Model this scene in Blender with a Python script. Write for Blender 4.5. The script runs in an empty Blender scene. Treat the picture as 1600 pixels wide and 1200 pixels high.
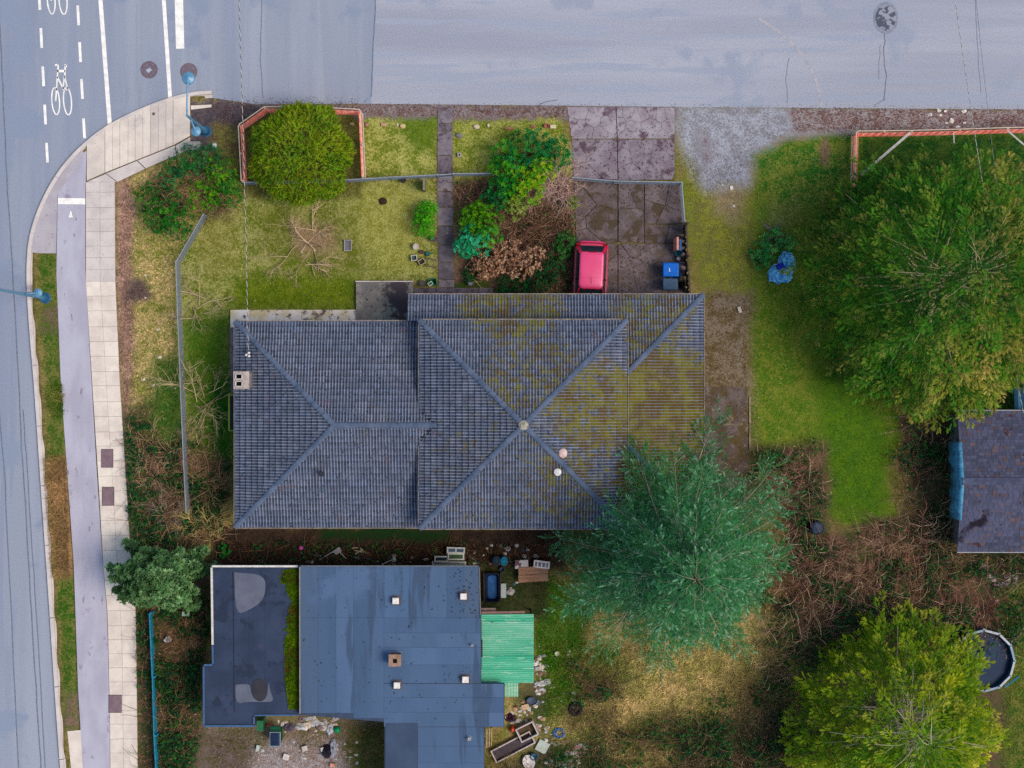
import bpy, math, random
import numpy as np
from mathutils import Vector, Matrix

# ------------------------------------------------------------------ camera, sky, sun, exposure
sc = bpy.context.scene
CAMH = 80.0                      # flight height in metres; 32 photo pixels to the metre on the ground
cam_d = bpy.data.cameras.new('camera')
cam = bpy.data.objects.new('camera', cam_d)
sc.collection.objects.link(cam)
cam.location = (0, 0, CAMH)
cam.rotation_euler = (0, 0, 0)
cam_d.sensor_fit = 'HORIZONTAL'
cam_d.angle = 2 * math.atan(25 / CAMH)
cam_d.clip_end = 2000
sc.camera = cam

world = bpy.data.worlds.new('World')
sc.world = world
world.use_nodes = True
wn = world.node_tree
sky = wn.nodes.new('ShaderNodeTexSky')
sky.sky_type = 'NISHITA'
sky.sun_disc = False
SUN_EL, SUN_AZ = 55, 105         # soft light through thin overcast, from the east
sky.sun_elevation = math.radians(SUN_EL)
sky.sun_rotation = math.radians(SUN_AZ)
sky.air_density = 1.0
sky.dust_density = 0.6
wn.links.new(sky.outputs[0], wn.nodes['Background'].inputs[0])
wn.nodes['Background'].inputs[1].default_value = 0.115

sun_d = bpy.data.lights.new('sun', 'SUN')
sun_d.energy = 1.5
sun_d.angle = math.radians(28)
sun_d.color = (1.0, 0.97, 0.93)
sun = bpy.data.objects.new('sun', sun_d)
sc.collection.objects.link(sun)
_a, _e = math.radians(SUN_AZ), math.radians(SUN_EL)
_to = Vector((math.sin(_a) * math.cos(_e), math.cos(_a) * math.cos(_e), math.sin(_e)))
sun.rotation_euler = _to.to_track_quat('Z', 'Y').to_euler()
sun.location = (20, -20, 60)

sc.view_settings.view_transform = 'Standard'
sc.view_settings.look = 'None'
sc.view_settings.exposure = 1.78
sc.view_settings.gamma = 1.0
sc.view_settings.use_curve_mapping = False
sc.render.engine = 'CYCLES'
sc.cycles.max_bounces = 5
sc.cycles.diffuse_bounces = 3
sc.cycles.glossy_bounces = 2
sc.cycles.transmission_bounces = 3
sc.cycles.use_denoising = False

# ------------------------------------------------------------------ helpers
R = random.Random(7)
NR = np.random.default_rng(7)
COL = sc.collection
ORG = {}
KEXP = 2.35
WB = (0.86, 1.0, 1.30)      # cool overcast light: surfaces are greyer than they look


def C(r, g, b, k=1.0):
    """surface colour from the 0-255 value it shows in daylight"""
    return tuple(max(0.0, min(0.9, (v / 255.0) ** 2.2 / KEXP * k / w)) for v, w in zip((r, g, b), WB)) + (1.0,)


def W(px, py, z=0.0):
    """place whose image at height z lies at photo pixel px, py"""
    s = (CAMH - z) / (32.0 * CAMH)
    return Vector(((px - 800) * s, (600 - py) * s, z))


def PXY(x, y):
    return 800 + x * 32.0, 600 - y * 32.0


def sstep(a, b, x):
    t = np.clip((x - a) / (b - a), 0, 1)
    return t * t * (3 - 2 * t)


def gz(px, py):
    """smooth level of the yards: rises from the edge of the north street"""
    return float(-0.012 + 0.085 * sstep(168, 260, py)) if px > 320 else 0.073


def G(px, py, dz=0.0, h=0.0):
    p = W(px, py, h)
    return Vector((p.x, p.y, gz(px, py) + dz))


def link(o):
    COL.objects.link(o)
    return o


def tag(o, label=None, cat=None, group=None, kind=None):
    if label:
        o['label'] = label
    if cat:
        o['category'] = cat
    if group:
        o['group'] = group
    if kind:
        o['kind'] = kind
    return o


def thing(name, label, cat, loc=(0, 0, 0), group=None):
    o = link(bpy.data.objects.new(name, None))
    o.location = loc
    o.empty_display_size = 0.2
    ORG[o.name] = Vector(loc)
    return tag(o, label, cat, group)


def finish(name, me, mat, parent=None, org=None, smooth=False):
    o = bpy.data.objects.new(name, me)
    link(o)
    if mat is not None and not me.materials:
        me.materials.append(mat)
    if parent is not None:
        o.parent = parent
        ORG[o.name] = ORG[parent.name]
    else:
        o.location = org if org is not None else (0, 0, 0)
        ORG[o.name] = Vector(org) if org is not None else Vector((0, 0, 0))
    if smooth:
        me.polygons.foreach_set('use_smooth', [True] * len(me.polygons))
    return o


def np_mesh(name, verts, loops, sizes, cols=None, org=(0, 0, 0)):
    me = bpy.data.meshes.new(name)
    v = (np.asarray(verts, np.float32) - np.asarray(org, np.float32)).astype(np.float32)
    loops = np.asarray(loops, np.int32).ravel()
    sizes = np.asarray(sizes, np.int32)
    me.vertices.add(len(v))
    me.vertices.foreach_set('co', v.ravel())
    me.loops.add(len(loops))
    me.loops.foreach_set('vertex_index', loops)
    me.polygons.add(len(sizes))
    st = np.zeros(len(sizes), np.int32)
    st[1:] = np.cumsum(sizes)[:-1]
    me.polygons.foreach_set('loop_start', st)
    me.polygons.foreach_set('loop_total', sizes)
    me.update(calc_edges=True)
    if cols is not None:
        for nm, c in (cols.items() if isinstance(cols, dict) else (('col', cols),)):
            a = me.color_attributes.new(nm, 'FLOAT_COLOR', 'POINT')
            c4 = np.ones((len(v), 4), np.float32)
            c4[:, :3] = np.asarray(c, np.float32)[:, :3]
            a.data.foreach_set('color', c4.ravel())
    return me


class MB:
    """collects shapes for one mesh"""

    def __init__(self):
        self.v, self.f, self.c = [], [], []

    def add(self, vs, fs, col=None):
        n = len(self.v)
        self.v += [tuple(p) for p in vs]
        self.f += [tuple(i + n for i in f) for f in fs]
        self.c += [col or (1, 1, 1)] * len(vs)
        return self

    def box(self, c, s, rz=0.0, tilt=(0, 0), col=None, top=1.0):
        hx, hy, hz = s[0] / 2, s[1] / 2, s[2] / 2
        m = Matrix.Rotation(rz, 3, 'Z') @ Matrix.Rotation(tilt[0], 3, 'X') @ Matrix.Rotation(tilt[1], 3, 'Y')
        P = []
        for z in (-1, 1):
            k = top if z > 0 else 1.0
            for x, y in ((-1, -1), (1, -1), (1, 1), (-1, 1)):
                P.append(Vector(c) + m @ Vector((x * hx * k, y * hy * k, z * hz)))
        return self.add(P, [(0, 3, 2, 1), (4, 5, 6, 7), (0, 1, 5, 4), (1, 2, 6, 5), (2, 3, 7, 6), (3, 0, 4, 7)], col)

    def beam(self, a, b, w, h, col=None):
        a, b = Vector(a), Vector(b)
        d = (b - a)
        L = d.length
        if L < 1e-6:
            return self
        d.normalize()
        up = Vector((0, 0, 1)) if abs(d.z) < 0.95 else Vector((1, 0, 0))
        s = d.cross(up).normalized()
        u = s.cross(d)
        P = []
        for q in (a, b):
            for i, j in ((-1, -1), (1, -1), (1, 1), (-1, 1)):
                P.append(q + s * (i * w / 2) + u * (j * h / 2))
        return self.add(P, [(0, 3, 2, 1), (4, 5, 6, 7), (0, 1, 5, 4), (1, 2, 6, 5), (2, 3, 7, 6), (3, 0, 4, 7)], col)

    def tube(self, pts, rad, n=8, caps=True, col=None):
        pts = [Vector(p) for p in pts]
        if not hasattr(rad, '__len__'):
            rad = [rad] * len(pts)
        P, F = [], []
        ref = None
        for i, p in enumerate(pts):
            d = (pts[min(i + 1, len(pts) - 1)] - pts[max(i - 1, 0)]).normalized()
            if ref is None:
                ref = Vector((0, 0, 1)) if abs(d.z) < 0.9 else Vector((1, 0, 0))
            s = d.cross(ref)
            if s.length < 1e-5:
                s = d.cross(Vector((0, 1, 0)))
            s.normalize()
            u = s.cross(d).normalized()
            for k in range(n):
                a = 2 * math.pi * k / n
                P.append(p + s * (math.cos(a) * rad[i]) + u * (math.sin(a) * rad[i]))
        for i in range(len(pts) - 1):
            for k in range(n):
                k2 = (k + 1) % n
                F.append((i * n + k, i * n + k2, (i + 1) * n + k2, (i + 1) * n + k))
        if caps:
            F.append(tuple(range(n)))
            F.append(tuple((len(pts) - 1) * n + k for k in range(n))[::-1])
        return self.add(P, F, col)

    def lathe(self, prof, c, n=20, col=None, sx=1.0, sy=1.0, rz=0.0, tilt=None):
        P, F = [], []
        m = Matrix.Rotation(rz, 3, 'Z')
        if tilt:
            m = m @ Matrix.Rotation(tilt[0], 3, 'X') @ Matrix.Rotation(tilt[1], 3, 'Y')
        for r, z in prof:
            for k in range(n):
                a = 2 * math.pi * k / n
                P.append(Vector(c) + m @ Vector((r * math.cos(a) * sx, r * math.sin(a) * sy, z)))
        for i in range(len(prof) - 1):
            for k in range(n):
                k2 = (k + 1) % n
                F.append((i * n + k, i * n + k2, (i + 1) * n + k2, (i + 1) * n + k))
        F.append(tuple(range(n))[::-1])
        F.append(tuple((len(prof) - 1) * n + k for k in range(n)))
        return self.add(P, F, col)

    def prism(self, poly, z0, z1, col=None):
        """poly: list of (x, y); z1 number or function"""
        n = len(poly)
        A = sum(poly[i][0] * poly[(i + 1) % n][1] - poly[(i + 1) % n][0] * poly[i][1] for i in range(n))
        if A < 0:
            poly = poly[::-1]
        zf = z1 if callable(z1) else (lambda x, y: z1)
        P = [(x, y, z0) for x, y in poly] + [(x, y, zf(x, y)) for x, y in poly]
        F = [tuple(range(n))[::-1], tuple(range(n, 2 * n))]
        F += [(i, (i + 1) % n, (i + 1) % n + n, i + n) for i in range(n)]
        return self.add(P, F, col)

    def mesh(self, name, org=(0, 0, 0), col=False):
        me = bpy.data.meshes.new(name)
        o = Vector(org)
        me.from_pydata([tuple(Vector(p) - o) for p in self.v], [], self.f)
        if col:
            a = me.color_attributes.new('col', 'FLOAT_COLOR', 'POINT')
            c4 = np.ones((len(self.v), 4), np.float32)
            c4[:, :3] = np.array([c[:3] for c in self.c], np.float32)
            a.data.foreach_set('color', c4.ravel())
        return me

    def build(self, name, mat, parent=None, org=None, smooth=False, col=False, bevel=0.0):
        if parent is not None:
            og = ORG[parent.name]
        else:
            og = org if org is not None else (0, 0, 0)
        me = self.mesh(name, og, col)
        o = finish(name, me, mat, parent, og if parent is None else None, smooth)
        if bevel > 0:
            md = o.modifiers.new('bevel', 'BEVEL')
            md.width = bevel
            md.segments = 2
            md.limit_method = 'ANGLE'
        return o


# ------------------------------------------------------------------ materials
def nodes_of(name):
    m = bpy.data.materials.new(name)
    m.use_nodes = True
    nt = m.node_tree
    return m, nt, nt.nodes['Principled BSDF'], nt.nodes, nt.links


def _noise(nt, vec, scale, detail=4, rough=0.6):
    n = nt.nodes.new('ShaderNodeTexNoise')
    n.inputs['Scale'].default_value = scale
    n.inputs['Detail'].default_value = detail
    n.inputs['Roughness'].default_value = rough
    nt.links.new(vec, n.inputs['Vector'])
    return n.outputs['Fac']


def _range(nt, v, a, b, c=0.0, d=1.0, smooth=True):
    n = nt.nodes.new('ShaderNodeMapRange')
    n.interpolation_type = 'SMOOTHSTEP' if smooth else 'LINEAR'
    nt.links.new(v, n.inputs[0])
    for i, x in enumerate((a, b, c, d)):
        n.inputs[i + 1].default_value = x
    return n.outputs[0]


def _mix(nt, f, a, b, mode='MIX'):
    n = nt.nodes.new('ShaderNodeMix')
    n.data_type = 'RGBA'
    n.blend_type = mode
    if hasattr(f, 'is_linked'):
        nt.links.new(f, n.inputs[0])
    else:
        n.inputs[0].default_value = f
    for i, x in ((6, a), (7, b)):
        if hasattr(x, 'is_linked'):
            nt.links.new(x, n.inputs[i])
        else:
            n.inputs[i].default_value = x if len(x) == 4 else tuple(x) + (1,)
    return n.outputs[2]


def _math(nt, op, a, b=None):
    n = nt.nodes.new('ShaderNodeMath')
    n.operation = op
    for i, x in enumerate((a, b)):
        if x is None:
            continue
        if hasattr(x, 'is_linked'):
            nt.links.new(x, n.inputs[i])
        else:
            n.inputs[i].default_value = x
    return n.outputs[0]


def _pos(nt, stretch=None):
    g = nt.nodes.new('ShaderNodeNewGeometry')
    out = g.outputs['Position']
    if stretch:
        m = nt.nodes.new('ShaderNodeMapping')
        m.inputs['Scale'].default_value = stretch
        nt.links.new(out, m.inputs['Vector'])
        out = m.outputs[0]
    return out


def mat(name, c1, c2=None, sc_=4.0, lo=0.35, hi=0.65, c3=None, sc3=30.0, th3=0.62, c4=None, sc4=1.2, th4=0.6, rough=0.85, bump=0.0,
        bsc=60.0, attr=None, metal=0.0, spec=0.07, stretch=None, grain=0.0, gsc=120.0, coat=0.0):
    m, nt, b, N, L = nodes_of(name)
    p = _pos(nt)
    ps = _pos(nt, stretch) if stretch else p
    if attr:
        a = N.new('ShaderNodeAttribute')
        a.attribute_name = attr
        base = a.outputs['Color']
        if c1 is not None:
            base = _mix(nt, 1.0, base, c1, 'MULTIPLY')
    else:
        base = None
    if base is None:
        base = c1
        if c2 is not None:
            base = _mix(nt, _range(nt, _noise(nt, ps, sc_), lo, hi), c1, c2)
    elif c2 is not None:
        base = _mix(nt, _range(nt, _noise(nt, ps, sc_), lo, hi), base, c2)
    if c3 is not None:
        base = _mix(nt, _range(nt, _noise(nt, ps, sc3, 3), th3, th3 + 0.06), base, c3)
    if c4 is not None:
        base = _mix(nt, _range(nt, _noise(nt, p, sc4, 6), th4, th4 + 0.08), base, c4)
    if grain:
        g = _range(nt, _noise(nt, p, gsc, 2), 0.25, 0.75, 1 - grain, 1 + grain, False)
        v = N.new('ShaderNodeVectorMath')
        v.operation = 'SCALE'
        if hasattr(base, 'is_linked'):
            L.new(base, v.inputs[0])
        else:
            v.inputs[0].default_value = base[:3]
        L.new(g, v.inputs['Scale'])
        base = v.outputs[0]
    if hasattr(base, 'is_linked'):
        L.new(base, b.inputs['Base Color'])
    else:
        b.inputs['Base Color'].default_value = base
    b.inputs['Roughness'].default_value = rough
    b.inputs['Metallic'].default_value = metal
    b.inputs['Specular IOR Level'].default_value = spec
    if coat:
        b.inputs['Coat Weight'].default_value = coat
        b.inputs['Coat Roughness'].default_value = 0.08
    if bump:
        bn = N.new('ShaderNodeBump')
        bn.inputs['Strength'].default_value = bump
        bn.inputs['Distance'].default_value = 0.02
        L.new(_noise(nt, p, bsc, 5), bn.inputs['Height'])
        L.new(bn.outputs[0], b.inputs['Normal'])
    return m


def leaf_mat(name, trans=0.3, var=0.25, vsc=3.0, gain=1.0, rough=0.6):
    m, nt, b, N, L = nodes_of(name)
    a = N.new('ShaderNodeAttribute')
    a.attribute_name = 'col'
    g = _range(nt, _noise(nt, _pos(nt), vsc, 3), 0.25, 0.75, gain * (1 - var), gain * (1 + var), False)
    v = N.new('ShaderNodeVectorMath')
    v.operation = 'SCALE'
    L.new(a.outputs['Color'], v.inputs[0])
    L.new(g, v.inputs['Scale'])
    b.inputs['Roughness'].default_value = rough
    b.inputs['Specular IOR Level'].default_value = 0.06
    L.new(v.outputs[0], b.inputs['Base Color'])
    t = N.new('ShaderNodeBsdfTranslucent')
    L.new(v.outputs[0], t.inputs['Color'])
    mx = N.new('ShaderNodeMixShader')
    mx.inputs[0].default_value = trans
    L.new(b.outputs[0], mx.inputs[1])
    L.new(t.outputs[0], mx.inputs[2])
    L.new(mx.outputs[0], N['Material Output'].inputs['Surface'])
    return m


_cache = {}


def plain(r, g, b, rough=0.6, metal=0.0, spec=0.12, var=0.12, sc_=6.0):
    """everyday painted, plastic or wooden surface with slight unevenness"""
    k = (r, g, b, rough, metal)
    if k not in _cache:
        c = C(r, g, b)
        d = tuple(x * (1 - 2.2 * var) for x in c[:3]) + (1,)
        _cache[k] = mat('paint_%d_%d_%d' % (r, g, b), c, d, sc_=sc_, rough=rough, metal=metal, spec=spec, grain=0.08, gsc=40)
    return _cache[k]

# ------------------------------------------------------------------ terrain
def vnoise(x, y, cell, seed=0):
    r = np.random.default_rng(seed + 101)
    lat = r.random((256, 256))
    u, v = x / cell + 1000, y / cell + 1000
    i, j = np.floor(u).astype(int), np.floor(v).astype(int)
    f, g = u - i, v - j
    f, g = f * f * (3 - 2 * f), g * g * (3 - 2 * g)
    L = lambda a, b: lat[a % 256, b % 256]
    return (L(i, j) * (1 - f) + L(i + 1, j) * f) * (1 - g) + (L(i, j + 1) * (1 - f) + L(i + 1, j + 1) * f) * g


def fbm(x, y, cell, seed=0, o=4):
    s, a, t = 0, 1.0, 0
    for k in range(o):
        s = s + a * vnoise(x, y, cell / 2 ** k, seed + k * 17)
        t += a
        a *= 0.55
    return s / t


def inside(px, py, poly):
    c = np.zeros(np.shape(px), bool)
    n = len(poly)
    for i in range(n):
        x0, y0 = poly[i]
        x1, y1 = poly[(i + 1) % n]
        if y0 == y1:
            continue
        cond = ((y0 > py) != (y1 > py)) & (px < (x1 - x0) * (py - y0) / (y1 - y0) + x0)
        c ^= cond
    return c


def sdist(px, py, poly):
    """positive inside"""
    d = np.full(np.shape(px), 1e9)
    n = len(poly)
    for i in range(n):
        x0, y0 = poly[i]
        x1, y1 = poly[(i + 1) % n]
        dx, dy = x1 - x0, y1 - y0
        t = np.clip(((px - x0) * dx + (py - y0) * dy) / (dx * dx + dy * dy + 1e-9), 0, 1)
        d = np.minimum(d, np.hypot(px - x0 - t * dx, py - y0 - t * dy))
    return np.where(inside(px, py, poly), d, -d)


# outer edge of the kerb on the street side, photo pixels
KERB = [(332, 153), (300, 155), (260, 166), (215, 184), (170, 207), (135, 235), (105, 268), (82, 305), (65, 345), (56, 380), (53, 420),
        (54, 460), (58, 520), (65, 600), (73, 720), (82, 850), (89, 950), (96, 1060), (103, 1160), (106, 1200), (112, 1300), (150, 2100)]
ROADPOLY = [(-900, -1800), (590, -1800), (587, 0), (580, 162), (400, 163)] + KERB + [(-900, 2100)]
ROADEAST = [(590, -1800), (3600, -1800), (3600, 170), (1600, 171), (1056, 167), (880, 165), (580, 162), (587, 0)]

# painted regions: polygon, main colour, speckle colour, softness in pixels
PAINT = [
    ([(184, 285), (300, 235), (385, 285), (318, 335), (275, 410), (283, 640), (290, 800), (300, 900), (215, 960), (200, 780), (183, 500)],
     (130, 126, 62), (190, 168, 122), 8),
    ([(184, 285), (200, 275), (214, 330), (205, 400), (212, 500), (200, 700), (205, 800), (196, 800), (183, 500)], (128, 102, 92), (172, 140, 128), 8),
    ([(200, 440), (225, 435), (238, 465), (215, 475), (195, 470)], (92, 78, 78), (104, 88, 86), 9),
    ([(195, 640), (285, 600), (300, 760), (300, 900), (215, 960), (200, 800)], (52, 74, 38), (112, 96, 74), 14),
    ([(240, 560), (300, 560), (320, 690), (300, 740), (230, 680)], (62, 96, 40), (96, 108, 50), 16),
    ([(290, 335), (380, 288), (682, 282), (682, 445), (555, 440), (555, 485), (360, 485), (365, 840), (300, 840), (285, 640), (278, 412)],
     (104, 110, 34), (170, 154, 106), 6),
    ([(430, 330), (560, 330), (600, 400), (560, 440), (440, 420), (390, 380)], (104, 106, 34), (150, 134, 92), 25),
    ([(400, 330), (440, 325), (455, 350), (420, 365)], (92, 98, 28), (120, 116, 50), 14),
    ([(440, 395), (500, 400), (520, 425), (460, 430)], (98, 108, 26), (140, 128, 74), 14),
    ([(455, 350), (520, 355), (525, 395), (465, 398)], (120, 104, 78), (150, 128, 104), 14),
    ([(300, 345), (370, 340), (380, 420), (320, 440)], (126, 118, 54), (164, 146, 98), 18),
    ([(545, 290), (665, 290), (650, 420), (590, 430), (560, 370)], (142, 130, 62), (172, 158, 100), 22),
    ([(385, 425), (560, 430), (560, 490), (360, 490), (360, 440)], (84, 98, 12), (112, 116, 30), 18),
    ([(285, 500), (362, 490), (365, 640), (360, 840), (310, 740), (292, 620)], (70, 102, 18), (100, 114, 40), 16),
    ([(330, 600), (364, 580), (364, 760), (335, 760)], (20, 84, 20), (60, 100, 26), 12),
    ([(270, 700), (360, 720), (362, 840), (300, 860), (260, 800)], (84, 74, 52), (120, 104, 76), 14),
    ([(375, 170), (565, 175), (567, 290), (560, 310), (380, 310)], (92, 84, 44), (122, 110, 66), 8),
    ([(565, 183), (684, 180), (684, 276), (568, 280)], (112, 118, 36), (184, 168, 108), 6),
    ([(618, 180), (684, 180), (684, 235), (650, 230), (625, 205)], (84, 108, 22), (120, 124, 50), 14),
    ([(708, 183), (884, 186), (892, 272), (708, 276)], (112, 118, 34), (176, 162, 96), 6),
    ([(708, 283), (898, 283), (898, 458), (708, 458)], (84, 66, 58), (112, 92, 78), 6),
    ([(708, 440), (760, 440), (760, 460), (708, 460)], (60, 80, 24), (80, 80, 50), 6),
    ([(300, 158), (1060, 163), (1060, 186), (562, 184), (540, 176), (420, 166), (375, 195), (330, 240), (300, 236)], (104, 98, 110), (134, 122, 126), 5),
    ([(300, 160), (415, 164), (378, 196), (340, 236), (300, 236)], (72, 68, 80), (92, 84, 92), 7),
    ([(560, 163), (895, 165), (890, 186), (700, 182), (560, 184)], (140, 132, 140), (112, 92, 92), 5),
    ([(330, 195), (378, 196), (380, 285), (330, 245)], (104, 88, 62), (136, 124, 72), 8),
    ([(1060, 285), (1180, 235), (1340, 200), (1700, 200), (1700, 720), (1410, 640), (1408, 700), (1385, 745), (1402, 800), (1370, 826), (1300, 812), (1262, 822), (1286, 770), (1262, 735), (1240, 705), (1200, 726), (1172, 715),
      (1172, 470), (1098, 455), (1075, 350)], (82, 110, 28), (126, 126, 52), 6),
    ([(1060, 210), (1110, 250), (1180, 270), (1170, 470), (1172, 620), (1098, 460), (1075, 350)], (146, 134, 56), (118, 108, 66), 16),
    ([(1110, 240), (1180, 265), (1165, 300), (1150, 350), (1120, 330)], (134, 120, 96), (160, 146, 110), 16),
    ([(1185, 240), (1335, 220), (1338, 330), (1280, 350), (1195, 335)], (44, 100, 34), (136, 132, 62), 14),
    ([(1195, 315), (1330, 330), (1300, 375), (1200, 375)], (124, 116, 58), (90, 110, 36), 16),
    ([(1345, 210), (1700, 210), (1700, 700), (1400, 600), (1345, 400)], (28, 70, 28), (74, 92, 40), 10),  # grass painted darker for the shade of the big cedar
    ([(1276, 228), (1292, 214), (1294, 240), (1288, 258), (1279, 256)], (116, 96, 76), (124, 108, 88), 4),
    ([(1270, 560), (1330, 600), (1400, 680), (1380, 820), (1290, 800), (1280, 700)], (90, 114, 22), (70, 100, 28), 22),
    ([(1205, 320), (1245, 310), (1240, 350), (1200, 350)], (108, 112, 50), (150, 138, 88), 10),
    ([(1056, 160), (1345, 166), (1335, 200), (1235, 214), (1178, 240), (1166, 290), (1100, 300), (1068, 240), (1056, 200)], (164, 170, 192), (132, 132, 146), 15),
    ([(1085, 200), (1100, 205), (1110, 255), (1098, 262)], (112, 94, 104), (150, 150, 166), 8),
    ([(1235, 166), (1700, 172), (1700, 205), (1345, 206), (1240, 205)], (116, 92, 92), (156, 150, 160), 6),
    ([(1098, 455), (1174, 455), (1176, 780), (1098, 780)], (100, 86, 60), (130, 118, 106), 14),
    ([(1165, 700), (1290, 690), (1300, 830), (1440, 800), (1400, 640), (1500, 660), (1500, 860), (1700, 860), (1700, 1300), (1200, 1300), (1210, 960), (1240, 860)],
     (104, 80, 70), (78, 84, 50), 10),
    ([(1560, 920), (1700, 900), (1700, 1300), (1560, 1300), (1570, 1100)], (66, 92, 30), (120, 110, 60), 14),
    ([(830, 900), (960, 920), (1240, 960), (1250, 1300), (760, 1300), (790, 1070), (836, 1070)], (126, 120, 66), (180, 158, 110), 8),
    ([(830, 890), (930, 930), (900, 1120), (840, 1130), (830, 960)], (50, 92, 20), (92, 104, 44), 14),
    ([(940, 1040), (1200, 1010), (1210, 1120), (1060, 1150), (960, 1130)], (190, 166, 116), (146, 130, 78), 26),
    ([(900, 1020), (960, 1010), (1000, 1060), (940, 1090), (890, 1070)], (70, 96, 36), (134, 120, 76), 18),
    ([(1000, 1120), (1050, 1100), (1080, 1150), (1020, 1180), (960, 1170)], (84, 96, 40), (120, 104, 76), 18),
    ([(1130, 1060), (1170, 1050), (1190, 1090), (1150, 1110)], (90, 100, 44), (150, 128, 86), 16),
    ([(905, 1050), (975, 1045), (970, 1085), (915, 1085)], (122, 96, 84), (96, 92, 52), 14),
    ([(1050, 1135), (1240, 1100), (1260, 1300), (1050, 1300)], (82, 74, 60), (60, 74, 48), 22),
    ([(880, 1105), (960, 1100), (960, 1130), (890, 1140)], (126, 104, 84), (110, 98, 60), 14),
    ([(790, 1070), (860, 1070), (850, 1150), (780, 1200), (757, 1300), (960, 1300), (960, 1170), (850, 1150)], (96, 86, 70), (66, 84, 44), 14),
    ([(330, 822), (880, 822), (880, 890), (330, 890)], (50, 40, 36), (70, 56, 46), 8),  # soil painted darker for the shade between the houses
    ([(500, 826), (700, 826), (700, 846), (500, 846)], (24, 60, 28), (44, 52, 34), 6),
    ([(750, 880), (860, 880), (850, 965), (750, 965)], (52, 60, 34), (80, 74, 50), 10),
    ([(310, 1125), (605, 1110), (605, 1300), (310, 1300)], (134, 116, 112), (104, 98, 62), 8),
    ([(400, 1165), (540, 1160), (560, 1300), (380, 1300)], (164, 160, 170), (140, 124, 122), 14),
    ([(540, 1128), (604, 1128), (604, 1300), (560, 1300)], (112, 98, 66), (80, 86, 44), 12),
    ([(214, 950), (335, 870), (320, 1040), (318, 1180), (300, 1300), (216, 1300)], (52, 72, 38), (98, 78, 66), 8),
    ([(250, 980), (312, 975), (312, 1020), (255, 1025)], (124, 100, 66), (92, 76, 60), 12),
    ([(310, 1140), (400, 1140), (390, 1300), (300, 1300)], (112, 98, 98), (90, 84, 60), 16),
    ([(58, 396), (89, 396), (128, 1138), (104, 1142)], (56, 92, 18), (122, 112, 66), 4),
    ([(62, 470), (96, 470), (98, 520), (64, 520)], (112, 96, 82), (86, 100, 40), 8),
    ([(74, 715), (110, 715), (126, 900), (86, 900)], (168, 134, 96), (128, 104, 74), 10),
    ([(104, 1085), (126, 1085), (128, 1140), (104, 1140)], (128, 104, 96), (90, 96, 50), 8),
]


def paint_at(px, py):
    wx = px + 16 * (fbm(px, py, 34, 3) - 0.5) + 6 * (vnoise(px, py, 6, 8) - 0.5)
    wy = py + 16 * (fbm(px, py, 34, 9) - 0.5) + 6 * (vnoise(px, py, 6, 12) - 0.5)
    a = np.empty(px.shape + (3,))
    b = np.empty(px.shape + (3,))
    a[:] = C(100, 98, 48)[:3]
    b[:] = C(140, 126, 80)[:3]
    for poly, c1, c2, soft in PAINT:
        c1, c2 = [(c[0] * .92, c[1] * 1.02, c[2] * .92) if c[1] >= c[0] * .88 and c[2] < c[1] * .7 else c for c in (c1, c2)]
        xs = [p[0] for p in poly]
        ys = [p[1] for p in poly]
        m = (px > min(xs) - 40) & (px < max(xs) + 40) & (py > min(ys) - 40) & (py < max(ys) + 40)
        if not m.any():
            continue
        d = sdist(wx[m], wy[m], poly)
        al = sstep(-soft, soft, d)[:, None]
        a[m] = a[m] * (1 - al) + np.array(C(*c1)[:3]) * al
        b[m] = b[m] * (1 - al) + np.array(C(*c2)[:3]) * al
    return a, b


def ground_material():
    m, nt, b, N, L = nodes_of('yard_ground')
    at = []
    for nm in ('col', 'col2'):
        a = N.new('ShaderNodeAttribute')
        a.attribute_name = nm
        at.append(a.outputs['Color'])
    p = _pos(nt)
    n1 = _noise(nt, p, 1.6, 8, 0.72)
    n2 = _noise(nt, p, 9.0, 5, 0.7)
    f = _range(nt, _math(nt, 'ADD', _math(nt, 'MULTIPLY', n1, 0.5), _math(nt, 'MULTIPLY', n2, 0.5)), 0.445, 0.555)
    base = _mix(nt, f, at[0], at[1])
    g = _range(nt, _noise(nt, p, 17, 5, 0.8), 0.3, 0.7, 0.45, 1.62, False)
    v = N.new('ShaderNodeVectorMath')
    v.operation = 'SCALE'
    L.new(base, v.inputs[0])
    L.new(g, v.inputs['Scale'])
    L.new(v.outputs[0], b.inputs['Base Color'])
    b.inputs['Roughness'].default_value = 0.95
    b.inputs['Specular IOR Level'].default_value = 0.1
    bn = N.new('ShaderNodeBump')
    bn.inputs['Strength'].default_value = 0.7
    bn.inputs['Distance'].default_value = 0.05
    L.new(_noise(nt, p, 22, 6, 0.7), bn.inputs['Height'])
    L.new(bn.outputs[0], b.inputs['Normal'])
    return m


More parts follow.
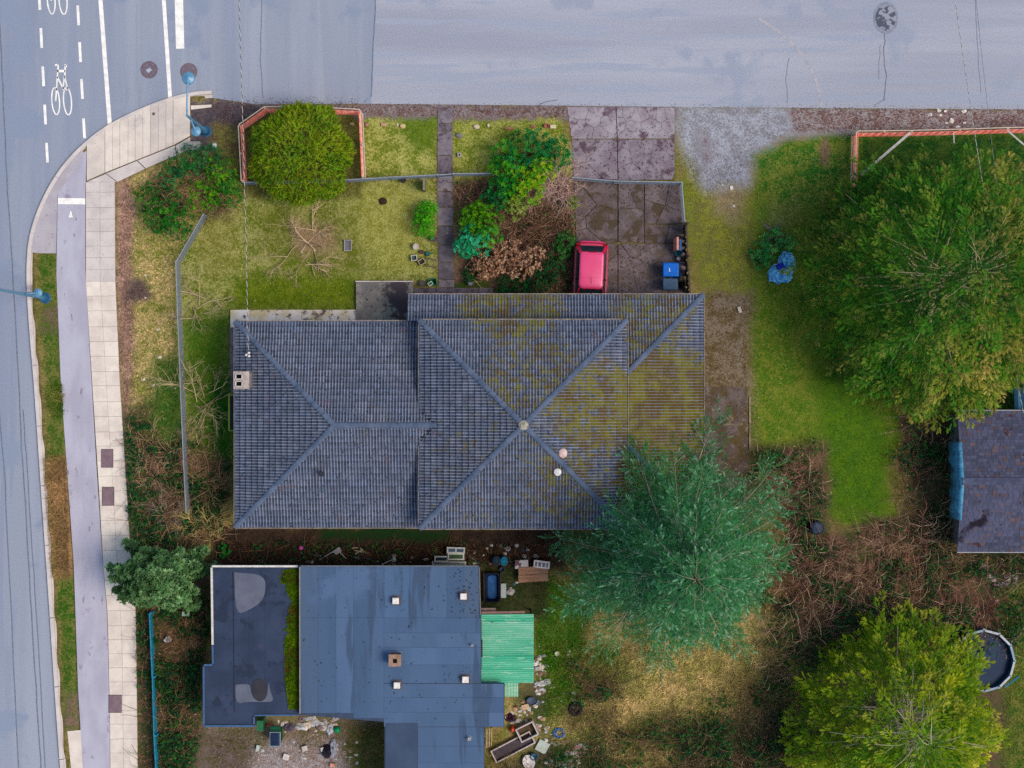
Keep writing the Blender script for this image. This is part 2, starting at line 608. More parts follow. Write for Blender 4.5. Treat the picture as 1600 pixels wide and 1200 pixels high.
def make_ground():
    step = 0.15
    xs = np.concatenate([[-700, -250, -90, -40], np.arange(-28, 28.01, step), [40, 90, 250, 700]])
    ys = np.concatenate([[-700, -250, -90, -35], np.arange(-22, 22.01, step), [35, 90, 250, 700]])
    X, Y = np.meshgrid(xs, ys)
    PX, PY = 800 + X * 32, 600 - Y * 32
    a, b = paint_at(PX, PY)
    z = np.where(PX > 320, -0.012 + 0.085 * sstep(168, 260, PY), 0.073)
    z = z + (fbm(PX, PY, 30, 5) - 0.5) * 0.05 * sstep(160, 240, PY) + (vnoise(PX, PY, 5, 6) - 0.5) * 0.02
    road = np.maximum(sdist(PX, PY, ROADPOLY), sdist(PX, PY, ROADEAST))
    z = z + (-0.09 - z) * sstep(2.0, 6.0, road)
    hard = np.maximum.reduce([sdist(PX, PY, q) for q in HARD])
    z = z + (np.minimum(z, 0.02) - 0.03 - z) * sstep(1, 6, hard)
    far = np.maximum(np.abs(X) / 28, np.abs(Y) / 22)
    z = np.where(far > 1.02, np.where(road > 0, -0.1, 0.05), z)
    ny, nx = X.shape
    V = np.stack([X, Y, z], -1).reshape(-1, 3)
    idx = np.arange(nx * ny).reshape(ny, nx)
    Q = np.stack([idx[:-1, :-1], idx[:-1, 1:], idx[1:, 1:], idx[1:, :-1]], -1).reshape(-1, 4)
    me = np_mesh('ground', V, Q, np.full(len(Q), 4), {'col': a.reshape(-1, 3), 'col2': b.reshape(-1, 3)})
    o = finish('ground', me, ground_material())
    return tag(o, 'mossy lawns, bare soil and gravel of the yards', kind='structure')


HARD = [
    [(88, 300), (135, 238), (300, 160), (300, 235), (184, 285), (184, 500), (190, 600), (202, 780), (215, 970), (218, 1400), (129, 1400), (88, 396), (62, 396)],
    [(684, 166), (706, 166), (708, 460), (684, 460)],
    [(889, 166), (1054, 166), (1054, 285), (1068, 300), (1072, 520), (900, 520)],
]
ground = make_ground()

# ------------------------------------------------------------------ streets
ASPH = mat('asphalt_new', C(136, 149, 179), C(158, 168, 193), sc_=0.5, lo=.3, hi=.7, c3=C(148, 159, 185), sc3=1.6, th3=0.52, c4=C(138, 152, 183), sc4=.35, th4=.56,
           grain=0.13, gsc=16, rough=0.9, bump=0.25, bsc=90, stretch=(1.0, 0.05, 1))
ASPHE = mat('asphalt_old', C(153, 161, 186), C(171, 178, 201), sc_=0.5, lo=.3, hi=.7, c3=C(158, 169, 197), sc3=1.4, th3=0.54, c4=C(153, 164, 192), sc4=.3, th4=.56,
            grain=0.17, gsc=15, rough=0.92, bump=0.35, bsc=80, stretch=(0.08, 1.0, 1))
PAINTW = mat('road_paint', C(250, 250, 255, 1.12), C(232, 234, 242), sc_=3, c3=C(205, 210, 222), sc3=26, th3=0.66, rough=0.7)
TAR = mat('tar_seal', C(104, 112, 134), C(124, 132, 156), sc_=5, rough=0.8)
CONC = mat('concrete_light', C(232, 224, 222), C(216, 207, 206), sc_=1.6, c3=C(206, 198, 202), sc3=14, th3=0.62, c4=C(202, 194, 198), sc4=0.8, th4=0.63, grain=0.10, gsc=60,
           rough=0.9, bump=0.12)
CONCG = mat('concrete_grey', C(216, 211, 216), C(202, 196, 203), sc_=1.4, c3=C(166, 160, 172), sc3=12, th3=0.64, c4=C(170, 162, 176), sc4=0.7, th4=0.62, grain=0.10, gsc=60,
            rough=0.9, bump=0.15)
PATHM = mat('path_asphalt', C(186, 188, 214), C(172, 172, 198), sc_=0.9, c3=C(146, 138, 164), sc3=3, th3=0.64, c4=C(152, 144, 172), sc4=0.8, th4=0.64, grain=0.14, gsc=70,
            rough=0.92, bump=0.2, stretch=(1, 0.4, 1))


def sheet(name, polypx, z, m, parent=None, thick=0.03, kind=None):
    b = MB()
    b.prism([tuple(W(x, y)[:2]) for x, y in polypx], z - thick, z)
    o = b.build(name, m, parent)
    if kind:
        o['kind'] = kind
    return o


road = sheet('road', ROADPOLY, 0.0, ASPH, None, 0.06, 'structure')
tag(road, 'smooth blue grey avenue with cycle markings')
road_e = sheet('street', ROADEAST, 0.0, ASPHE, None, 0.06, 'structure')
tag(road_e, 'rougher grey side street along the top')


def ribbon(pts, w, z=0.004, closed=False):
    """flat strip along photo pixels pts of width w pixels"""
    P = [W(x, y) for x, y in pts]
    n = len(P)
    V, F = [], []
    for i, p in enumerate(P):
        a = P[(i - 1) % n] if (closed or i > 0) else P[i]
        c = P[(i + 1) % n] if (closed or i < n - 1) else P[i]
        d = (c - a)
        d.normalize()
        s = Vector((-d.y, d.x, 0)) * (w / 64.0)
        V += [(p.x + s.x, p.y + s.y, z), (p.x - s.x, p.y - s.y, z)]
    for i in range(n if closed else n - 1):
        j = (i + 1) % n
        F.append((2 * i, 2 * i + 1, 2 * j + 1, 2 * j))
    return V, F


def marking(name, strips, parent=road, m=PAINTW, z=0.004):
    b = MB()
    for s in strips:
        V, F = ribbon(*s[:2], z=z, closed=(len(s) > 2 and s[2]))
        b.add(V, F)
    return b.build(name, m, parent)


marking('lane_line', [([(160, -60), (157, 0), (171.5, 194)][1:], 6.5)])
marking('lane_line', [([(148, -900), (157, -2)], 6.5)])
marking('edge_line', [([(252, -60), (266, 155)], 6.0)])
marking('stop_line', [([(278, -60), (281.5, 76)], 13)])
for k in range(-6, 6):
    x = 60 + 0.0495 * (44 + 60 * k)
    y0 = 44 + 59.7 * k
    if y0 + 30 > 260:
        continue
    marking('lane_dash', [([(x + 1.6, y0), (x + 3.2, y0 + 31)], 4.2)])
for k in range(-6, 4):
    y0 = 66 + 57.5 * k + (0 if k < 2 else 4)
    x = 124.3 + 0.052 * (y0 - 66)
    marking('lane_dash', [([(x, y0), (x + 1.7, y0 + 31)], 4.2)])


def ell(cx, cy, rx, ry, n=22, rot=0.07):
    o = []
    for k in range(n):
        a = 2 * math.pi * k / n
        x, y = rx * math.cos(a), ry * math.sin(a)
        o.append((cx + x - y * math.sin(-rot), cy + y + x * 0))
    return o


def bike(cx, cy):
    S = [(ell(cx - 9, cy + 28, 6.0, 21), 2.0, True), (ell(cx + 9.5, cy + 28, 6.2, 21.5), 2.0, True),
         ([(cx - 6, cy - 29), (cx - 5, cy - 27), (cx - 6.5, cy - 8), (cx - 9, cy + 28)], 2.2),
         ([(cx - 6.5, cy - 29), (cx - 10, cy - 28)], 2.6), ([(cx + 5, cy - 29), (cx + 8.5, cy - 26)], 2.6),
         ([(cx - 6.5, cy - 19), (cx + 6.0, cy - 19)], 4.0), ([(cx + 6, cy - 28), (cx + 5.2, cy - 9), (cx + 10, cy + 10)], 2.2),
         ([(cx - 6.5, cy - 10), (cx + 3.4, cy + 9)], 2.4), ([(cx + 4.8, cy - 12), (cx + 2.4, cy + 10), (cx + 10, cy + 10)], 2.2)]
    o = marking('bicycle_symbol', S)
    o['label'] = 'white painted bicycle pictogram'
    return o


bike(96, 130)
bike(89, -27)

for pts, w in (([(411, -400), (409, 20), (407, 90), (411, 163)], 1.3), ([(588, -400), (587, 0), (582.5, 90), (580, 161)], 1.8),
               ([(-2, 0), (3, 110), (12, 300), (24, 500), (34, 700), (46, 900), (58, 1100), (70, 1300)], 2.0),
               ([(-10, 520), (8, 760), (20, 1000), (33, 1300)], 1.8), ([(36, 640), (44, 760), (60, 1000), (74, 1250)], 1.6)):
    q = []
    for (x0, y0), (x1, y1) in zip(pts, pts[1:]):
        for t in np.linspace(0, 1, 8)[:-1]:
            q.append((x0 + (x1 - x0) * t + R.uniform(-.7, .7), y0 + (y1 - y0) * t))
    marking('tar_seam', [(q, w)], road, TAR, 0.004)
for pts, w in (([(1383, 52), (1381, 80), (1384, 120), (1382, 166)], 1.5), ([(1384, -300), (1385, 4)], 1.3), ([(1232, 90), (1228, 130), (1231, 168)], 1.0), ([(1383, 155), (1360, 168)], 0.9),
               ([(1376, 70), (1372, 100), (1374, 130)], 0.8), ([(1520, -200), (1526, 60), (1533, 168)], 0.8), ([(870, 156), (850, 160), (838, 164)], 1.2)):
    q = []
    for (x0, y0), (x1, y1) in zip(pts, pts[1:]):
        for t in np.linspace(0, 1, 6)[:-1]:
            q.append((x0 + (x1 - x0) * t + R.uniform(-1.2, 1.2), y0 + (y1 - y0) * t))
    marking('crack', [(q, w)], road_e, TAR, 0.004)
# pale curved scar on the side street
marking('paint_scar', [([(1185, 28), (1215, 48), (1238, 68), (1258, 92), (1272, 118), (1280, 142), (1284, 165)], 4.5)], road_e,
        mat('faded_paint', C(182, 180, 198), C(158, 164, 186), sc_=4), 0.004)
# thin leaf dirt drifted along the street edge
IRON = mat('rusty_iron', C(128, 116, 134), C(108, 98, 116), sc_=8, c3=C(150, 142, 160), sc3=30, rough=0.7, metal=0.0)
for i, (x, y, r, lab) in enumerate(((233, 109, 13.5, 'round iron manhole cover left of the white edge line'), (295, 112, 13.5, 'round iron manhole cover under the street lamp head'))):
    p = W(x, y)
    root = thing('manhole_cover', lab, 'manhole', (p.x, p.y, 0), 'manhole covers in the avenue')
    MB().lathe([(r / 32, 0.002), (r / 32, 0.010), (r / 32 * .92, 0.012)], (p.x, p.y, 0), 28).build('frame', plain(120, 106, 120), root)
    MB().lathe([(r / 32 * .84, 0.010), (r / 32 * .84, 0.018), (r / 32 * .8, 0.02)], (p.x, p.y, 0), 28).build('lid', IRON, root)
    b = MB()
    for j in range(-3, 4):
        b.box((p.x, p.y + j * .1, .022), (2 * math.sqrt(max(.01, .34 ** 2 - (j * .1) ** 2)) * .9, .03, .008), 0.4 * (i == 1))
    b.build('rib', IRON, root)
    if i == 0:
        MB().prism([(p.x - .03, p.y - .17), (p.x + .15, p.y - .02), (p.x + .02, p.y + .1), (p.x - .16, p.y - .02)], .02, .03).build('pale_patch', plain(184, 200, 224, .3), root)  # pale blue patch on the lid
p = W(1384, 28)
root = thing('manhole_cover', 'patched oval manhole in the side street with dark tar blot', 'manhole', (p.x, p.y, 0))
MB().lathe([(.60, .002), (.60, .010), (.52, .012)], (p.x, p.y, 0), 30, sy=1.3).build('collar', mat('patch_ring', C(126, 136, 158), C(146, 154, 176), sc_=6, grain=.2), root)
MB().lathe([(.50, .010), (.50, .018), (.48, .02)], (p.x, p.y, 0), 30, sy=1.25).build('lid', mat('patch_mid', C(150, 158, 180), C(84, 92, 112), sc_=2.2, lo=.48, hi=.54, grain=.2), root)

# ------------------------------------------------------------------ kerb, cycle path, pavement
kerb = link(bpy.data.objects.new('kerb', None))
tag(kerb, 'pale concrete kerb with gutter curving round the corner', kind='structure')
ORG[kerb.name] = Vector((0, 0, 0))


def offset(pts, d):
    o = []
    for i, (x, y) in enumerate(pts):
        a, c = pts[max(i - 1, 0)], pts[min(i + 1, len(pts) - 1)]
        dx, dy = c[0] - a[0], c[1] - a[1]
        L = math.hypot(dx, dy)
        o.append((x + dy / L * d, y - dx / L * d))
    return o


def resample(pts, step):
    out = [pts[0]]
    for (x0, y0), (x1, y1) in zip(pts, pts[1:]):
        n = max(1, int(math.hypot(x1 - x0, y1 - y0) / step))
        out += [(x0 + (x1 - x0) * k / n, y0 + (y1 - y0) * k / n) for k in range(1, n + 1)]
    return out


def smooth_line(pts, it=2):
    for _ in range(it):
        q = [pts[0]]
        for a, b in zip(pts, pts[1:]):
            q += [(a[0] * .75 + b[0] * .25, a[1] * .75 + b[1] * .25), (a[0] * .25 + b[0] * .75, a[1] * .25 + b[1] * .75)]
        pts = q + [pts[-1]]
    return pts


KL = resample(smooth_line(KERB[:-1]), 9)
side = -1.0
lines = [offset(KL, side * d) for d in (0.0, 5.0, 5.4, 5.9, 11.0)]
zs = [0.004, 0.006, 0.09, 0.118, 0.122]
per = 9
for s in range(0, len(KL) - 1, per):
    e = min(s + per, len(KL) - 1)
    b = MB()
    V, F = [], []
    m = e - s + 1
    for li, ln in enumerate(lines):
        for k in range(m):
            x, y = ln[s + k]
            x1, y1 = ln[min(s + k + 1, len(KL) - 1)] if k == 0 else ln[s + k - 1]
            f = 0.04 if k in (0, m - 1) else 0
            p = W(x + (x1 - x) * f, y + (y1 - y) * f)
            V.append((p.x, p.y, zs[li]))
    for li in range(len(lines) - 1):
        for k in range(m - 1):
            F.append((li * m + k, li * m + k + 1, (li + 1) * m + k + 1, (li + 1) * m + k))
    for k in range(m):
        V.append((V[4 * m + k][0], V[4 * m + k][1], -0.02))
    for k in range(m - 1):
        F.append((4 * m + k, 4 * m + k + 1, 5 * m + k + 1, 5 * m + k))
    b.add(V, [f[::-1] for f in F])
    b.build('kerb_stone', CONCG, kerb)
b = MB()
V, F = ribbon([(332, 152), (300, 154), (262, 164.5), (216, 182.5), (171, 205.5), (136, 233.5), (105, 267), (81.5, 304), (64, 345), (55, 380), (52, 420), (53, 460), (57, 520), (72, 720), (88, 950), (102, 1160), (110, 1300)], 1.6, 0.004)
b.add(V, F).build('gutter_seam', TAR, kerb)

cycle_path = sheet('cycle_path', [(91, 303), (133, 238), (136, 236), (134, 300), (134, 420), (144, 600), (152, 740), (160, 860), (168, 960), (172, 1120), (174, 1400), (131, 1400), (128, 1160), (123, 1080), (116, 880), (106, 740), (96, 600), (89, 430)],
                   0.10, PATHM, None, 0.09, 'structure')
tag(cycle_path, 'lilac grey asphalt cycle path between verge and pavement')
marking('give_way_bar', [([(91.5, 314.5), (134, 315)], 9.5)], cycle_path, PAINTW, 0.105)
b = MB()
b.add([tuple(W(108, 340)[:2]) + (.105,), tuple(W(115, 340)[:2]) + (.105,), tuple(W(111.5, 329)[:2]) + (.105,)], [(0, 1, 2)])
b.build('arrow_mark', PAINTW, cycle_path)
KIN = offset(KL, side * 11.9)
ramp = sheet('path_apron', [p for p in KIN if 230 < p[1] < 396 and p[0] < 136] + [(64, 396), (88.5, 396), (90.5, 304), (134.5, 241)], 0.104, mat('apron', C(184, 182, 198), C(172, 168, 186), sc_=1.2, c3=C(150, 144, 160), sc3=6, th3=.64, grain=.1, gsc=20), None, 0.09, 'structure')
ramp2 = sheet('path_apron', [(106, 1142), (127, 1140), (130, 1200), (131, 1300), (118, 1300), (112, 1200)], 0.104, CONC, None, 0.09, 'structure')

sidewalk = link(bpy.data.objects.new('sidewalk', None))
tag(sidewalk, 'pale concrete pavement of square slabs', kind='structure')
ORG[sidewalk.name] = Vector((0, 0, 0))
YL = [285, 301, 325, 343, 362, 385, 403, 422, 440, 463, 486, 511, 534, 557, 581, 603, 628, 651, 675, 697, 720, 744, 767, 790, 813, 837, 860, 884, 907, 930, 954,
      977, 999, 1021, 1043, 1065, 1086, 1110, 1131, 1154, 1176, 1200, 1224, 1248, 1272, 1296, 1320]
LE = ([285, 440, 600, 740, 880, 960, 1120, 1400], [135, 135, 145, 154, 162, 169, 172.5, 175])
ME = ([285, 440, 600, 740, 880, 1000, 1200, 1400], [157, 157.5, 167, 176, 184, 191.5, 194, 196])
RE = ([285, 440, 600, 740, 880, 960, 1120, 1400], [180, 181, 188, 197, 206, 213, 215, 218])


def slab(poly, m, z=0.118, g=0.17, parent=sidewalk, nm='slab', zf=None, th=0.1):
    cx = sum(p[0] for p in poly) / len(poly)
    cy = sum(p[1] for p in poly) / len(poly)
    q = []
    for x, y in poly:
        d = math.hypot(x - cx, y - cy)
        k = max(0.0, 1 - g * 1.4 / max(d, 1))
        q.append(tuple(W(cx + (x - cx) * k, cy + (y - cy) * k)[:2]))
    tx, ty = R.uniform(-.004, .004), R.uniform(-.004, .004)
    dz = R.uniform(-.006, .006)
    c = W(cx, cy)
    f = zf or (lambda x, y: z)
    b = MB()
    b.prism(q, f(c.x, c.y) - th, lambda x, y: f(x, y) + dz + (x - c.x) * tx + (y - c.y) * ty)
    return b.build(nm, m, parent)


CONCV = [CONC, mat('concrete_light_b', C(238, 231, 228), C(222, 214, 212), sc_=1.8, c3=C(204, 196, 200), sc3=12, th3=.64, grain=.1, gsc=60, bump=.12),
         mat('concrete_light_c', C(222, 214, 213), C(206, 198, 199), sc_=1.5, c3=C(192, 184, 190), sc3=10, th3=.62, grain=.1, gsc=60, bump=.12)]
for y0, y1 in zip(YL, YL[1:]):
    for (ax, ay), (bx, by) in ((LE, ME), (ME, RE)):
        pl = [(np.interp(y0, ax, ay), y0), (np.interp(y0, bx, by), y0 - .5), (np.interp(y1, bx, by), y1 - .5), (np.interp(y1, ax, ay), y1)]
        m = CONCG if y1 <= 441 else CONCV[R.choice((0, 0, 0, 1))]
        slab(pl, m)
# corner ramp: slabs fanned between the kerb and the band behind
xs_ = [136, 165, 177, 188, 201, 212, 224, 236, 248, 260, 271, 298]
_t = sorted(p for p in KIN if 120 < p[0] < 330 and p[1] < 260)
top = ([p[0] for p in _t], [p[1] for p in _t])
bot = ([130, 166, 275, 298], [284, 271, 227, 214])
for x0, x1 in zip(xs_, xs_[1:]):
    xm = (x0 + x1) / 2
    yb0, yb1 = (284 if x0 < 140 else np.interp(x0, *bot)), np.interp(x1, *bot)
    slab([(x0, np.interp(x0, *top)), (x1, np.interp(x1, *top)), (x1, yb1), (x0, yb0)], CONCV[R.choice((0, 0, 2))], g=1.0)
for q in ([(136, 284.5), (166, 271.5), (184, 285), (181, 285)], [(166, 271.5), (215, 251.5), (228, 264), (184, 285)], [(215, 251.5), (275, 227.5), (276, 243), (228, 264)], [(275, 227.5), (298, 214.5), (299, 233), (276, 243)]):
    slab(q, CONCG, g=.5)
for q in ([(298.5, 165.5), (331, 164), (331, 168), (299, 172)],):
    slab(q, CONCV[1], g=.2)
for cx, cy, w, h, lab in ((168.5, 716, 19, 29, 'upper of two brown lids close together in the pavement slabs'), (170, 775, 19, 29, 'lower of two brown lids close together in the pavement slabs'),
                          (181, 1099, 20.5, 28, 'lone brown utility lid in the pavement near the blue board fence')):
    p = W(cx, cy)
    root = thing('utility_cover', lab, 'lid', (p.x, p.y, .11), 'brown utility lids in the pavement')
    MB().box((p.x, p.y, .121), (w / 32, h / 32, .02)).build('frame', plain(96, 80, 90), root)
    MB().box((p.x, p.y, .126), (w / 32 - .05, h / 32 - .05, .026)).build('plate', mat('lid_brown', C(136, 116, 128), C(122, 104, 118), sc_=3, grain=.15), root)

# ------------------------------------------------------------------ cracked drive, front walk, patio, east strip
drive = link(bpy.data.objects.new('driveway', None))
tag(drive, 'cracked purplish concrete drive in front of the carport', kind='structure')
ORG[drive.name] = Vector((0, 0, 0))


def hp_clip(poly, nx, ny, d):
    """keep nx*x+ny*y<=d"""
    out = []
    n = len(poly)
    for i in range(n):
        a, b = poly[i], poly[(i + 1) % n]
        fa, fb = nx * a[0] + ny * a[1] - d, nx * b[0] + ny * b[1] - d
        if fa <= 0:
            out.append(a)
        if (fa < 0 < fb) or (fb < 0 < fa):
            t = fa / (fa - fb)
            out.append((a[0] + (b[0] - a[0]) * t, a[1] + (b[1] - a[1]) * t))
    return out


def voronoi(poly, seeds):
    cells = []
    for i, (sx, sy) in enumerate(seeds):
        c = list(poly)
        for j, (tx, ty) in enumerate(seeds):
            if i == j or not c:
                continue
            nx, ny = tx - sx, ty - sy
            c = hp_clip(c, nx, ny, nx * (sx + tx) / 2 + ny * (sy + ty) / 2)
        if len(c) >= 3:
            cells.append(c)
    return cells


DRV = [mat('drive_a', C(166, 161, 178), C(142, 133, 150), sc_=1.5, c3=C(88, 74, 90), sc3=6, th3=.62, c4=C(108, 92, 108), sc4=.8, th4=.54, grain=.14, gsc=50, bump=.3),
       mat('drive_b', C(148, 141, 158), C(126, 115, 132), sc_=1.5, c3=C(78, 64, 80), sc3=6, th3=.60, c4=C(96, 80, 94), sc4=.8, th4=.52, grain=.14, gsc=50, bump=.3)]
DRVL = [mat('drive_low_a', C(122, 112, 121), C(98, 88, 94), sc_=1.5, c3=C(66, 56, 54), sc3=8, th3=.58, c4=C(98, 88, 84), sc4=1.6, th4=.52, grain=.18, gsc=40, bump=.4),
        mat('drive_low_b', C(114, 102, 110), C(92, 82, 84), sc_=1.5, c3=C(130, 118, 118), sc3=8, th3=.66, c4=C(82, 72, 62), sc4=1.6, th4=.5, grain=.18, gsc=40, bump=.4)]


def dz_at(x, y):
    px, py = PXY(x, y)
    return gz(max(px, 330), py) + 0.022


def panel(quad, n, mats, nm, gap, seed, elong=1.0):
    r = random.Random(seed)
    xs = [p[0] for p in quad]
    ys = [p[1] for p in quad]
    seeds = []
    tries = 0
    while len(seeds) < n and tries < 4000:
        tries += 1
        s = (r.uniform(min(xs), max(xs)), r.uniform(min(ys), max(ys)))
        if not bool(inside(np.array([s[0]]), np.array([s[1]]), quad)[0]):
            continue
        A = abs(sum(quad[i][0] * quad[(i + 1) % len(quad)][1] - quad[(i + 1) % len(quad)][0] * quad[i][1] for i in range(len(quad)))) / 2
        if all((s[0] - t[0]) ** 2 + (s[1] - t[1]) ** 2 > .38 * A / n for t in seeds):
            seeds.append(s)
    for c in voronoi(quad, seeds):
        slab(c, r.choice(mats), g=gap, parent=drive, nm=nm, zf=dz_at, th=.09)


panel([(886, 167), (962, 167), (964, 217), (893, 217)], 8, DRV[:1], 'slab_piece', .22, 3)
panel([(963, 167), (1054, 168), (1054, 217), (965, 217)], 15, DRV[:1], 'slab_piece', .22, 5)
panel([(893, 218), (964, 218), (965, 281), (896, 281)], 4, DRV[1:], 'slab_piece', .22, 8)
panel([(965, 218), (1054, 218), (1054, 270), (1050, 281), (966, 282)], 5, DRV[1:], 'slab_piece', .22, 9)
panel([(897, 282), (965, 282), (965, 380), (900, 380)], 5, DRVL, 'slab_piece', .45, 12)
panel([(966, 283), (1006, 283), (1007, 379), (966, 379)], 4, DRVL, 'slab_piece', .45, 13)
panel([(1007, 284), (1066, 285), (1068, 350), (1007, 350)], 4, DRVL, 'slab_piece', .45, 14)
panel([(1007, 351), (1068, 351), (1070, 380), (1007, 380)], 3, DRVL, 'slab_piece', .45, 15)
panel([(901, 381), (965, 381), (965, 560), (901, 560)], 5, DRVL, 'slab_piece', .45, 16)
panel([(966, 381), (1070, 381), (1071, 560), (966, 560)], 7, DRVL, 'slab_piece', .45, 17)

walk = link(bpy.data.objects.new('front_path', None))
tag(walk, 'narrow path of grey slabs from the street to the house', kind='structure')
ORG[walk.name] = Vector((0, 0, 0))
WK = [mat('walk_a', C(132, 126, 140), C(112, 106, 122), sc_=2, c3=C(88, 82, 96), sc3=8, th3=.6, c4=C(92, 82, 92), sc4=1.3, th4=.56, grain=.12, bump=.2),
      mat('walk_b', C(118, 110, 124), C(96, 90, 104), sc_=2, c3=C(76, 70, 80), sc3=8, th3=.58, c4=C(84, 74, 80), sc4=1.3, th4=.54, grain=.12, bump=.2)]
WKD = mat('walk_wet', C(78, 74, 86), C(98, 94, 106), sc_=2.5, c3=C(172, 164, 166), sc3=5, th3=.66, grain=.12, rough=.5, bump=.2)
yy = [167, 193, 205, 243, 271, 299, 324, 353, 383, 410, 437, 449]
for i, (y0, y1) in enumerate(zip(yy, yy[1:])):
    xl = np.interp(y0, [166, 300, 450], [683.5, 683, 685])
    slab([(xl, y0), (xl + 23 + y0 * .006, y0 + .5), (xl + 23 + y1 * .006, y1 + .5), (xl, y1)], WKD if 353 <= y0 < 437 else WK[i % 2], g=.5, parent=walk, zf=lambda x, y: dz_at(x, y) + .01)
slab([(642, 450), (770, 450), (770, 475), (642, 475)], WK[1], parent=walk, g=.2, zf=lambda x, y: .1)

PATIO = mat('peeling_patio', C(226, 222, 228), C(204, 192, 160), sc_=1.3, c3=C(104, 90, 104), sc3=3.2, th3=.57, c4=C(128, 118, 122), sc4=1.6, th4=.54, grain=.1, bump=.2)
patio = link(bpy.data.objects.new('patio', None))
tag(patio, 'peeling white patio strip and grey landing beside the house', kind='structure')
ORG[patio.name] = Vector((0, 0, 0))
for x0, x1 in ((361, 392), (392, 432), (432, 472), (472, 515), (515, 557)):
    slab([(x0, 484.5), (x1, 484), (x1, 512), (x0, 512)], PATIO, parent=patio, g=.15, z=.22, th=.2)
slab([(360, 512.5), (368, 512.5), (368, 640), (362, 640)], WK[0], parent=patio, g=.2, z=.2, th=.2)
LAND = mat('landing_grey', C(142, 142, 138), C(112, 110, 116), sc_=1.2, c3=C(70, 66, 74), sc3=6, th3=.6, c4=C(76, 70, 78), sc4=.8, th4=.52, grain=.12, bump=.2)
for x0, x1 in ((557, 604), (604, 646)):
    slab([(x0, 441), (x1, 441), (x1, 512), (x0, 512)], LAND, parent=patio, g=.2, z=.3, th=.28)
slab([(556.4, 439.5), (646, 439.5), (646, 441), (556.4, 441)], CONCG, parent=patio, g=.05, z=.31, th=.28)

strip = link(bpy.data.objects.new('side_strip', None))
tag(strip, 'old mossy concrete strip beside the carport', kind='structure')
ORG[strip.name] = Vector((0, 0, 0))
MOSSC = mat('mossy_concrete', C(112, 102, 104), C(88, 76, 66), sc_=1.1, c3=C(138, 128, 126), sc3=5, th3=.62, c4=C(94, 82, 58), sc4=1.3, th4=.50, grain=.2, gsc=35, bump=.5)
for k, (y0, y1) in enumerate(((604, 664), (664, 716), (716, 790))):
    slab([(1096, y0), (1134, y0), (1134, y1), (1096, y1)], MOSSC, parent=strip, g=.5, zf=lambda x, y: .092)
    slab([(1134, y0), (1168, y0), (1168, y1), (1134, y1)], MOSSC, parent=strip, g=.5, zf=lambda x, y: .088)
slab([(1170, 620), (1172.5, 620), (1172, 704), (1170, 704)], mat('edging', C(168, 156, 138), C(122, 108, 92), sc_=3, grain=.15), parent=strip, g=.1, zf=lambda x, y: .13, nm='edging')

# ------------------------------------------------------------------ tiled house
SLOPE = 0.33
STUCCO = mat('stucco', C(190, 184, 176), C(176, 168, 160), sc_=2, grain=.1, bump=.3)
GLASS = mat('window_glass', C(40, 52, 66), None, rough=.08, spec=.8)
WHITE = plain(226, 226, 230, .55)
FASCIA = plain(196, 190, 190, .6)
GUTTER = mat('gutter_paint', C(190, 184, 188), C(150, 142, 144), sc_=3, c3=C(92, 78, 72), sc3=9, th3=.6, rough=.6)


def tile_material():
    m, nt, b, N, L = nodes_of('roof_tile')
    p = _pos(nt)
    a = N.new('ShaderNodeAttribute')
    a.attribute_name = 'col'
    base = a.outputs['Color']
    base = _mix(nt, _range(nt, _noise(nt, p, .7, 5), .4, .66), base, _mix(nt, 1.0, base, (1.22, 1.12, 1.04, 1), 'MULTIPLY'))
    base = _mix(nt, _range(nt, _noise(nt, p, 1.1, 4), .62, .70, 0, .45), base, C(112, 92, 102))
    base = _mix(nt, _range(nt, _noise(nt, p, 9, 3), .58, .65, 0, .75), base, C(38, 42, 58))
    dens = None
    for px, py, z, r, amt in ((935, 640, 5, 125, .50), (890, 760, 5, 110, .42), (830, 580, 5, 125, .41), (1050, 640, 3.6, 150, .62), (1040, 745, 3.4, 130, .70), (800, 480, 3.2, 130, .48),
                              (1020, 490, 3.4, 110, .44), (770, 740, 5, 190, .30), (560, 560, 4, 260, .20), (450, 720, 4, 200, .16)):
        q = W(px, py, z)
        d = N.new('ShaderNodeVectorMath')
        d.operation = 'DISTANCE'
        L.new(p, d.inputs[0])
        d.inputs[1].default_value = q
        o = _range(nt, d.outputs['Value'], r / 33.0, r / 75.0, 0, amt)
        dens = o if dens is None else _math(nt, 'MAXIMUM', dens, o)
    mp = N.new('ShaderNodeMapping')
    L.new(p, mp.inputs['Vector'])
    n = _math(nt, 'ADD', _math(nt, 'MULTIPLY', _noise(nt, p, 3.2, 5, .65), .6), _math(nt, 'MULTIPLY', _noise(nt, p, 14, 3), .4))
    th = _math(nt, 'SUBTRACT', .725, _math(nt, 'MULTIPLY', dens, .56))
    f = _range(nt, _math(nt, 'SUBTRACT', n, th), -.02, .05, 0, .92)
    f = _math(nt, 'MULTIPLY', f, _range(nt, a.outputs['Fac'], .055, .095, 1.0, .45))
    moss = _mix(nt, _range(nt, _noise(nt, p, 1.3, 3), .4, .6), C(112, 108, 14), C(92, 76, 26))
    base = _mix(nt, f, base, moss)
    g = _range(nt, _noise(nt, p, 45, 3), .3, .7, .8, 1.2, False)
    v = N.new('ShaderNodeVectorMath')
    v.operation = 'SCALE'
    L.new(base, v.inputs[0])
    L.new(g, v.inputs['Scale'])
    L.new(v.outputs[0], b.inputs['Base Color'])
    b.inputs['Roughness'].default_value = .8
    b.inputs['Specular IOR Level'].default_value = .06
    return m


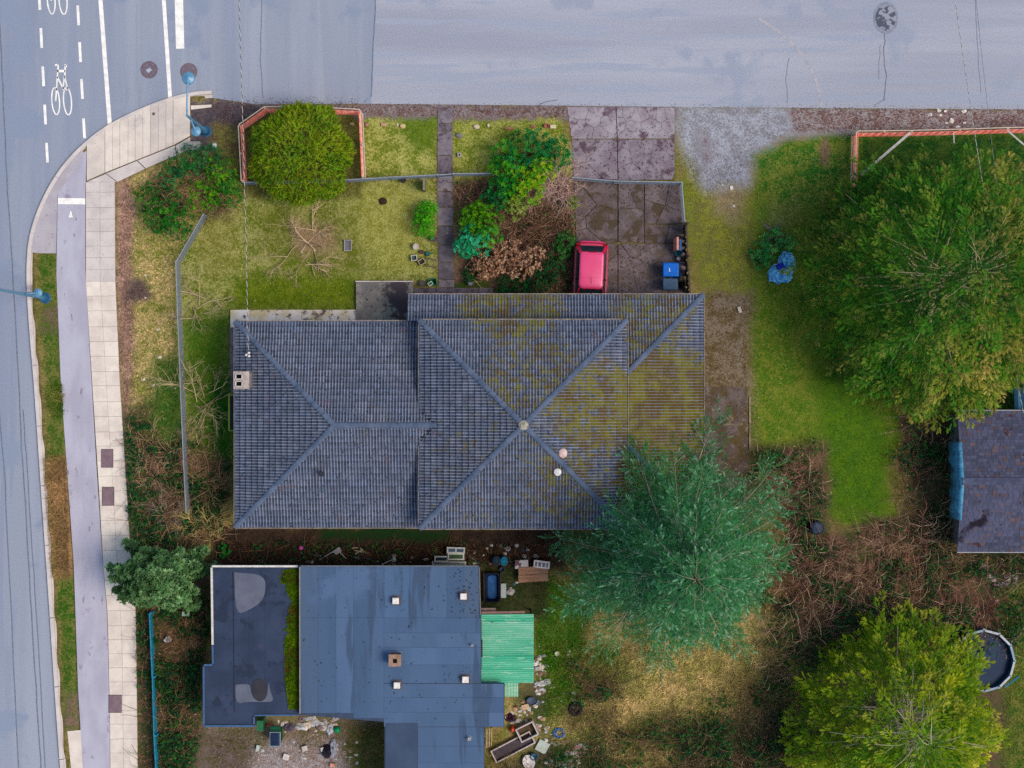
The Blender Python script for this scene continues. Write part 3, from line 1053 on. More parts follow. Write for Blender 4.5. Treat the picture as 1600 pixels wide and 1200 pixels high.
TILE = tile_material()
TW, TE = 0.285, 0.292
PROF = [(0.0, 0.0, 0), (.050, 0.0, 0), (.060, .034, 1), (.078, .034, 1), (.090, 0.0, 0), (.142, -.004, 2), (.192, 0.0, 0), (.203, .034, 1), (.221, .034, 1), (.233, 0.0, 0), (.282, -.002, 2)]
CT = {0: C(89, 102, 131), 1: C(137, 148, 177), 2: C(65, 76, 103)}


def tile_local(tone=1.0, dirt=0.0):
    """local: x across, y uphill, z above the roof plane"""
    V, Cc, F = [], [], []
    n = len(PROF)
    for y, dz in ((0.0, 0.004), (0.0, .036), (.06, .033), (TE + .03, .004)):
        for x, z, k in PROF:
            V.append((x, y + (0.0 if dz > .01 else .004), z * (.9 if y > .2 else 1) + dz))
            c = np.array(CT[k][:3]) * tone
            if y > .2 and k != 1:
                c = c * (1 - dirt)  # flat parts get darker towards the uphill end
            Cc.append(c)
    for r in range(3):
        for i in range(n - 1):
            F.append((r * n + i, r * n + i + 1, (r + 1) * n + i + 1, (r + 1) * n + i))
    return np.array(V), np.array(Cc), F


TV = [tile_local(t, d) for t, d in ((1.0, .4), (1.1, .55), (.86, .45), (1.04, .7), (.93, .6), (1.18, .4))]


def clip_poly3(pts, poly):
    """clip polygon pts (list of np arrays len>=3, clipped in xy) by convex ccw poly"""
    n = len(poly)
    for i in range(n):
        ax, ay = poly[i]
        bx, by = poly[(i + 1) % n]
        nx, ny = (by - ay), -(bx - ax)
        out = []
        m = len(pts)
        for k in range(m):
            p, q = pts[k], pts[(k + 1) % m]
            fp = nx * (p[0] - ax) + ny * (p[1] - ay)
            fq = nx * (q[0] - ax) + ny * (q[1] - ay)
            if fp <= 0:
                out.append(p)
            if (fp < 0 < fq) or (fq < 0 < fp):
                out.append(p + (q - p) * (fp / (fp - fq)))
        pts = out
        if len(pts) < 3:
            return []
    return pts


def ccw(poly):
    A = sum(poly[i][0] * poly[(i + 1) % len(poly)][1] - poly[(i + 1) % len(poly)][0] * poly[i][1] for i in range(len(poly)))
    return poly if A > 0 else poly[::-1]


class Slope:
    """eave: 'N','S','E','W' says which way water runs; e = coordinate of the eave; ze = its level"""

    def __init__(s, d, e, ze, polys, span):
        s.d, s.e, s.ze, s.polys, s.span = d, e, ze, [ccw(p) for p in polys], span
        s.up = {'N': (0, -1), 'S': (0, 1), 'E': (-1, 0), 'W': (1, 0)}[d]
        s.ac = {'N': (1, 0), 'S': (-1, 0), 'E': (0, -1), 'W': (0, 1)}[d]
        # x across must be right-handed with y uphill
        s.ac = (s.up[1], -s.up[0])

    def to_world(s, a, u, h):
        x = s.ac[0] * a + s.up[0] * u + (s.e if s.d in 'EW' else 0)
        y = s.ac[1] * a + s.up[1] * u + (s.e if s.d in 'NS' else 0)
        return x, y, s.ze + SLOPE * u + h

    def tiles(s):
        out = []
        a0, a1, umax = s.span
        na = int((a1 - a0) / TW) + 1
        for j in range(int(umax / TE) + 1):
            for i in range(na):
                out.append((a0 + i * TW, j * TE - .05))
        return out


house = thing('tiled_house', 'long house with blue grey hipped tile roofs in the middle of the lot', 'house', (0, -2, .05))
roof = MB()
# planes under the tiles
LX0, LN, LS, LZ = -13.02, 2.948, -6.737, 3.0
LRY = (LN + LS) / 2
LRX = LX0 + (LN - LS) / 2
LRZ = LZ + SLOPE * (LN - LS) / 2
CX0, CX1, CN, CS, CZ = -4.28, 5.316, 2.953, -6.674, 4.36
CAX, CAY = (CX0 + CX1) / 2, (CN + CS) / 2
CHW = (CX1 - CX0) / 2
KX0, KX1, KN, KS, KZ = -4.91, 9.035, 4.217, -6.54, 2.74
xj = CX0 + (LRZ - CZ) / SLOPE          # where the low ridge runs into the high roof
slopes = [
    Slope('N', LN, LZ, [[(LX0, LN), (-3.9, LN), (-3.9, LRY), (LRX, LRY)], [(-3.9, -1.46), (xj, LRY), (-3.9, LRY)]], (LX0, -3.5, 4.9)),
    Slope('S', LS, LZ, [[(LX0, LS), (-3.9, LS), (-3.9, LRY), (LRX, LRY)], [(-3.9, -2.32), (xj, LRY), (-3.9, LRY)]], (3.5, 13.1, 4.9)),
    Slope('W', LX0, LZ, [[(LX0, LN), (LX0, LS), (LRX, LRY)]], (-2.95, 6.8, 4.9)),
    Slope('N', CN, CZ, [[(CX0, CN), (CX1, CN), (CAX, CAY)]], (CX0, CX1, 4.9)),
    Slope('S', CS, CZ, [[(CX0, CS), (CX1, CS), (CAX, CAY)]], (-CX1, -CX0, 4.9)),
    Slope('W', CX0, CZ, [[(CX0, CN), (CX0, CS), (CAX, CAY)]], (-CN, -CS, 4.9)),
    Slope('E', CX1, CZ, [[(CX1, CN), (CX1, CS), (CAX, CAY)]], (CS, CN, 4.9)),
    Slope('N', KN, KZ, [[(KX0, KN), (KX0, 2.965), (CX0, 2.965), (CX0, KN)], [(CX0, KN), (CX0, 2.3), (5.0, 2.3), (5.0, KN)], [(5.0, KN), (5.0, KN - (KX1 - 5.0)), (KX1, KN)]], (KX0, KX1, 4.1)),
    Slope('E', KX1, KZ, [[(KX1, KN), (KX1, KS), (5.0, KS + KX1 - 5.0), (5.0, KN - KX1 + 5.0)]], (KS, KN, 4.1)),
    Slope('S', KS, KZ, [[(KX1, KS), (5.0, KS), (5.0, KS + KX1 - 5.0)]], (-KX1, -4.4, 3.6)),
]
# span axes run along ac; fix sign so spans cover the polygons
for s in slopes:
    aa = []
    for pl in s.polys:
        for x, y in pl:
            aa.append(x * s.ac[0] + y * s.ac[1])
    s.span = (min(aa), max(aa), s.span[2])
    for pl in s.polys:
        vs = []
        for x, y in pl:
            u = (x * s.up[0] + y * s.up[1]) - (s.e * (s.up[0] if s.d in 'EW' else s.up[1]))
            vs.append((x, y, s.ze + SLOPE * u - .012))
        roof.add(vs, [tuple(range(len(vs)))])
roof_o = roof.build('roof', plain(52, 56, 66), house)

cand = []
SV, SF, SCc = [], [], []
for si, s in enumerate(slopes):
    for (a, u) in s.tiles():
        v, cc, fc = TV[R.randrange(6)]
        cx, cy, cz = s.to_world(a + TW / 2, u + TE / 2, 0)
        w = np.array([s.to_world(a + p[0], u + p[1], p[2]) for p in ((0, 0, 0), (TW, 0, 0), (TW, TE + .03, 0), (0, TE + .03, 0))])
        hit = None
        for pl in s.polys:
            ins = inside(w[:, 0], w[:, 1], pl)
            if ins.all():
                hit = 'all'
                break
            cpl = clip_poly3([q for q in w], pl)
            if len(cpl) >= 3:
                hit = 'part'
        if hit is None:
            continue
        cand.append((si, a, u, hit, cz, (cx, cy)))
inner = [c for c in cand if c[3] == 'all']
# the 300 whole tiles that lie nearest to the camera: those round the high apex
inner.sort(key=lambda c: math.hypot(c[5][0] - CAX, c[5][1] - CAY) if c[0] in (3, 4, 5, 6) else 99)
single = set((c[0], c[1], c[2]) for c in inner[:300])
ROT = {'N': math.pi, 'S': 0.0, 'E': math.pi / 2, 'W': -math.pi / 2}
tmesh = {}
for si, a, u, hit, cz, _c in cand:
    s = slopes[si]
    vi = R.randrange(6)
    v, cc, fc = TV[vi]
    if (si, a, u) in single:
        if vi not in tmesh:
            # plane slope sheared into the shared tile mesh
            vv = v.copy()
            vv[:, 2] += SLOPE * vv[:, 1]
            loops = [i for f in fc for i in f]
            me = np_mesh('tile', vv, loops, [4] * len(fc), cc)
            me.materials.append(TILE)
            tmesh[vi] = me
        o = bpy.data.objects.new('tile', tmesh[vi])
        link(o)
        o.parent = roof_o
        o.location = Vector(s.to_world(a, u, 0)) - ORG[house.name]
        o.rotation_euler = (0, 0, math.atan2(s.ac[1], s.ac[0]))
        ORG[o.name] = ORG[house.name]
        continue
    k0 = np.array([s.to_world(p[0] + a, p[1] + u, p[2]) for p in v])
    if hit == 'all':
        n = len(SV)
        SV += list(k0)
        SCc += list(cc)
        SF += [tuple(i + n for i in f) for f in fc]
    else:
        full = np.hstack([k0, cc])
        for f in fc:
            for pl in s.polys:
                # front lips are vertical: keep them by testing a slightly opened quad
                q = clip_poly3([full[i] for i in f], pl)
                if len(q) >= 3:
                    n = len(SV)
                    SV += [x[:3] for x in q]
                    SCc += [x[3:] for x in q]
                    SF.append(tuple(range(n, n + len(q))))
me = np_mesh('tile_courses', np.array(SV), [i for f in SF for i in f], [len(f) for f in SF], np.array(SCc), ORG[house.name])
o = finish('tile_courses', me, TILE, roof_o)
o['kind'] = 'stuff'

# ridge and hip caps
CAPM = mat('hip_cap', C(78, 93, 122), C(98, 112, 142), sc_=1.4, c3=C(70, 86, 124), sc3=12, th3=.62, c4=C(150, 150, 158), sc4=4, th4=.74, grain=.1, rough=.75)
capme = {}


def cap_mesh(ds):
    V, F = [], []
    n = 7
    for y, r, dz in ((0.0, .108, -.03), (0.0, .142, .004), (.40, .120, -.014)):
        for k in range(n):
            a = math.pi * (k / (n - 1))
            V.append((-math.cos(a) * r, y, math.sin(a) * r * .62 + dz - .035))
    for q in range(2):
        for k in range(n - 1):
            F.append((q * n + k, q * n + k + 1, (q + 1) * n + k + 1, (q + 1) * n + k))
    me = bpy.data.meshes.new('hip_cap')
    me.from_pydata(V, [], F)
    me.materials.append(CAPM)
    return me


CAPME = cap_mesh(0)


def caps(a, b, lift=.055):
    a, b = Vector(a), Vector(b)
    d = b - a
    n = max(1, int(d.length / .36))
    q = d.to_track_quat('Y', 'Z')
    for k in range(n):
        p = a + d * (k / n)
        o = bpy.data.objects.new('hip_cap', CAPME)
        link(o)
        o.parent = roof_o
        o.location = p + Vector((0, 0, lift)) - ORG[house.name]
        o.rotation_euler = q.to_euler()
        o.scale = (R.uniform(.96, 1.04), d.length / n / .36, 1)
        ORG[o.name] = ORG[house.name]


CAZ = CZ + SLOPE * CHW
caps((LX0, LN, LZ), (LRX, LRY, LRZ))
caps((LX0, LS, LZ), (LRX, LRY, LRZ))
caps((xj + .1, LRY, LRZ), (LRX, LRY, LRZ), .07)
for x, y in ((CX0, CN), (CX1, CN), (CX0, CS), (CX1, CS)):
    caps((x, y, CZ), (CAX, CAY, CAZ))
caps((KX1, KN, KZ), (5.2, KN - (KX1 - 5.2), KZ + SLOPE * (KX1 - 5.2)))
caps((KX1, KS, KZ), (5.2, KS + (KX1 - 5.2), KZ + SLOPE * (KX1 - 5.2)))
MB().lathe([(.24, 0), (.22, .06), (.12, .12), (.02, .14)], (CAX, CAY, CAZ + .03), 12).build('apex_cap', mat('mortar', C(176, 176, 172), C(120, 120, 104), sc_=8), roof_o)
# dark valley flashing where the low ridge meets the high slope
FL = plain(40, 44, 56, .7)
for y in (LN, LS):
    yv = LN - (CZ - LZ) / SLOPE if y == LN else LS + (CZ - LZ) / SLOPE
    MB().beam((CX0 + .0, yv, CZ + .04), (xj + .02, LRY + (.02 if y == LN else -.02), LRZ + .045), .17, .014).build('valley_flashing', FL, roof_o)


def eave(p, q, z, nm='gutter', m=GUTTER, outx=0, outy=0):
    b = MB()
    o = Vector((outx, outy, 0)) * .045
    P, Q = Vector((p[0], p[1], z)) + o, Vector((q[0], q[1], z)) + o
    b.beam(P + Vector((0, 0, -.05)), Q + Vector((0, 0, -.05)), .018, .10)
    o2 = Vector((outx, outy, 0)) * -.055
    b.beam(P + o2 + Vector((0, 0, -.095)), Q + o2 + Vector((0, 0, -.095)), .11, .012)
    b.build(nm, m, house)
    f = MB()
    o3 = Vector((outx, outy, 0)) * -.10
    f.beam(P + o3 + Vector((0, 0, -.13)), Q + o3 + Vector((0, 0, -.13)), .03, .2)
    f.build('fascia', FASCIA, house)


eave((LX0, LN), (-4.3, LN), LZ, outy=1)
eave((LX0, LS), (-4.3, LS), LZ, outy=-1)
eave((LX0, LN), (LX0, LS), LZ, outx=-1)
eave((CX0, CN), (CX1, CN), CZ, outy=1)
eave((CX0, CS), (CX1, CS), CZ, outy=-1)
eave((CX1, CN), (CX1, CS), CZ, outx=1)
eave((CX0, CN), (CX0, LRY + .95), CZ, outx=-1)
eave((CX0, CS), (CX0, LRY - .95), CZ, outx=-1)
eave((KX0, KN), (KX1, KN), KZ, outy=1)
eave((KX1, KN), (KX1, KS), KZ, outx=1)
# walls
def wall_box(x0, x1, y0, y1, z0, z1, nm='wall', m=STUCCO, root=None):
    root = root or house
    t = .18
    b = MB()
    for c, s in ((((x0 + x1) / 2, y1 - t / 2), (x1 - x0, t)), (((x0 + x1) / 2, y0 + t / 2), (x1 - x0, t)), ((x0 + t / 2, (y0 + y1) / 2), (t, y1 - y0 - 2 * t)), ((x1 - t / 2, (y0 + y1) / 2), (t, y1 - y0 - 2 * t))):
        b.box((c[0], c[1], (z0 + z1) / 2), (s[0], s[1], z1 - z0))
    return b.build(nm, m, root)


wall_box(LX0 + .5, -4.0, LS + .5, LN - .5, .03, 3.1)
wall_box(CX0 + .45, CX1 - .45, CS + .5, CN - .5, .03, 4.45)


def window(root, c, w, h, axis, nm='window', m=WHITE):
    """axis 'x': pane faces along y"""
    b = MB()
    f = .07
    ax = Vector((1, 0, 0)) if axis == 'x' else Vector((0, 1, 0))
    c = Vector(c)
    for s in (-1, 1):
        b.beam(c + ax * (s * w / 2) + Vector((0, 0, -h / 2)), c + ax * (s * w / 2) + Vector((0, 0, h / 2)), f, f)
        b.beam(c - ax * (w / 2) + Vector((0, 0, s * h / 2)), c + ax * (w / 2) + Vector((0, 0, s * h / 2)), f, f)
    o = b.build(nm, m, root)
    sz = (w - f, .02, h - f) if axis == 'x' else (.02, w - f, h - f)
    MB().box(c, sz).build('pane', GLASS, o)
    return o


for x in (-11.2, -8.6, -6.2):
    window(house, (x, LN - .49, 1.7), 1.6, 1.1, 'x')
for x in (-11, -7.5):
    window(house, (x, LS + .49, 1.7), 1.3, 1.0, 'x')
window(house, (LX0 + .49, -4.6, 1.7), 1.5, 1.1, 'y')
for x in (-1.5, 2.0):
    window(house, (x, CS + .49, 3.1), 1.4, 1.0, 'x')
    window(house, (x, CN - .49, 3.4), 1.4, .8, 'x')
MB().box((-3.25, CN - .48, 1.08), (.95, .06, 2.05)).build('door', plain(96, 66, 52), house)
for x, y in ((KX0 + .3, KN - .35), (-.6, KN - .35), (2.6, KN - .35), (KX1 - .4, KN - .35), (KX1 - .4, -1.2), (KX1 - .4, KS + .4)):
    MB().box((x, y, 1.36), (.14, .14, 2.6)).build('carport_post', WHITE, house)
wall_box(5.0, KX1 - .55, KS + .5, -3.4, .03, 2.8, 'storeroom_wall')
# green bench-like frame under the west eave
b = MB()
p0, p1 = W(358, 617, 2.4), W(358, 673, 2.4)
b.beam(p0, p1, .06, .05)
b.beam(p0, (p0.x + .55, p0.y, 2.4), .06, .05)
b.beam(p1, (p1.x + .55, p1.y, 2.4), .06, .05)
b.build('awning_frame', plain(112, 140, 50), house)
MB().beam((p0.x + .22, p0.y - .05, 2.39), (p1.x + .22, p1.y + .05, 2.39), .34, .02).build('awning_panel', plain(40, 44, 52), house)

# brick chimney with two flues on the west slope
ch = thing('chimney', 'pale weathered chimney with two dark flues on the west slope', 'chimney', (W(378, 594, 4.3).x, W(378, 594, 4.3).y, 3.05))
cc = W(377, 594, 4.3)
BR = mat('chimney_brick', C(150, 142, 146), C(128, 116, 116), sc_=6, c3=C(120, 128, 70), sc3=8, th3=.64, c4=C(186, 148, 148), sc4=5, th4=.62, grain=.15)
z0, z1 = 2.2, 4.22
MB().box((cc.x, cc.y, (z0 + z1) / 2), (.66, .72, z1 - z0)).build('shaft', BR, ch)
b = MB()
for x, y, sx, sy in ((-.31, 0, .1, .8), (.22, 0, .28, .8), (-.10, .34, .34, .12), (-.10, -.34, .34, .12), (-.10, 0, .34, .12)):
    b.box((cc.x + x, cc.y + y, z1 + .05), (sx, sy, .1))
b.build('crown_slab', mat('chimney_cap', C(196, 186, 190), C(168, 158, 160), sc_=5, c3=C(130, 136, 84), sc3=9, th3=.62), ch)
for dy in (.17, -.17):
    b = MB()
    for x, y, sx, sy in ((-.25, 0, .05, .24), (.05, 0, .05, .24), (-.10, .115, .30, .04), (-.10, -.115, .30, .04)):
        b.box((cc.x + x, cc.y + dy + y, z1 + .10), (sx, sy, .16))
    b.build('flue', plain(206, 204, 206), ch)
    MB().box((cc.x - .1, cc.y + dy, z1 + .02), (.28, .22, .02)).build('flue_hole', plain(14, 14, 16, .95), ch)  # black plate stands for the dark hole of the flue
b = MB()
b.box((cc.x + .40, cc.y, 3.28), (.16, .9, .10))
b.build('flashing', plain(84, 92, 108), ch)

# small roof fittings
def fitting(px, py, z, name, label, kind):
    p = W(px, py, z)
    root = thing(name, label, 'vent', (p.x, p.y, z - .3))
    if kind == 'cowl':
        MB().lathe([(.09, -.4), (.09, .1)], p, 12).build('pipe', plain(170, 160, 160), root)
        MB().lathe([(.11, .08), (.22, .10), (.24, .16), (.16, .22), (.03, .24)], p, 18).build('cap', plain(236, 206, 212), root)
    elif kind == 'metal':
        MB().lathe([(.08, -.5), (.08, .3)], p, 12).build('pipe', plain(190, 200, 220, .35, .8), root)
        MB().lathe([(.10, .3), (.17, .32), (.17, .38), (.05, .42)], p, 14).build('cap', plain(240, 242, 250, .3), root)
        MB().beam(p + Vector((-.12, -.34, -.22)), p + Vector((.12, -.34, -.22)), .3, .05).build('base_flashing', plain(182, 190, 214, .35, .6), root)
    else:
        MB().box(p, (.16, .16, .5)).build('pipe', plain(60, 66, 84), root)
        MB().box(p + Vector((0, 0, .26)), (.24, .2, .05)).build('cap', plain(48, 52, 66), root)
    return root


fitting(878, 708, 5.2, 'roof_vent', 'round pale pink vent cowl near the south-east hip', 'cowl')
fitting(871, 737, 5.0, 'roof_vent', 'shiny metal flue with white cap below the pink cowl', 'metal')
fitting(503, 740, 4.3, 'roof_vent', 'small dark square vent on the low south slope', 'box')
p = W(388, 553, 3.5)
root = thing('service_mast', 'short mast with white insulators where the overhead cable lands', 'mast', (p.x, p.y, 3.0))
MB().tube([(p.x, p.y, 2.9), (p.x, p.y, 3.75)], .03, 8).build('pipe', plain(170, 170, 178), root)
for dx, dy in ((-.07, -.05), (.05, .05), (.06, -.1)):
    MB().lathe([(.04, 0), (.06, .04), (.04, .08), (.055, .12), (.03, .16)], (p.x + dx, p.y + dy, 3.6), 10).build('insulator', plain(244, 238, 244, .3), root)

# ------------------------------------------------------------------ flat-roofed neighbour
nb = thing('flat_roofed_house', 'low house with blue grey flat roof and rubbish around it', 'house', (-5, -13, .05))
ZW, ZE = 2.9, 3.25
NW = [(332, 885), (468, 884), (468, 1117), (398, 1118), (398, 1135), (318, 1135), (318, 1038), (332, 1036)]
NE = [(468, 884), (749, 884), (752, 962), (752, 1068), (788, 1068), (788, 1136), (757, 1136), (757, 1290), (601, 1290), (601, 1128), (468, 1117)]
w2 = lambda pl, z: [tuple(W(x, y, z)[:2]) for x, y in pl]
ROOFW = mat('roof_felt_dark', C(58, 70, 98), C(50, 61, 86), sc_=.8, c3=C(46, 56, 78), sc3=1.2, th3=.56, c4=C(78, 76, 100), sc4=.5, th4=.61, grain=.12, gsc=18, rough=.6, bump=.15)
rw = MB().prism(w2(NW, ZW), ZW - .18, ZW).build('low_roof', ROOFW, nb)
re_ = MB().prism(w2(NE, ZE), ZE - .22, ZE).build('high_roof', plain(62, 76, 104), nb)
# felt strips, each a lap of its own
FELT = []
for k, (c, d) in enumerate((((78, 102, 140), (70, 94, 130)), ((76, 100, 137), (84, 109, 149)), ((80, 105, 144), (73, 97, 135)), ((74, 94, 126), (80, 102, 136)), ((84, 111, 152), (76, 102, 141)))):
    FELT.append(mat('roof_felt_%s' % 'abcde'[k], C(*c), C(*d), sc_=.6, lo=.3, hi=.7, stretch=(1, .12, 1), c3=C(68, 88, 120), sc3=1.1, th3=.57, c4=C(84, 108, 148), sc4=.18, th4=.55, grain=.09, gsc=18, rough=.65, bump=.12))


def felt(x0, y0, x1, y1, m, z, parent):
    tl, br = W(x0, y0, z), W(x1, y1, z)
    b = MB()
    tilt = R.uniform(.001, .004)
    b.prism([(tl.x, tl.y), (br.x, tl.y), (br.x, br.y), (tl.x, br.y)], z + .001, lambda x, y: z + .005 + tilt * (x - tl.x) + (.003 if x > tl.x + .1 else 0))
    return b.build('felt_strip', m, parent)


xw = [469, 497, 525, 552, 580, 600, 640, 671, 698, 725, 748.4]
pick = [3, 0, 1, 0, 2, 4, 2, 1, 0, 3]
for (x0, x1), k in zip(zip(xw, xw[1:]), pick):
    felt(x0, 885, x1 - .25, 965, FELT[k], ZE, re_)
for (x0, x1), k in zip(zip(xw[:6], xw[1:6]), (3, 0, 1, 0, 1)):
    felt(x0, 965.3, x1 - .25, 1114 if x1 < 560 else 1122, FELT[k], ZE, re_)
for y0, y1, k in ((965.3, 989, 2), (989, 1012, 1), (1012, 1039, 4), (1039, 1067.5, 2)):
    felt(600, y0, 751, y1 - .3, FELT[k], ZE, re_)
for y0, y1, k in ((1068.5, 1090, 1), (1090, 1113, 2), (1113, 1135.5, 1)):
    felt(600, y0, 787, y1 - .3, FELT[k], ZE, re_)
for y0, y1, k in ((1136, 1166, 1), (1166, 1192, 1), (1192, 1240, 2), (1240, 1288, 0)):
    felt(653, y0, 756, y1 - .3, FELT[k], ZE, re_)
felt(602.5, 1130, 652.5, 1288, mat('roof_felt_grey', C(70, 86, 116), C(62, 76, 104), sc_=.5, grain=.1, gsc=18), ZE + .012, re_)
for (x0, x1), k in zip(((366, 389), (389, 414), (414, 440)), (0, 1, 2)):
    b = MB()
    tl, br = W(x0, 894, ZW), W(x1 - .3, 1112, ZW)
    b.prism([(tl.x, tl.y), (br.x, tl.y), (br.x, br.y), (tl.x, br.y)], ZW + .001, ZW + .006 + .001 * k)
    b.build('felt_strip', ROOFW, rw)
# paler dried puddle patches on the low roof
PUD = mat('dried_puddle', C(104, 110, 132), C(92, 98, 120), sc_=1.5, grain=.1, rough=.5)
for pl in ([(366, 894), (414, 898), (415, 925), (409, 940), (390, 953), (368, 961)], [(368, 1070), (390, 1068), (392, 1078), (396, 1092), (410, 1092), (418, 1082), (420, 1062), (422, 1080), (429, 1096), (410, 1097), (388, 1096), (368, 1100)]):
    MB().prism(w2(smooth_line(pl + pl[:1], 2)[:-1], ZW), ZW + .009, ZW + .0115).build('silt_patch', PUD, rw)
MB().prism(w2(ell(405, 1078, 13, 18), ZW), ZW + .009, ZW + .0125).build('silt_patch', mat('puddle_dark', C(64, 62, 70), C(54, 56, 68), sc_=2, rough=.4), rw)


def edge(root, pts, z, w, h, m, nm='roof_edge'):
    for (x0, y0), (x1, y1) in zip(pts, pts[1:]):
        MB().beam(W(x0, y0, z) + Vector((0, 0, h / 2)), W(x1, y1, z) + Vector((0, 0, h / 2)), w, h).build(nm, m, root)


edge(rw, [(331.5, 884.5), (466, 884.5)], ZW + .002, .09, .1, WHITE)
edge(rw, [(331, 886.5), (332.6, 1007)], ZW + .003, .09, .1, WHITE)
BLUEE = plain(70, 104, 150, .5)
edge(rw, [(332.5, 1008), (333, 1037)], ZW + .002, .08, .08, BLUEE)
edge(rw, [(332, 1038.5), (319, 1039)], ZW + .002, .08, .08, BLUEE)
edge(rw, [(318.5, 1041), (319, 1132)], ZW + .002, .08, .08, BLUEE)
edge(rw, [(318, 1134), (398, 1134)], ZW + .002, .09, .08, BLUEE)
edge(rw, [(397, 1131), (397, 1120)], ZW + .004, .08, .08, BLUEE)
edge(rw, [(398, 1117.5), (467, 1117)], ZW + .002, .07, .06, BLUEE)
edge(re_, [(468.5, 886), (468.8, 1115)], ZE + .001, .05, .05, plain(150, 146, 150))
edge(re_, [(470, 884.4), (747, 884.4)], ZE + .001, .06, .05, plain(104, 112, 128))
edge(re_, [(749, 887), (750.6, 960)], ZE + .001, .05, .04, plain(120, 120, 128))
edge(rw, [(364, 893), (366, 1112)], ZW + .002, .03, .012, plain(40, 40, 58), 'felt_lap')
# walls below
wl = [tuple(W(x, y, ZW)[:2]) for x, y in ((344, 896), (463, 896), (463, 1106), (386, 1106), (386, 1123), (330, 1123), (330, 1048), (344, 1048))]
MB().prism(wl, .02, ZW - .2).build('wall', STUCCO, nb)
wl = [tuple(W(x, y, ZE)[:2]) for x, y in ((478, 896), (737, 896), (737, 1125), (745, 1125), (745, 1280), (613, 1280), (613, 1112), (478, 1104))]
MB().prism(wl, .02, ZE - .25).build('wall', STUCCO, nb)
q = W(390, 1121, 0)
window(nb, (W(358, 0, ZW).x, W(0, 1123.5, ZW).y, 1.5), 1.2, 1.0, 'x')
for x in (520, 580, 660):
    window(nb, (W(x, 0, ZE).x, W(0, 895.5, ZE).y, 1.8), 1.3, .9, 'x')
MB().box((W(545, 0, ZE).x, W(0, 1109.5, ZE).y, 1.05), (.9, .06, 2.0)).build('door', plain(112, 88, 72), nb)
for x, y in ((778, 1078), (778, 1128)):
    MB().box((W(x, y, ZE).x, W(x, y, ZE).y, 1.52), (.12, .12, 3.0)).build('porch_post', WHITE, nb)

# skylight caps, chimney, pipes on the flat roof
for x, y, lab in ((618, 939, 'white square vent box on the flat roof, upper one by the seams'), (724, 932, 'white square vent box near the flat roof edge beside the blue tub'),
                  (620, 1071, 'white square vent box on the flat roof below the brick stack'), (727, 1062, 'white square vent box on the flat roof beside the green sheeting')):
    p = W(x, y, 3.5)
    root = thing('vent_box', lab, 'vent', (p.x, p.y, ZE), 'white vent boxes on the flat roof')
    MB().box((p.x, p.y, ZE + .02), (.44, .44, .04)).build('base', plain(96, 86, 92), root)
    MB().box((p.x, p.y, ZE + .12), (.27, .27, .2)).build('curb', plain(200, 196, 200), root)
    MB().box((p.x, p.y, ZE + .25), (.32, .32, .10), 0, top=.86).build('cap', plain(246, 244, 250, .4), root, bevel=.02)
p = W(617, 1032, 3.9)
root = thing('chimney', 'short rusty brick stack with a square black flue on the flat roof', 'chimney', (p.x, p.y, ZE))
MB().box((p.x, p.y, ZE + .3), (.50, .50, .6)).build('shaft', mat('stack_brick', C(132, 104, 96), C(104, 84, 78), sc_=10, c3=C(176, 168, 168), sc3=14, th3=.66), root)
b = MB()
for x, y, sx, sy in ((-.19, 0, .2, .56), (.19, 0, .18, .56), (.0, .18, .18, .2), (0, -.2, .18, .16)):
    b.box((p.x + x, p.y + y, ZE + .64), (sx, sy, .08))
b.build('crown_slab', mat('stack_cap', C(142, 118, 92), C(168, 140, 138), sc_=6, c3=C(100, 92, 60), sc3=12), root)
MB().box((p.x, p.y - .03, ZE + .612), (.16, .18, .02)).build('flue_hole', plain(10, 10, 12, .95), root)  # black plate painted as the dark depth of the stack
MB().box((p.x, p.y, ZE + .02), (.7, .7, .03)).build('flashing', plain(86, 110, 150), root)
for x, y, r, lab in ((737, 1009, .05, 'small pale pipe vent on the flat roof near the green sheeting'), (733, 1155, .07, 'pipe vent with dark mouth on the flat roof extension')):
    p = W(x, y, 3.5)
    root = thing('pipe_vent', lab, 'vent', (p.x, p.y, ZE))
    MB().lathe([(r, 0), (r, .24), (r * .7, .25), (r * .7, .2)], (p.x, p.y, ZE), 12).build('pipe', plain(206, 206, 214), root)
    MB().lathe([(r * 2.2, .006), (r * 2, .03)], (p.x, p.y, ZE), 12).build('flashing', plain(104, 122, 156), root)
tag(MB().lathe([(.06, 0), (.07, .03), (.03, .06)], (0, 0, 0), 7, sx=1.3).build('scrap', WHITE, None, W(578, 1075, ZE + .008)), 'white scrap lying by itself on the flat roof', 'litter')
tag(MB().lathe([(.05, 0), (.06, .03), (.03, .05)], (0, 0, 0), 7, sy=1.4).build('scrap', WHITE, None, W(653, 1075, ZE + .008)), 'small bright scrap between two vent boxes on flat roof', 'litter')

# ------------------------------------------------------------------ green corrugated porch cover
def corrugated(x0, y0, x1, y1, z, pitch, amp, along, zslope=0.0):
    """wave runs across `along` axis; px corners"""
    tl, br = W(x0, y0, z), W(x1, y1, z)
    V, F = [], []
    L = abs(tl.y - br.y) if along == 'x' else abs(br.x - tl.x)
    n = max(6, int(L / pitch * 6))
    for i in range(n + 1):
        t = i / n
        h = math.sin(t * L / pitch * 2 * math.pi) * amp
        for e in (0, .5, 1):
            if along == 'x':
                x, y = tl.x + (br.x - tl.x) * e, tl.y + (br.y - tl.y) * t
            else:
                x, y = tl.x + (br.x - tl.x) * t, tl.y + (br.y - tl.y) * e
            V.append((x, y, z + h + zslope * e))
    for i in range(n):
        for e in (0, 1):
            F.append((i * 3 + e, i * 3 + e + 1, (i + 1) * 3 + e + 1, (i + 1) * 3 + e))
    return V, F


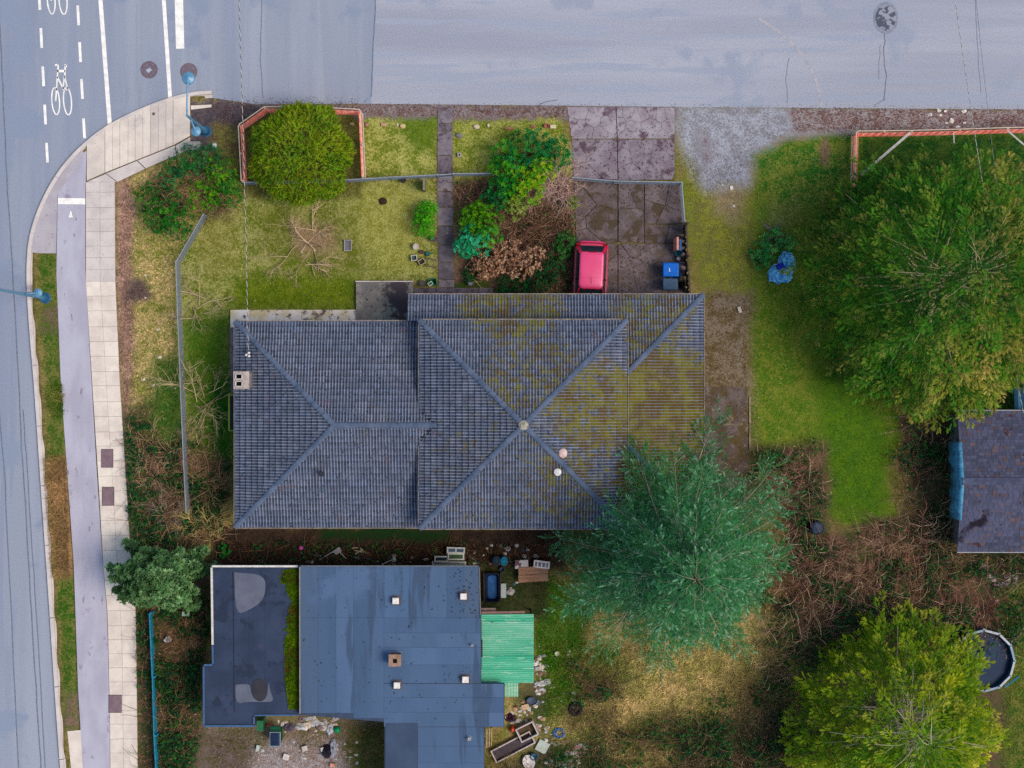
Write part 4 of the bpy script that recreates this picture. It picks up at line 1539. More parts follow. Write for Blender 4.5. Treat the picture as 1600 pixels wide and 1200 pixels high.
def green(c1, c2, nm):
    return mat(nm, C(*c1), C(*c2), sc_=.9, c3=C(176, 224, 204), sc3=5, th3=.58, c4=C(60, 140, 112), sc4=3.5, th4=.64, stretch=(.25, 3.0, 1), rough=.45, spec=.5)


GRN = [green((50, 186, 148), (98, 206, 172), 'green_sheet_a'), green((104, 200, 172), (146, 214, 190), 'green_sheet_b'), green((64, 180, 146), (116, 206, 176), 'green_sheet_c')]
root = thing('porch_cover', 'bright green corrugated plastic cover beside the flat roof', 'roof cover', (W(793, 1014).x, W(793, 1014).y, .07))
for k, (xa, y0, y1, m) in enumerate(((750, 960, 972, 0), (752.5, 971.5, 999, 1), (754, 998.5, 1027, 2), (752.5, 1026.5, 1047, 0), (752, 1046.5, 1067.5, 0))):
    V, F = corrugated(xa, y0, 834, y1, 2.75 + .012 * (k % 2), .10, .026, 'x', -.12)
    MB().add(V, F).build('corrugated_sheet', GRN[m], root)
for x, y in ((756, 964), (830, 964), (756, 1064), (830, 1064)):
    q = W(x, y, 2.6)
    MB().box((q.x, q.y, 1.32), (.09, .09, 2.5)).build('post', plain(132, 104, 92), root)
for y in (961, 1014, 1066):
    MB().beam(W(753, y, 2.64), W(833, y, 2.55), .05, .12).build('rafter', plain(150, 120, 112), root)
MB().beam(W(752, 957, 2.66), W(820, 956, 2.62), .10, .16).build('beam', plain(146, 112, 108), root)
MB().prism(w2([(750, 950), (775, 950), (775, 960), (750, 960)], 2.5), 2.44, 2.5).build('timber_panel', plain(140, 122, 120), root)
root = thing('porch_cover', 'small pale green corrugated scrap roof below the big green sheeting', 'roof cover', (W(799, 1077).x, W(799, 1077).y, .07))
V, F = corrugated(788.5, 1066, 810, 1088.5, 2.5, .07, .014, 'y')
MB().add(V, F).build('corrugated_sheet', green((150, 204, 176), (96, 196, 160), 'green_sheet_pale'), root)
for x, y in ((791, 1070), (807, 1070), (791, 1085), (807, 1085)):
    q = W(x, y, 2.4)
    MB().box((q.x, q.y, 1.25), (.06, .06, 2.42)).build('post', plain(132, 104, 92), root)

# ------------------------------------------------------------------ shed at the right edge
shed = thing('garden_shed', 'shed with worn purple grey shingles at the right edge', 'shed', (W(1560, 752).x, W(1560, 752).y, .07))
SZE, SZR = 2.4, 3.2
xw0, xw1 = W(1497, 752, SZE).x, W(1497, 752, SZE).x + 6.2
yN, yS, yR = W(0, 642, SZE).y, W(0, 862, SZE).y, W(0, 752, SZR).y
SH = mat('shingle', None, C(92, 96, 128), sc_=.5, lo=.45, hi=.8, attr='col', c3=C(70, 54, 62), sc3=2.2, th3=.62, c4=C(40, 36, 48), sc4=.5, th4=.62, grain=.2, gsc=40)
b = MB()
sl = MB()
for (ye, sgn) in ((yN, -1), (yS, 1)):
    run = abs(ye - yR)
    sl.add([(xw0, ye, SZE - .03), (xw1, ye, SZE - .03), (xw1, yR, SZR - .03), (xw0, yR, SZR - .03)], [(0, 1, 2, 3)])
    rows = int(run / .145)
    for j in range(rows):
        u0, u1 = j * run / rows, (j + 1.3) * run / rows
        x = xw0 - .04 + (j % 3) * -.09
        while x < xw1:
            wd = R.choice((.2, .26, .3))
            xa, xb = max(x, xw0 - .04), min(x + wd - .012, xw1)
            if xb - xa > .03:
                za, zb = SZE + (SZR - SZE) * u0 / run, SZE + (SZR - SZE) * min(u1 / run, 1.0)
                ya, yb = ye + sgn * u0, ye + sgn * min(u1, run)
                t = R.choice((.016, .02, .026))
                k = R.uniform(.75, 1.3)
                c = [v * k for v in (C(76, 80, 106) if R.random() > .10 else C(92, 80, 88))[:3]]
                b.add([(xa, ya, za), (xb, ya, za), (xa, ya, za + t), (xb, ya, za + t), (xa, yb, zb + .004), (xb, yb, zb + .004)], [(0, 1, 3, 2), (2, 3, 5, 4)] if sgn < 0 else [(0, 1, 3, 2), (2, 3, 5, 4)], c)
            x += wd
ro = sl.build('roof', plain(50, 48, 60), shed)
so = b.build('shingle_courses', SH, ro, col=True)
so['kind'] = 'stuff'
MB().beam((xw0 - .03, yR, SZR + .03), (xw1, yR, SZR + .03), .34, .03).build('ridge_cap', mat('ridge_shingle', C(84, 92, 122), C(70, 74, 100), sc_=3, grain=.15), ro)
for y in (yN + .03, yS - .03):
    MB().beam((xw0 - .05, y, SZE), (xw1, y, SZE), .04, .08).build('gutter', plain(170, 176, 190), shed)
MB().prism([(xw0 + .2, yS + .25), (xw1 - .2, yS + .25), (xw1 - .2, yN - .25), (xw0 + .2, yN - .25)], .02, SZE - .02).build('wall', plain(112, 120, 128), shed)
b = MB()
b.add([(xw0 + .19, yN - .25, SZE - .02), (xw0 + .19, yS + .25, SZE - .02), (xw0 + .19, yR, SZR - .06)], [(0, 1, 2)])
b.build('gable', plain(112, 120, 128), shed)
# blue tarpaulin hanging over the gable edge
tp = thing('tarpaulin', 'ragged light blue tarpaulin hanging over the shed gable edge', 'tarpaulin', (xw0 - .1, yR, 1.0))
V, F = [], []
n = 26
for i in range(n + 1):
    t = i / n
    y = W(0, 690, 2.5).y + (W(0, 812, 2.5).y - W(0, 690, 2.5).y) * t
    zt = SZR - abs(y - yR) * (SZR - SZE) / abs(yN - yR) + .035
    bul = (.05 + .16 * math.sin(math.pi * t) * (.6 + .4 * math.sin(9 * t))) + .04 * math.sin(31 * t)
    V += [(xw0 + .06, y, zt + .03), (xw0 - .07 - bul * .3, y, zt - .04), (xw0 - .10 - bul * .7, y, zt - .5), (xw0 - .10 - bul, y, zt - 1.3 - .2 * math.sin(14 * t))]
for i in range(n):
    for k in range(3):
        F.append((i * 4 + k, i * 4 + k + 1, (i + 1) * 4 + k + 1, (i + 1) * 4 + k))
o = MB().add(V, F).build('sheet', mat('tarp_blue', C(84, 156, 200), C(60, 120, 168), sc_=4, c3=C(150, 190, 220), sc3=7, th3=.66, rough=.45), tp, smooth=True)
md = o.modifiers.new('thickness', 'SOLIDIFY')
md.thickness = .006
t2 = thing('tarpaulin', 'dark blue sheet hung behind the shed at the right margin', 'tarpaulin', (W(1598, 625).x, W(1598, 625).y, .07))
b = MB()
for k in range(9):
    xa = W(1587, 0, 2.2).x + k * .3
    b.add([(xa, W(0, 606, 2.2).y, 1.9), (xa + .16, W(0, 606, 2.2).y, 2.0), (xa + .16, W(0, 640, 2.2).y, 2.14), (xa, W(0, 640, 2.2).y, 2.04)], [(0, 1, 2, 3)])
    b.add([(xa + .16, W(0, 606, 2.2).y, 2.0), (xa + .3, W(0, 606, 2.2).y, 1.9), (xa + .3, W(0, 640, 2.2).y, 2.04), (xa + .16, W(0, 640, 2.2).y, 2.14)], [(0, 1, 2, 3)])
b.build('sheet', plain(58, 102, 140, .45), t2)
for k in (0, 2.5):
    q = W(1590, 608, 2)
    MB().box((q.x + k, q.y, 1.0), (.06, .06, 2.0)).build('post', plain(120, 116, 112), t2)

# ------------------------------------------------------------------ plants
LEAF = leaf_mat('foliage', .14, .34, 1.6)
LEAFS = leaf_mat('shrub_leaf', .25, .22, 4.0, rough=.45)
DRY = leaf_mat('dry_leaf', .15, .25, 5.0, rough=.9)
BARK = mat('bark', C(112, 98, 84), C(88, 76, 66), sc_=6, grain=.2, rough=.95)
TWIG = mat('twig_attr', None, None, attr='col', grain=.15, gsc=20, rough=.95)


def unit(v):
    return v / (np.linalg.norm(v, axis=-1, keepdims=True) + 1e-9)


def inst(tpl, pos, fwd, up, size, col, tipcol=None, jit=.12, rng=NR):
    """tpl (T,3,3) triangles with x forward, y side, z up; returns verts, colours"""
    pos, fwd, up = np.asarray(pos, float), unit(np.asarray(fwd, float)), np.asarray(up, float)
    size = np.asarray(size, float)
    sd = unit(np.cross(up, fwd))
    up = np.cross(fwd, sd)
    N, T = len(pos), len(tpl)
    t = tpl.reshape(-1, 3)
    V = pos[:, None, :] + size[:, None, None] * (t[None, :, 0:1] * fwd[:, None, :] + t[None, :, 1:2] * sd[:, None, :] + t[None, :, 2:3] * up[:, None, :])
    c = np.repeat(np.asarray(col, float)[:, None, :], T * 3, 1)
    if tipcol is not None:
        w = np.clip(t[:, 0], 0, 1)[None, :, None]
        c = c * (1 - w) + np.asarray(tipcol, float)[:, None, :] * w
    c = c * (1 + rng.uniform(-jit, jit, (N, T))).repeat(3, 1)[:, :, None]
    return V.reshape(-1, 3), c.reshape(-1, 3)


def spray_tpl(n=8, ang=42, w=.045, ln=.42, curve=-.10, seed=1):
    r = random.Random(seed)
    T = []
    for i in range(n):
        x = .06 + .86 * i / n
        z = curve * x * x
        l = ln * (1 - .55 * x) * r.uniform(.85, 1.15)
        for s in (-1, 1):
            a = math.radians(ang + r.uniform(-8, 8))
            ex, ey = x + l * math.cos(a), s * l * math.sin(a)
            T.append([(x - w, 0, z), (x + w, 0, z), (ex, ey, z - .05 + r.uniform(-.06, .06))])
    T.append([(.0, -w * .6, 0), (.0, w * .6, 0), (1.05, 0, curve)])
    return np.array(T)


SPRAY = spray_tpl(7, 40, .06, .40)
SPR5 = spray_tpl(5, 44, .085, .5, -.1, 7)
FIN6 = spray_tpl(6, 36, .06, .42, -.06, 9)
FINE = spray_tpl(9, 34, .034, .36, -.06, 3)
LEAF2 = np.array([[(0, 0, 0), (.5, -.19, .05), (1, 0, -.06)], [(0, 0, 0), (1, 0, -.06), (.5, .19, .05)]])


def rosette(n=6, lift=.45, seed=2):
    r = random.Random(seed)
    T = []
    for k in range(n):
        a = 2 * math.pi * k / n + r.uniform(-.3, .3)
        li = lift + r.uniform(-.2, .25)
        m = Matrix.Rotation(a, 3, 'Z') @ Matrix.Rotation(-li, 3, 'Y')
        for tri in LEAF2:
            T.append([tuple(m @ Vector(p)) for p in tri])
    T = np.array(T)
    # rosettes face along x (fwd); turn z->x
    return np.stack([T[..., 2], T[..., 1], -T[..., 0]], -1)


ROS = rosette(6)
ROS8 = rosette(9, .25, 5)


def tri_obj(name, V, Cc, m, parent=None, org=None):
    og = ORG[parent.name] if parent is not None else (org if org is not None else (0, 0, 0))
    n = len(V) // 3
    me = np_mesh(name, V, np.arange(len(V)), np.full(n, 3), Cc, og)
    return finish(name, me, m, parent, og if parent is None else None)


def tubes(lines, n=3):
    """lines: list of (points k x 3, radii k, colour) -> verts, quads, colours; points counts may differ"""
    by = {}
    for p, r, c in lines:
        by.setdefault(len(p), []).append((p, r, c))
    VV, QQ, CCs, base = [], [], [], 0
    for k, ls in by.items():
        P = np.array([l[0] for l in ls], float)
        Rd = np.array([l[1] for l in ls], float)
        Cl = np.array([l[2] for l in ls], float)[:, :3]
        D = np.empty_like(P)
        D[:, 1:-1] = P[:, 2:] - P[:, :-2]
        D[:, 0] = P[:, 1] - P[:, 0]
        D[:, -1] = P[:, -1] - P[:, -2]
        D = unit(D)
        ref = np.where(np.abs(D[..., 2:3]) < .9, np.array([0, 0, 1.0]), np.array([1.0, 0, 0]))
        S = unit(np.cross(D, ref))
        U = np.cross(S, D)
        a = np.arange(n) * 2 * math.pi / n
        V = P[:, :, None, :] + Rd[:, :, None, None] * (np.cos(a)[None, None, :, None] * S[:, :, None, :] + np.sin(a)[None, None, :, None] * U[:, :, None, :])
        M = len(ls)
        idx = np.arange(M * k * n).reshape(M, k, n) + base
        q = np.stack([idx[:, :-1], np.roll(idx[:, :-1], -1, 2), np.roll(idx[:, 1:], -1, 2), idx[:, 1:]], -1).reshape(-1, 4)
        VV.append(V.reshape(-1, 3))
        QQ.append(q)
        CCs.append(np.repeat(Cl, k * n, 0))
        base += M * k * n
    return np.concatenate(VV), np.concatenate(QQ), np.concatenate(CCs)


def tube_obj(name, lines, m, parent=None, org=None, n=3):
    V, Q, Cc = tubes(lines, n)
    og = ORG[parent.name] if parent is not None else (org if org is not None else (0, 0, 0))
    me = np_mesh(name, V, Q, np.full(len(Q), 4), Cc, og)
    return finish(name, me, m, parent, og if parent is None else None, smooth=True)


def lerp3(a, b, t):
    return np.asarray(a) * (1 - t) + np.asarray(b) * t


def conifer(name, label, base, H, Rr, prof, nb, pal, tip, seed, tpl=SPRAY, ssz=.42, rise=.15, droop=.35, nk=9, sub=.36, sang=48, twig=(150, 140, 120), tw=.5, zlo=.12, lean=(0, 0),
            sq=None, step=.20, group=None, mess=.25, bare=0.0):
    rng = np.random.default_rng(seed)
    bx, by = base
    root = thing(name, label, 'tree', (bx, by, .05), group)
    P, Fw, Up, Sz, Cl, Tp = [], [], [], [], [], []
    lines = []
    pal = np.array([C(*c, 1.7)[:3] for c in pal])
    tip = np.array([C(*c, 1.6)[:3] for c in tip])
    tc = C(*twig)
    zt = np.linspace(.05, H, 9)
    tr = [(bx + lean[0] * (z / H), by + lean[1] * (z / H), z) for z in zt]
    lines.append((tr, list(np.linspace(.02 * H + .05, .02, 9)), C(98, 84, 72)))
    for i in range(nb):
        f = (i + rng.random()) / nb
        t = zlo + (1 - zlo) * f
        z0 = H * t * .985
        az = i * 2.39996 + rng.uniform(-.35, .35)
        L = Rr * prof(t) * rng.uniform(.78, 1.12)
        if sq is not None:
            L *= sq(az)
        d = np.array([math.cos(az), math.sin(az), 0])
        sd = np.array([-d[1], d[0], 0])
        o = np.array([bx + lean[0] * t, by + lean[1] * t, z0])
        rs = rise + .9 * max(0, t - .75) / .25 * .8 + rng.uniform(-.1, .1)
        bend = rng.uniform(-.18, .18)
        ss = np.linspace(0, 1, 8)
        pts = o + L * (ss[:, None] * d + (bend * ss ** 2)[:, None] * sd) + np.array([0, 0, 1]) * (L * (rs * ss - droop * ss ** 2))[:, None]
        lines.append((pts, np.linspace(.012 + .010 * L, .006, 8), tc))
        tone = rng.random()
        kk = max(4, int(nk * (.5 + .5 * L / Rr)))
        for k in range(kk + 1):
            s = .18 + .82 * (k + rng.random() * .6) / (kk + .6)
            s = min(s, 1.0)
            pb = o + L * (s * d + bend * s * s * sd) + np.array([0, 0, L * (rs * s - droop * s * s)])
            for side in ((-1, 1) if k < kk else (0,)):
                l = sub * L * (1 - .62 * s) * rng.uniform(.65, 1.2) + .25
                a = math.radians(sang + rng.uniform(-14, 14)) * side
                dd = d * math.cos(a) + sd * math.sin(a) + np.array([0, 0, rng.uniform(-.22, .14)])
                m = max(2, int(l / step))
                q = (np.arange(m) + rng.random(m) * .6) / m
                pp = pb + dd * (l * q)[:, None] - np.array([0, 0, 1]) * (.22 * l * q * q)[:, None]
                if bare and rng.random() < bare:
                    lines.append(([pb, pb + dd * l * .5, pb + dd * l * .95 + np.array([0, 0, .03])], [.014 * tw * 2, .011 * tw * 2, .004], tc))
                sgn = np.where(np.arange(m) % 2 == 0, 1, -1)
                ang = sgn * rng.uniform(.25, .8, m)
                ang[-1] = 0
                f2 = np.stack([dd[0] * np.cos(ang) - dd[1] * np.sin(ang), dd[0] * np.sin(ang) + dd[1] * np.cos(ang), np.full(m, dd[2]) + rng.uniform(-.25, .35, m)], -1)
                P.append(pp)
                Fw.append(f2)
                Up.append(np.stack([rng.normal(0, mess, m), rng.normal(0, mess, m), np.ones(m)], -1))
                Sz.append(ssz * rng.uniform(.7, 1.25, m))
                u = np.clip(tone * .6 + rng.random(m) * .55, 0, .999) * (len(pal) - 1)
                j = u.astype(int)
                c = pal[j] * (1 - (u - j))[:, None] + pal[j + 1] * (u - j)[:, None]
                Cl.append(c)
                w = np.clip(.25 + .6 * s + rng.uniform(-.25, .25, m), 0, 1)[:, None]
                Tp.append(c * (1 - w) + tip[rng.integers(0, len(tip), m)] * w)
    V, Cc = inst(tpl, np.concatenate(P), np.concatenate(Fw), np.concatenate(Up), np.concatenate(Sz), np.concatenate(Cl), np.concatenate(Tp), rng=rng)
    tri_obj('crown', V, Cc, LEAF, root)
    tube_obj('trunk', lines, TWIG, root, n=5)
    print(name, len(V) // 3)
    return root


def base_for(px, py, h):
    p = W(px, py, h)
    return (p.x, p.y)


def clump_tree(name, label, base, H, Rr, n, pal, tip, seed, twig=(170, 160, 130), p=1.7, zlo=.22, per=28, ssz=.19, limb=.4, jz=1.1, group=None, Lr=(.55, 1.15), tpl=None, jd=.8, wob=1.0, dz=(-.15, .35), gain=2.15, wfn=lambda az, u: 1.0):
    """crown of many separate foliage clumps carried on limbs"""
    rng = np.random.default_rng(seed)
    bx, by = base
    root = thing(name, label, 'tree', (bx, by, .05), group)
    pal = np.array([C(*c, gain * .88)[:3] for c in pal])  # inner foliage kept darker than the tips, deepening the crevices by colour
    tip = np.array([C(*c, gain)[:3] for c in tip])
    az = rng.random(n) * 6.2832
    out = 1 + wob * (.10 * np.sin(az * 3 + seed) + .07 * np.sin(az * 7 + 2 * seed) + .06 * np.sin(az * 13 + seed))
    u = rng.random(n) ** .44
    r = Rr * u * out
    z = H * (zlo + (1 - zlo) * (1 - u ** p)) - rng.exponential(jz * .5, n) + rng.normal(0, .25, n)
    z = np.where(rng.random(n) < .22, z * rng.uniform(.35, .85, n), z)
    z = np.maximum(z, .7)
    d = np.stack([np.cos(az + (ja := rng.normal(0, jd, n))), np.sin(az + ja), rng.uniform(*dz, n) + .5 * (1 - u)], -1)
    d = unit(d)
    sd = unit(np.cross(np.array([0, 0, 1.0]), d))
    cen = np.stack([bx + r * np.cos(az), by + r * np.sin(az), z], -1)
    L = rng.uniform(*Lr, n)
    tone = np.clip(fbm(cen[:, 0] * 32, cen[:, 1] * 32, 60, seed) * 1.6 - .3 + rng.normal(0, .22, n), 0, .999)
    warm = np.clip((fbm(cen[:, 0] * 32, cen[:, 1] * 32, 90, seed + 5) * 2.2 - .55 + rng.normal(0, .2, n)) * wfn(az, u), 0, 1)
    N = n * per
    rep = lambda a: np.repeat(a, per, 0)
    s = rng.uniform(-.65, .55, N)
    wd = (.62 - s) * .42
    lat = rng.uniform(-1, 1, N) * wd
    P = rep(cen) + rep(d) * (s * rep(L))[:, None] + rep(sd) * (lat * rep(L))[:, None] + np.array([0, 0, 1]) * (rng.normal(0, .07, N) - .25 * np.abs(lat) - .15 * (s + .2) ** 2)[:, None]
    a = np.sign(lat) * rng.uniform(.1, .9, N)
    f = rep(d) * np.cos(a)[:, None] + rep(sd) * np.sin(a)[:, None] + np.array([0, 0, 1]) * rng.uniform(-.3, .45, N)[:, None]
    up = np.stack([rng.normal(0, .35, N), rng.normal(0, .35, N), np.ones(N)], -1)
    e = np.clip(rep(tone) + rng.normal(0, .12, N), 0, .999) * (len(pal) - 1)
    j = e.astype(int)
    c = pal[j] * (1 - (e - j))[:, None] + pal[j + 1] * (e - j)[:, None]
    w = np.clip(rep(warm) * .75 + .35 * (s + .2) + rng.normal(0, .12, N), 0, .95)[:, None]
    t = tip[np.clip((rep(rng.random(n)) * len(tip)).astype(int), 0, len(tip) - 1)]
    V, Cc = inst(SPR5 if tpl is None else tpl, P, f, up, ssz * rng.uniform(.7, 1.3, N), c * (1 - w * .4) + t * w * .4, c * (1 - w) + t * w, rng=rng)
    tri_obj('crown', V, Cc, LEAF, root)
    zt = np.linspace(.03, H * .97, 9)
    lines = [([(bx, by, q) for q in zt], list(np.linspace(.02 * H + .06, .02, 9)), C(98, 84, 72))]
    tc = np.array(C(*twig)[:3])
    for k in range(n):
        if rng.random() > limb * (1.5 - 1.35 * u[k]):
            continue
        h0 = max(.6, cen[k, 2] - .35 * r[k] - .2)
        q0 = np.array([bx, by, min(h0, H * .95)])
        q2 = cen[k] + d[k] * L[k] * .3 + np.array([0, 0, .04])
        q1 = (q0 + q2) / 2 + np.array([0, 0, .12 * r[k]]) + sd[k] * rng.normal(0, .15)
        q15 = q1 * .45 + q2 * .55 + np.array([0, 0, .05 * r[k]])
        rr = .012 + .006 * r[k]
        lines.append(([q0, q1, q15, q2], [rr, rr * .8, rr * .6, .006], tc * rng.uniform(.7, 1.15)))
    tube_obj('trunk', lines, TWIG, root, n=4)
    return root


# blue-green conifer between the house and the back yard
conifer('blue_green_conifer', 'tall blue green conifer with drooping feathery limbs behind the tiled house', base_for(1090, 908, 14.0), 14.0, 6.9,
        lambda t: (1 - t) ** .66 + .05, 112, [(18, 60, 38), (30, 80, 50), (44, 98, 62), (42, 92, 44)], [(62, 118, 82), (48, 104, 64), (128, 176, 150), (52, 104, 48)], 11,
        tpl=FIN6, ssz=.27, rise=.12, droop=.30, nk=22, sub=.25, sang=50, twig=(150, 146, 130), zlo=.13, step=.105, bare=.05, mess=.6,
        sq=lambda a: .76 + .32 * R.random())
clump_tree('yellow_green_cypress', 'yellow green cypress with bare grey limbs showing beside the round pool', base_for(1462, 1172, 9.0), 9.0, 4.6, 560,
           [(30, 76, 10), (52, 98, 12), (78, 116, 14), (104, 130, 16)], [(182, 178, 34), (150, 158, 24), (196, 186, 66)], 23, (206, 198, 176), gain=1.85, limb=.3, zlo=.25, jz=1.9, jd=.5, per=46, ssz=.205, Lr=(.85, 1.5), wfn=lambda az, u: .62 + .7 * u * np.cos(az + .8))  # tips yellower towards the south-east: sunlit side painted in
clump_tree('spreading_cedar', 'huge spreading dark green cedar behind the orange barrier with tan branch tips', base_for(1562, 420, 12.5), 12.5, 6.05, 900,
           [(14, 58, 18), (24, 76, 22), (36, 92, 22), (50, 104, 22)], [(150, 146, 56), (104, 136, 34), (172, 150, 80), (84, 126, 30)], 31, (196, 182, 140), gain=1.7, limb=.12, zlo=.2, jz=2.2, wob=.55, per=46, ssz=.21, Lr=(.95, 1.75), jd=.55, wfn=lambda az, u: np.maximum(.12, (.55 + .75 * np.cos(az + .5)) * (1.6 - 1.1 * u)))  # tan tips weighted to the east, painting in the sunlit side
# long-needled pine over the pavement
def pine():
    rng = np.random.default_rng(5)
    p = base_for(222, 912, 4.6)
    root = thing('small_pine', 'grey green pine leaning over the pavement above the blue board fence', 'tree', (p[0] + .5, p[1], .05))
    bx, by = p[0] + .3, p[1]
    lines = [([(bx + .2, by, .03), (bx + .1, by, 1.2), (bx, by, 2.6), (bx, by, 4.4)], [.14, .11, .08, .03], C(110, 96, 82))]
    P, Fw, Up, Sz, Cl, Tp = [], [], [], [], [], []
    pal = np.array([C(*c, 1.7)[:3] for c in ((60, 92, 58), (78, 112, 74), (98, 132, 92), (66, 102, 62))])
    for i in range(46):
        t = .22 + .76 * (i + rng.random()) / 46
        az = i * 2.4 + rng.uniform(-.3, .3)
        L = 2.75 * (1.04 - t) ** .5 * rng.uniform(.7, 1.1) * (1.0 + .12 * math.cos(2 * az))
        d = np.array([math.cos(az), math.sin(az) * .82, 0])
        o = np.array([bx, by, 4.4 * t])
        ss = np.linspace(0, 1, 6)
        pts = o + L * ss[:, None] * d + np.array([0, 0, 1]) * (L * (.25 * ss - .18 * ss ** 2))[:, None]
        lines.append((pts, np.linspace(.04, .01, 6), C(120, 106, 90)))
        sd = np.array([-d[1], d[0], 0])
        for k in range(9):
            s = .3 + .7 * k / 8
            for side in (-1, 0, 1):
                e = o + L * s * d + sd * side * rng.uniform(.15, .42) * (1.3 - s) + np.array([0, 0, L * (.25 * s - .18 * s * s) + rng.uniform(-.05, .14)])
                n = 3
                P.append(np.repeat(e[None], n, 0) + rng.normal(0, .05, (n, 3)))
                Fw.append(unit(d * .8 + sd * side * .6 + rng.normal(0, .45, (n, 3)) + np.array([0, 0, .45])))
                Up.append(rng.normal(0, .4, (n, 3)) + np.array([0, 0, 1]))
                Sz.append(rng.uniform(.17, .28, n))
                c = pal[rng.integers(0, 4)]
                Cl.append(np.repeat(c[None], n, 0))
                Tp.append(np.repeat(c[None] * rng.uniform(1.1, 1.7), n, 0))
    V, Cc = inst(ROS8, np.concatenate(P), np.concatenate(Fw), np.concatenate(Up), np.concatenate(Sz), np.concatenate(Cl), np.concatenate(Tp), rng=rng)
    tri_obj('crown', V, Cc, LEAF, root)
    tube_obj('trunk', lines, TWIG, root, n=6)


pine()


def dome_tree():
    """clipped round golden cedar in the front corner"""
    rng = np.random.default_rng(17)
    H = 4.2
    p = W(470, 240, 2.2)
    root = thing('round_cedar', 'round clipped golden green cedar fenced in by orange netting', 'tree', (p.x, p.y, .05))
    Rr = 77 / 33.0
    n = 9000
    u = rng.random(n) ** .55
    az = rng.random(n) * 2 * math.pi
    qx, qy = np.sin(u * 1.75) * np.cos(az), np.sin(u * 1.75) * np.sin(az)
    lump = 1 + .32 * (fbm(qx * 40 + 90, qy * 40 + 90, 13, 21) - .5) + .05 * np.sin(az * 7 + 1) * u
    depth = rng.random(n) ** 2 * .4
    th = u * 1.75
    r = Rr * np.sin(np.minimum(th, math.pi / 2 + .0)) * np.where(th > math.pi / 2, np.cos((th - math.pi / 2) * .5), 1) * lump * (1 - depth * .35)
    z = 1.5 + (H - 1.5) * np.cos(th) * lump * (1 - depth * .3)
    nrm = np.stack([np.sin(th) * np.cos(az), np.sin(th) * np.sin(az), np.cos(th)], -1)
    P = np.stack([p.x + r * np.cos(az), p.y + r * np.sin(az), np.maximum(z, .3)], -1)
    Fw = unit(nrm * .35 + rng.normal(0, .6, (n, 3)) + np.stack([np.cos(az), np.sin(az), np.zeros(n)], -1) * .3)
    Up = nrm + rng.normal(0, .45, (n, 3))
    pal = np.array([C(*c, 1.7)[:3] for c in ((62, 104, 6), (84, 118, 10), (104, 122, 14), (44, 98, 14))])
    tip = np.array([C(*c, 1.7)[:3] for c in ((128, 138, 30), (104, 134, 12), (142, 136, 52))])
    g = fbm(P[:, 0] * 32, P[:, 1] * 32, 26, 44)
    e = np.clip((g - .5) * 3 + .5 + rng.normal(0, .2, n) - .35 * (u - .5), 0, .999) * 2.999
    cl = pal[np.array([3, 0, 1, 2])[np.clip(e.astype(int) + (rng.random(n) < .3), 0, 3)]]
    V, Cc = inst(SPRAY, P, Fw, Up, rng.uniform(.15, .30, n) * (1 + .4 * (rng.random(n) < .03)), cl, lerp3(cl, tip[rng.integers(0, 3, n)], .55), rng=rng)
    tri_obj('crown', V, Cc, LEAF, root)
    lines = [([(p.x, p.y, .03), (p.x, p.y, 1.0), (p.x, p.y, 3.6)], [.16, .12, .03], C(98, 84, 72))]
    for k in range(60):
        a, t = k * 2.4, .2 + .7 * k / 60
        L = Rr * .85 * (1.1 - t) ** .5
        o = np.array([p.x, p.y, 3.4 * t])
        lines.append(([o, o + np.array([math.cos(a) * L * .5, math.sin(a) * L * .5, .35]), o + np.array([math.cos(a) * L, math.sin(a) * L, .5])], [.03, .02, .008], C(96, 84, 66)))
    tube_obj('trunk', lines, TWIG, root, n=5)


dome_tree()


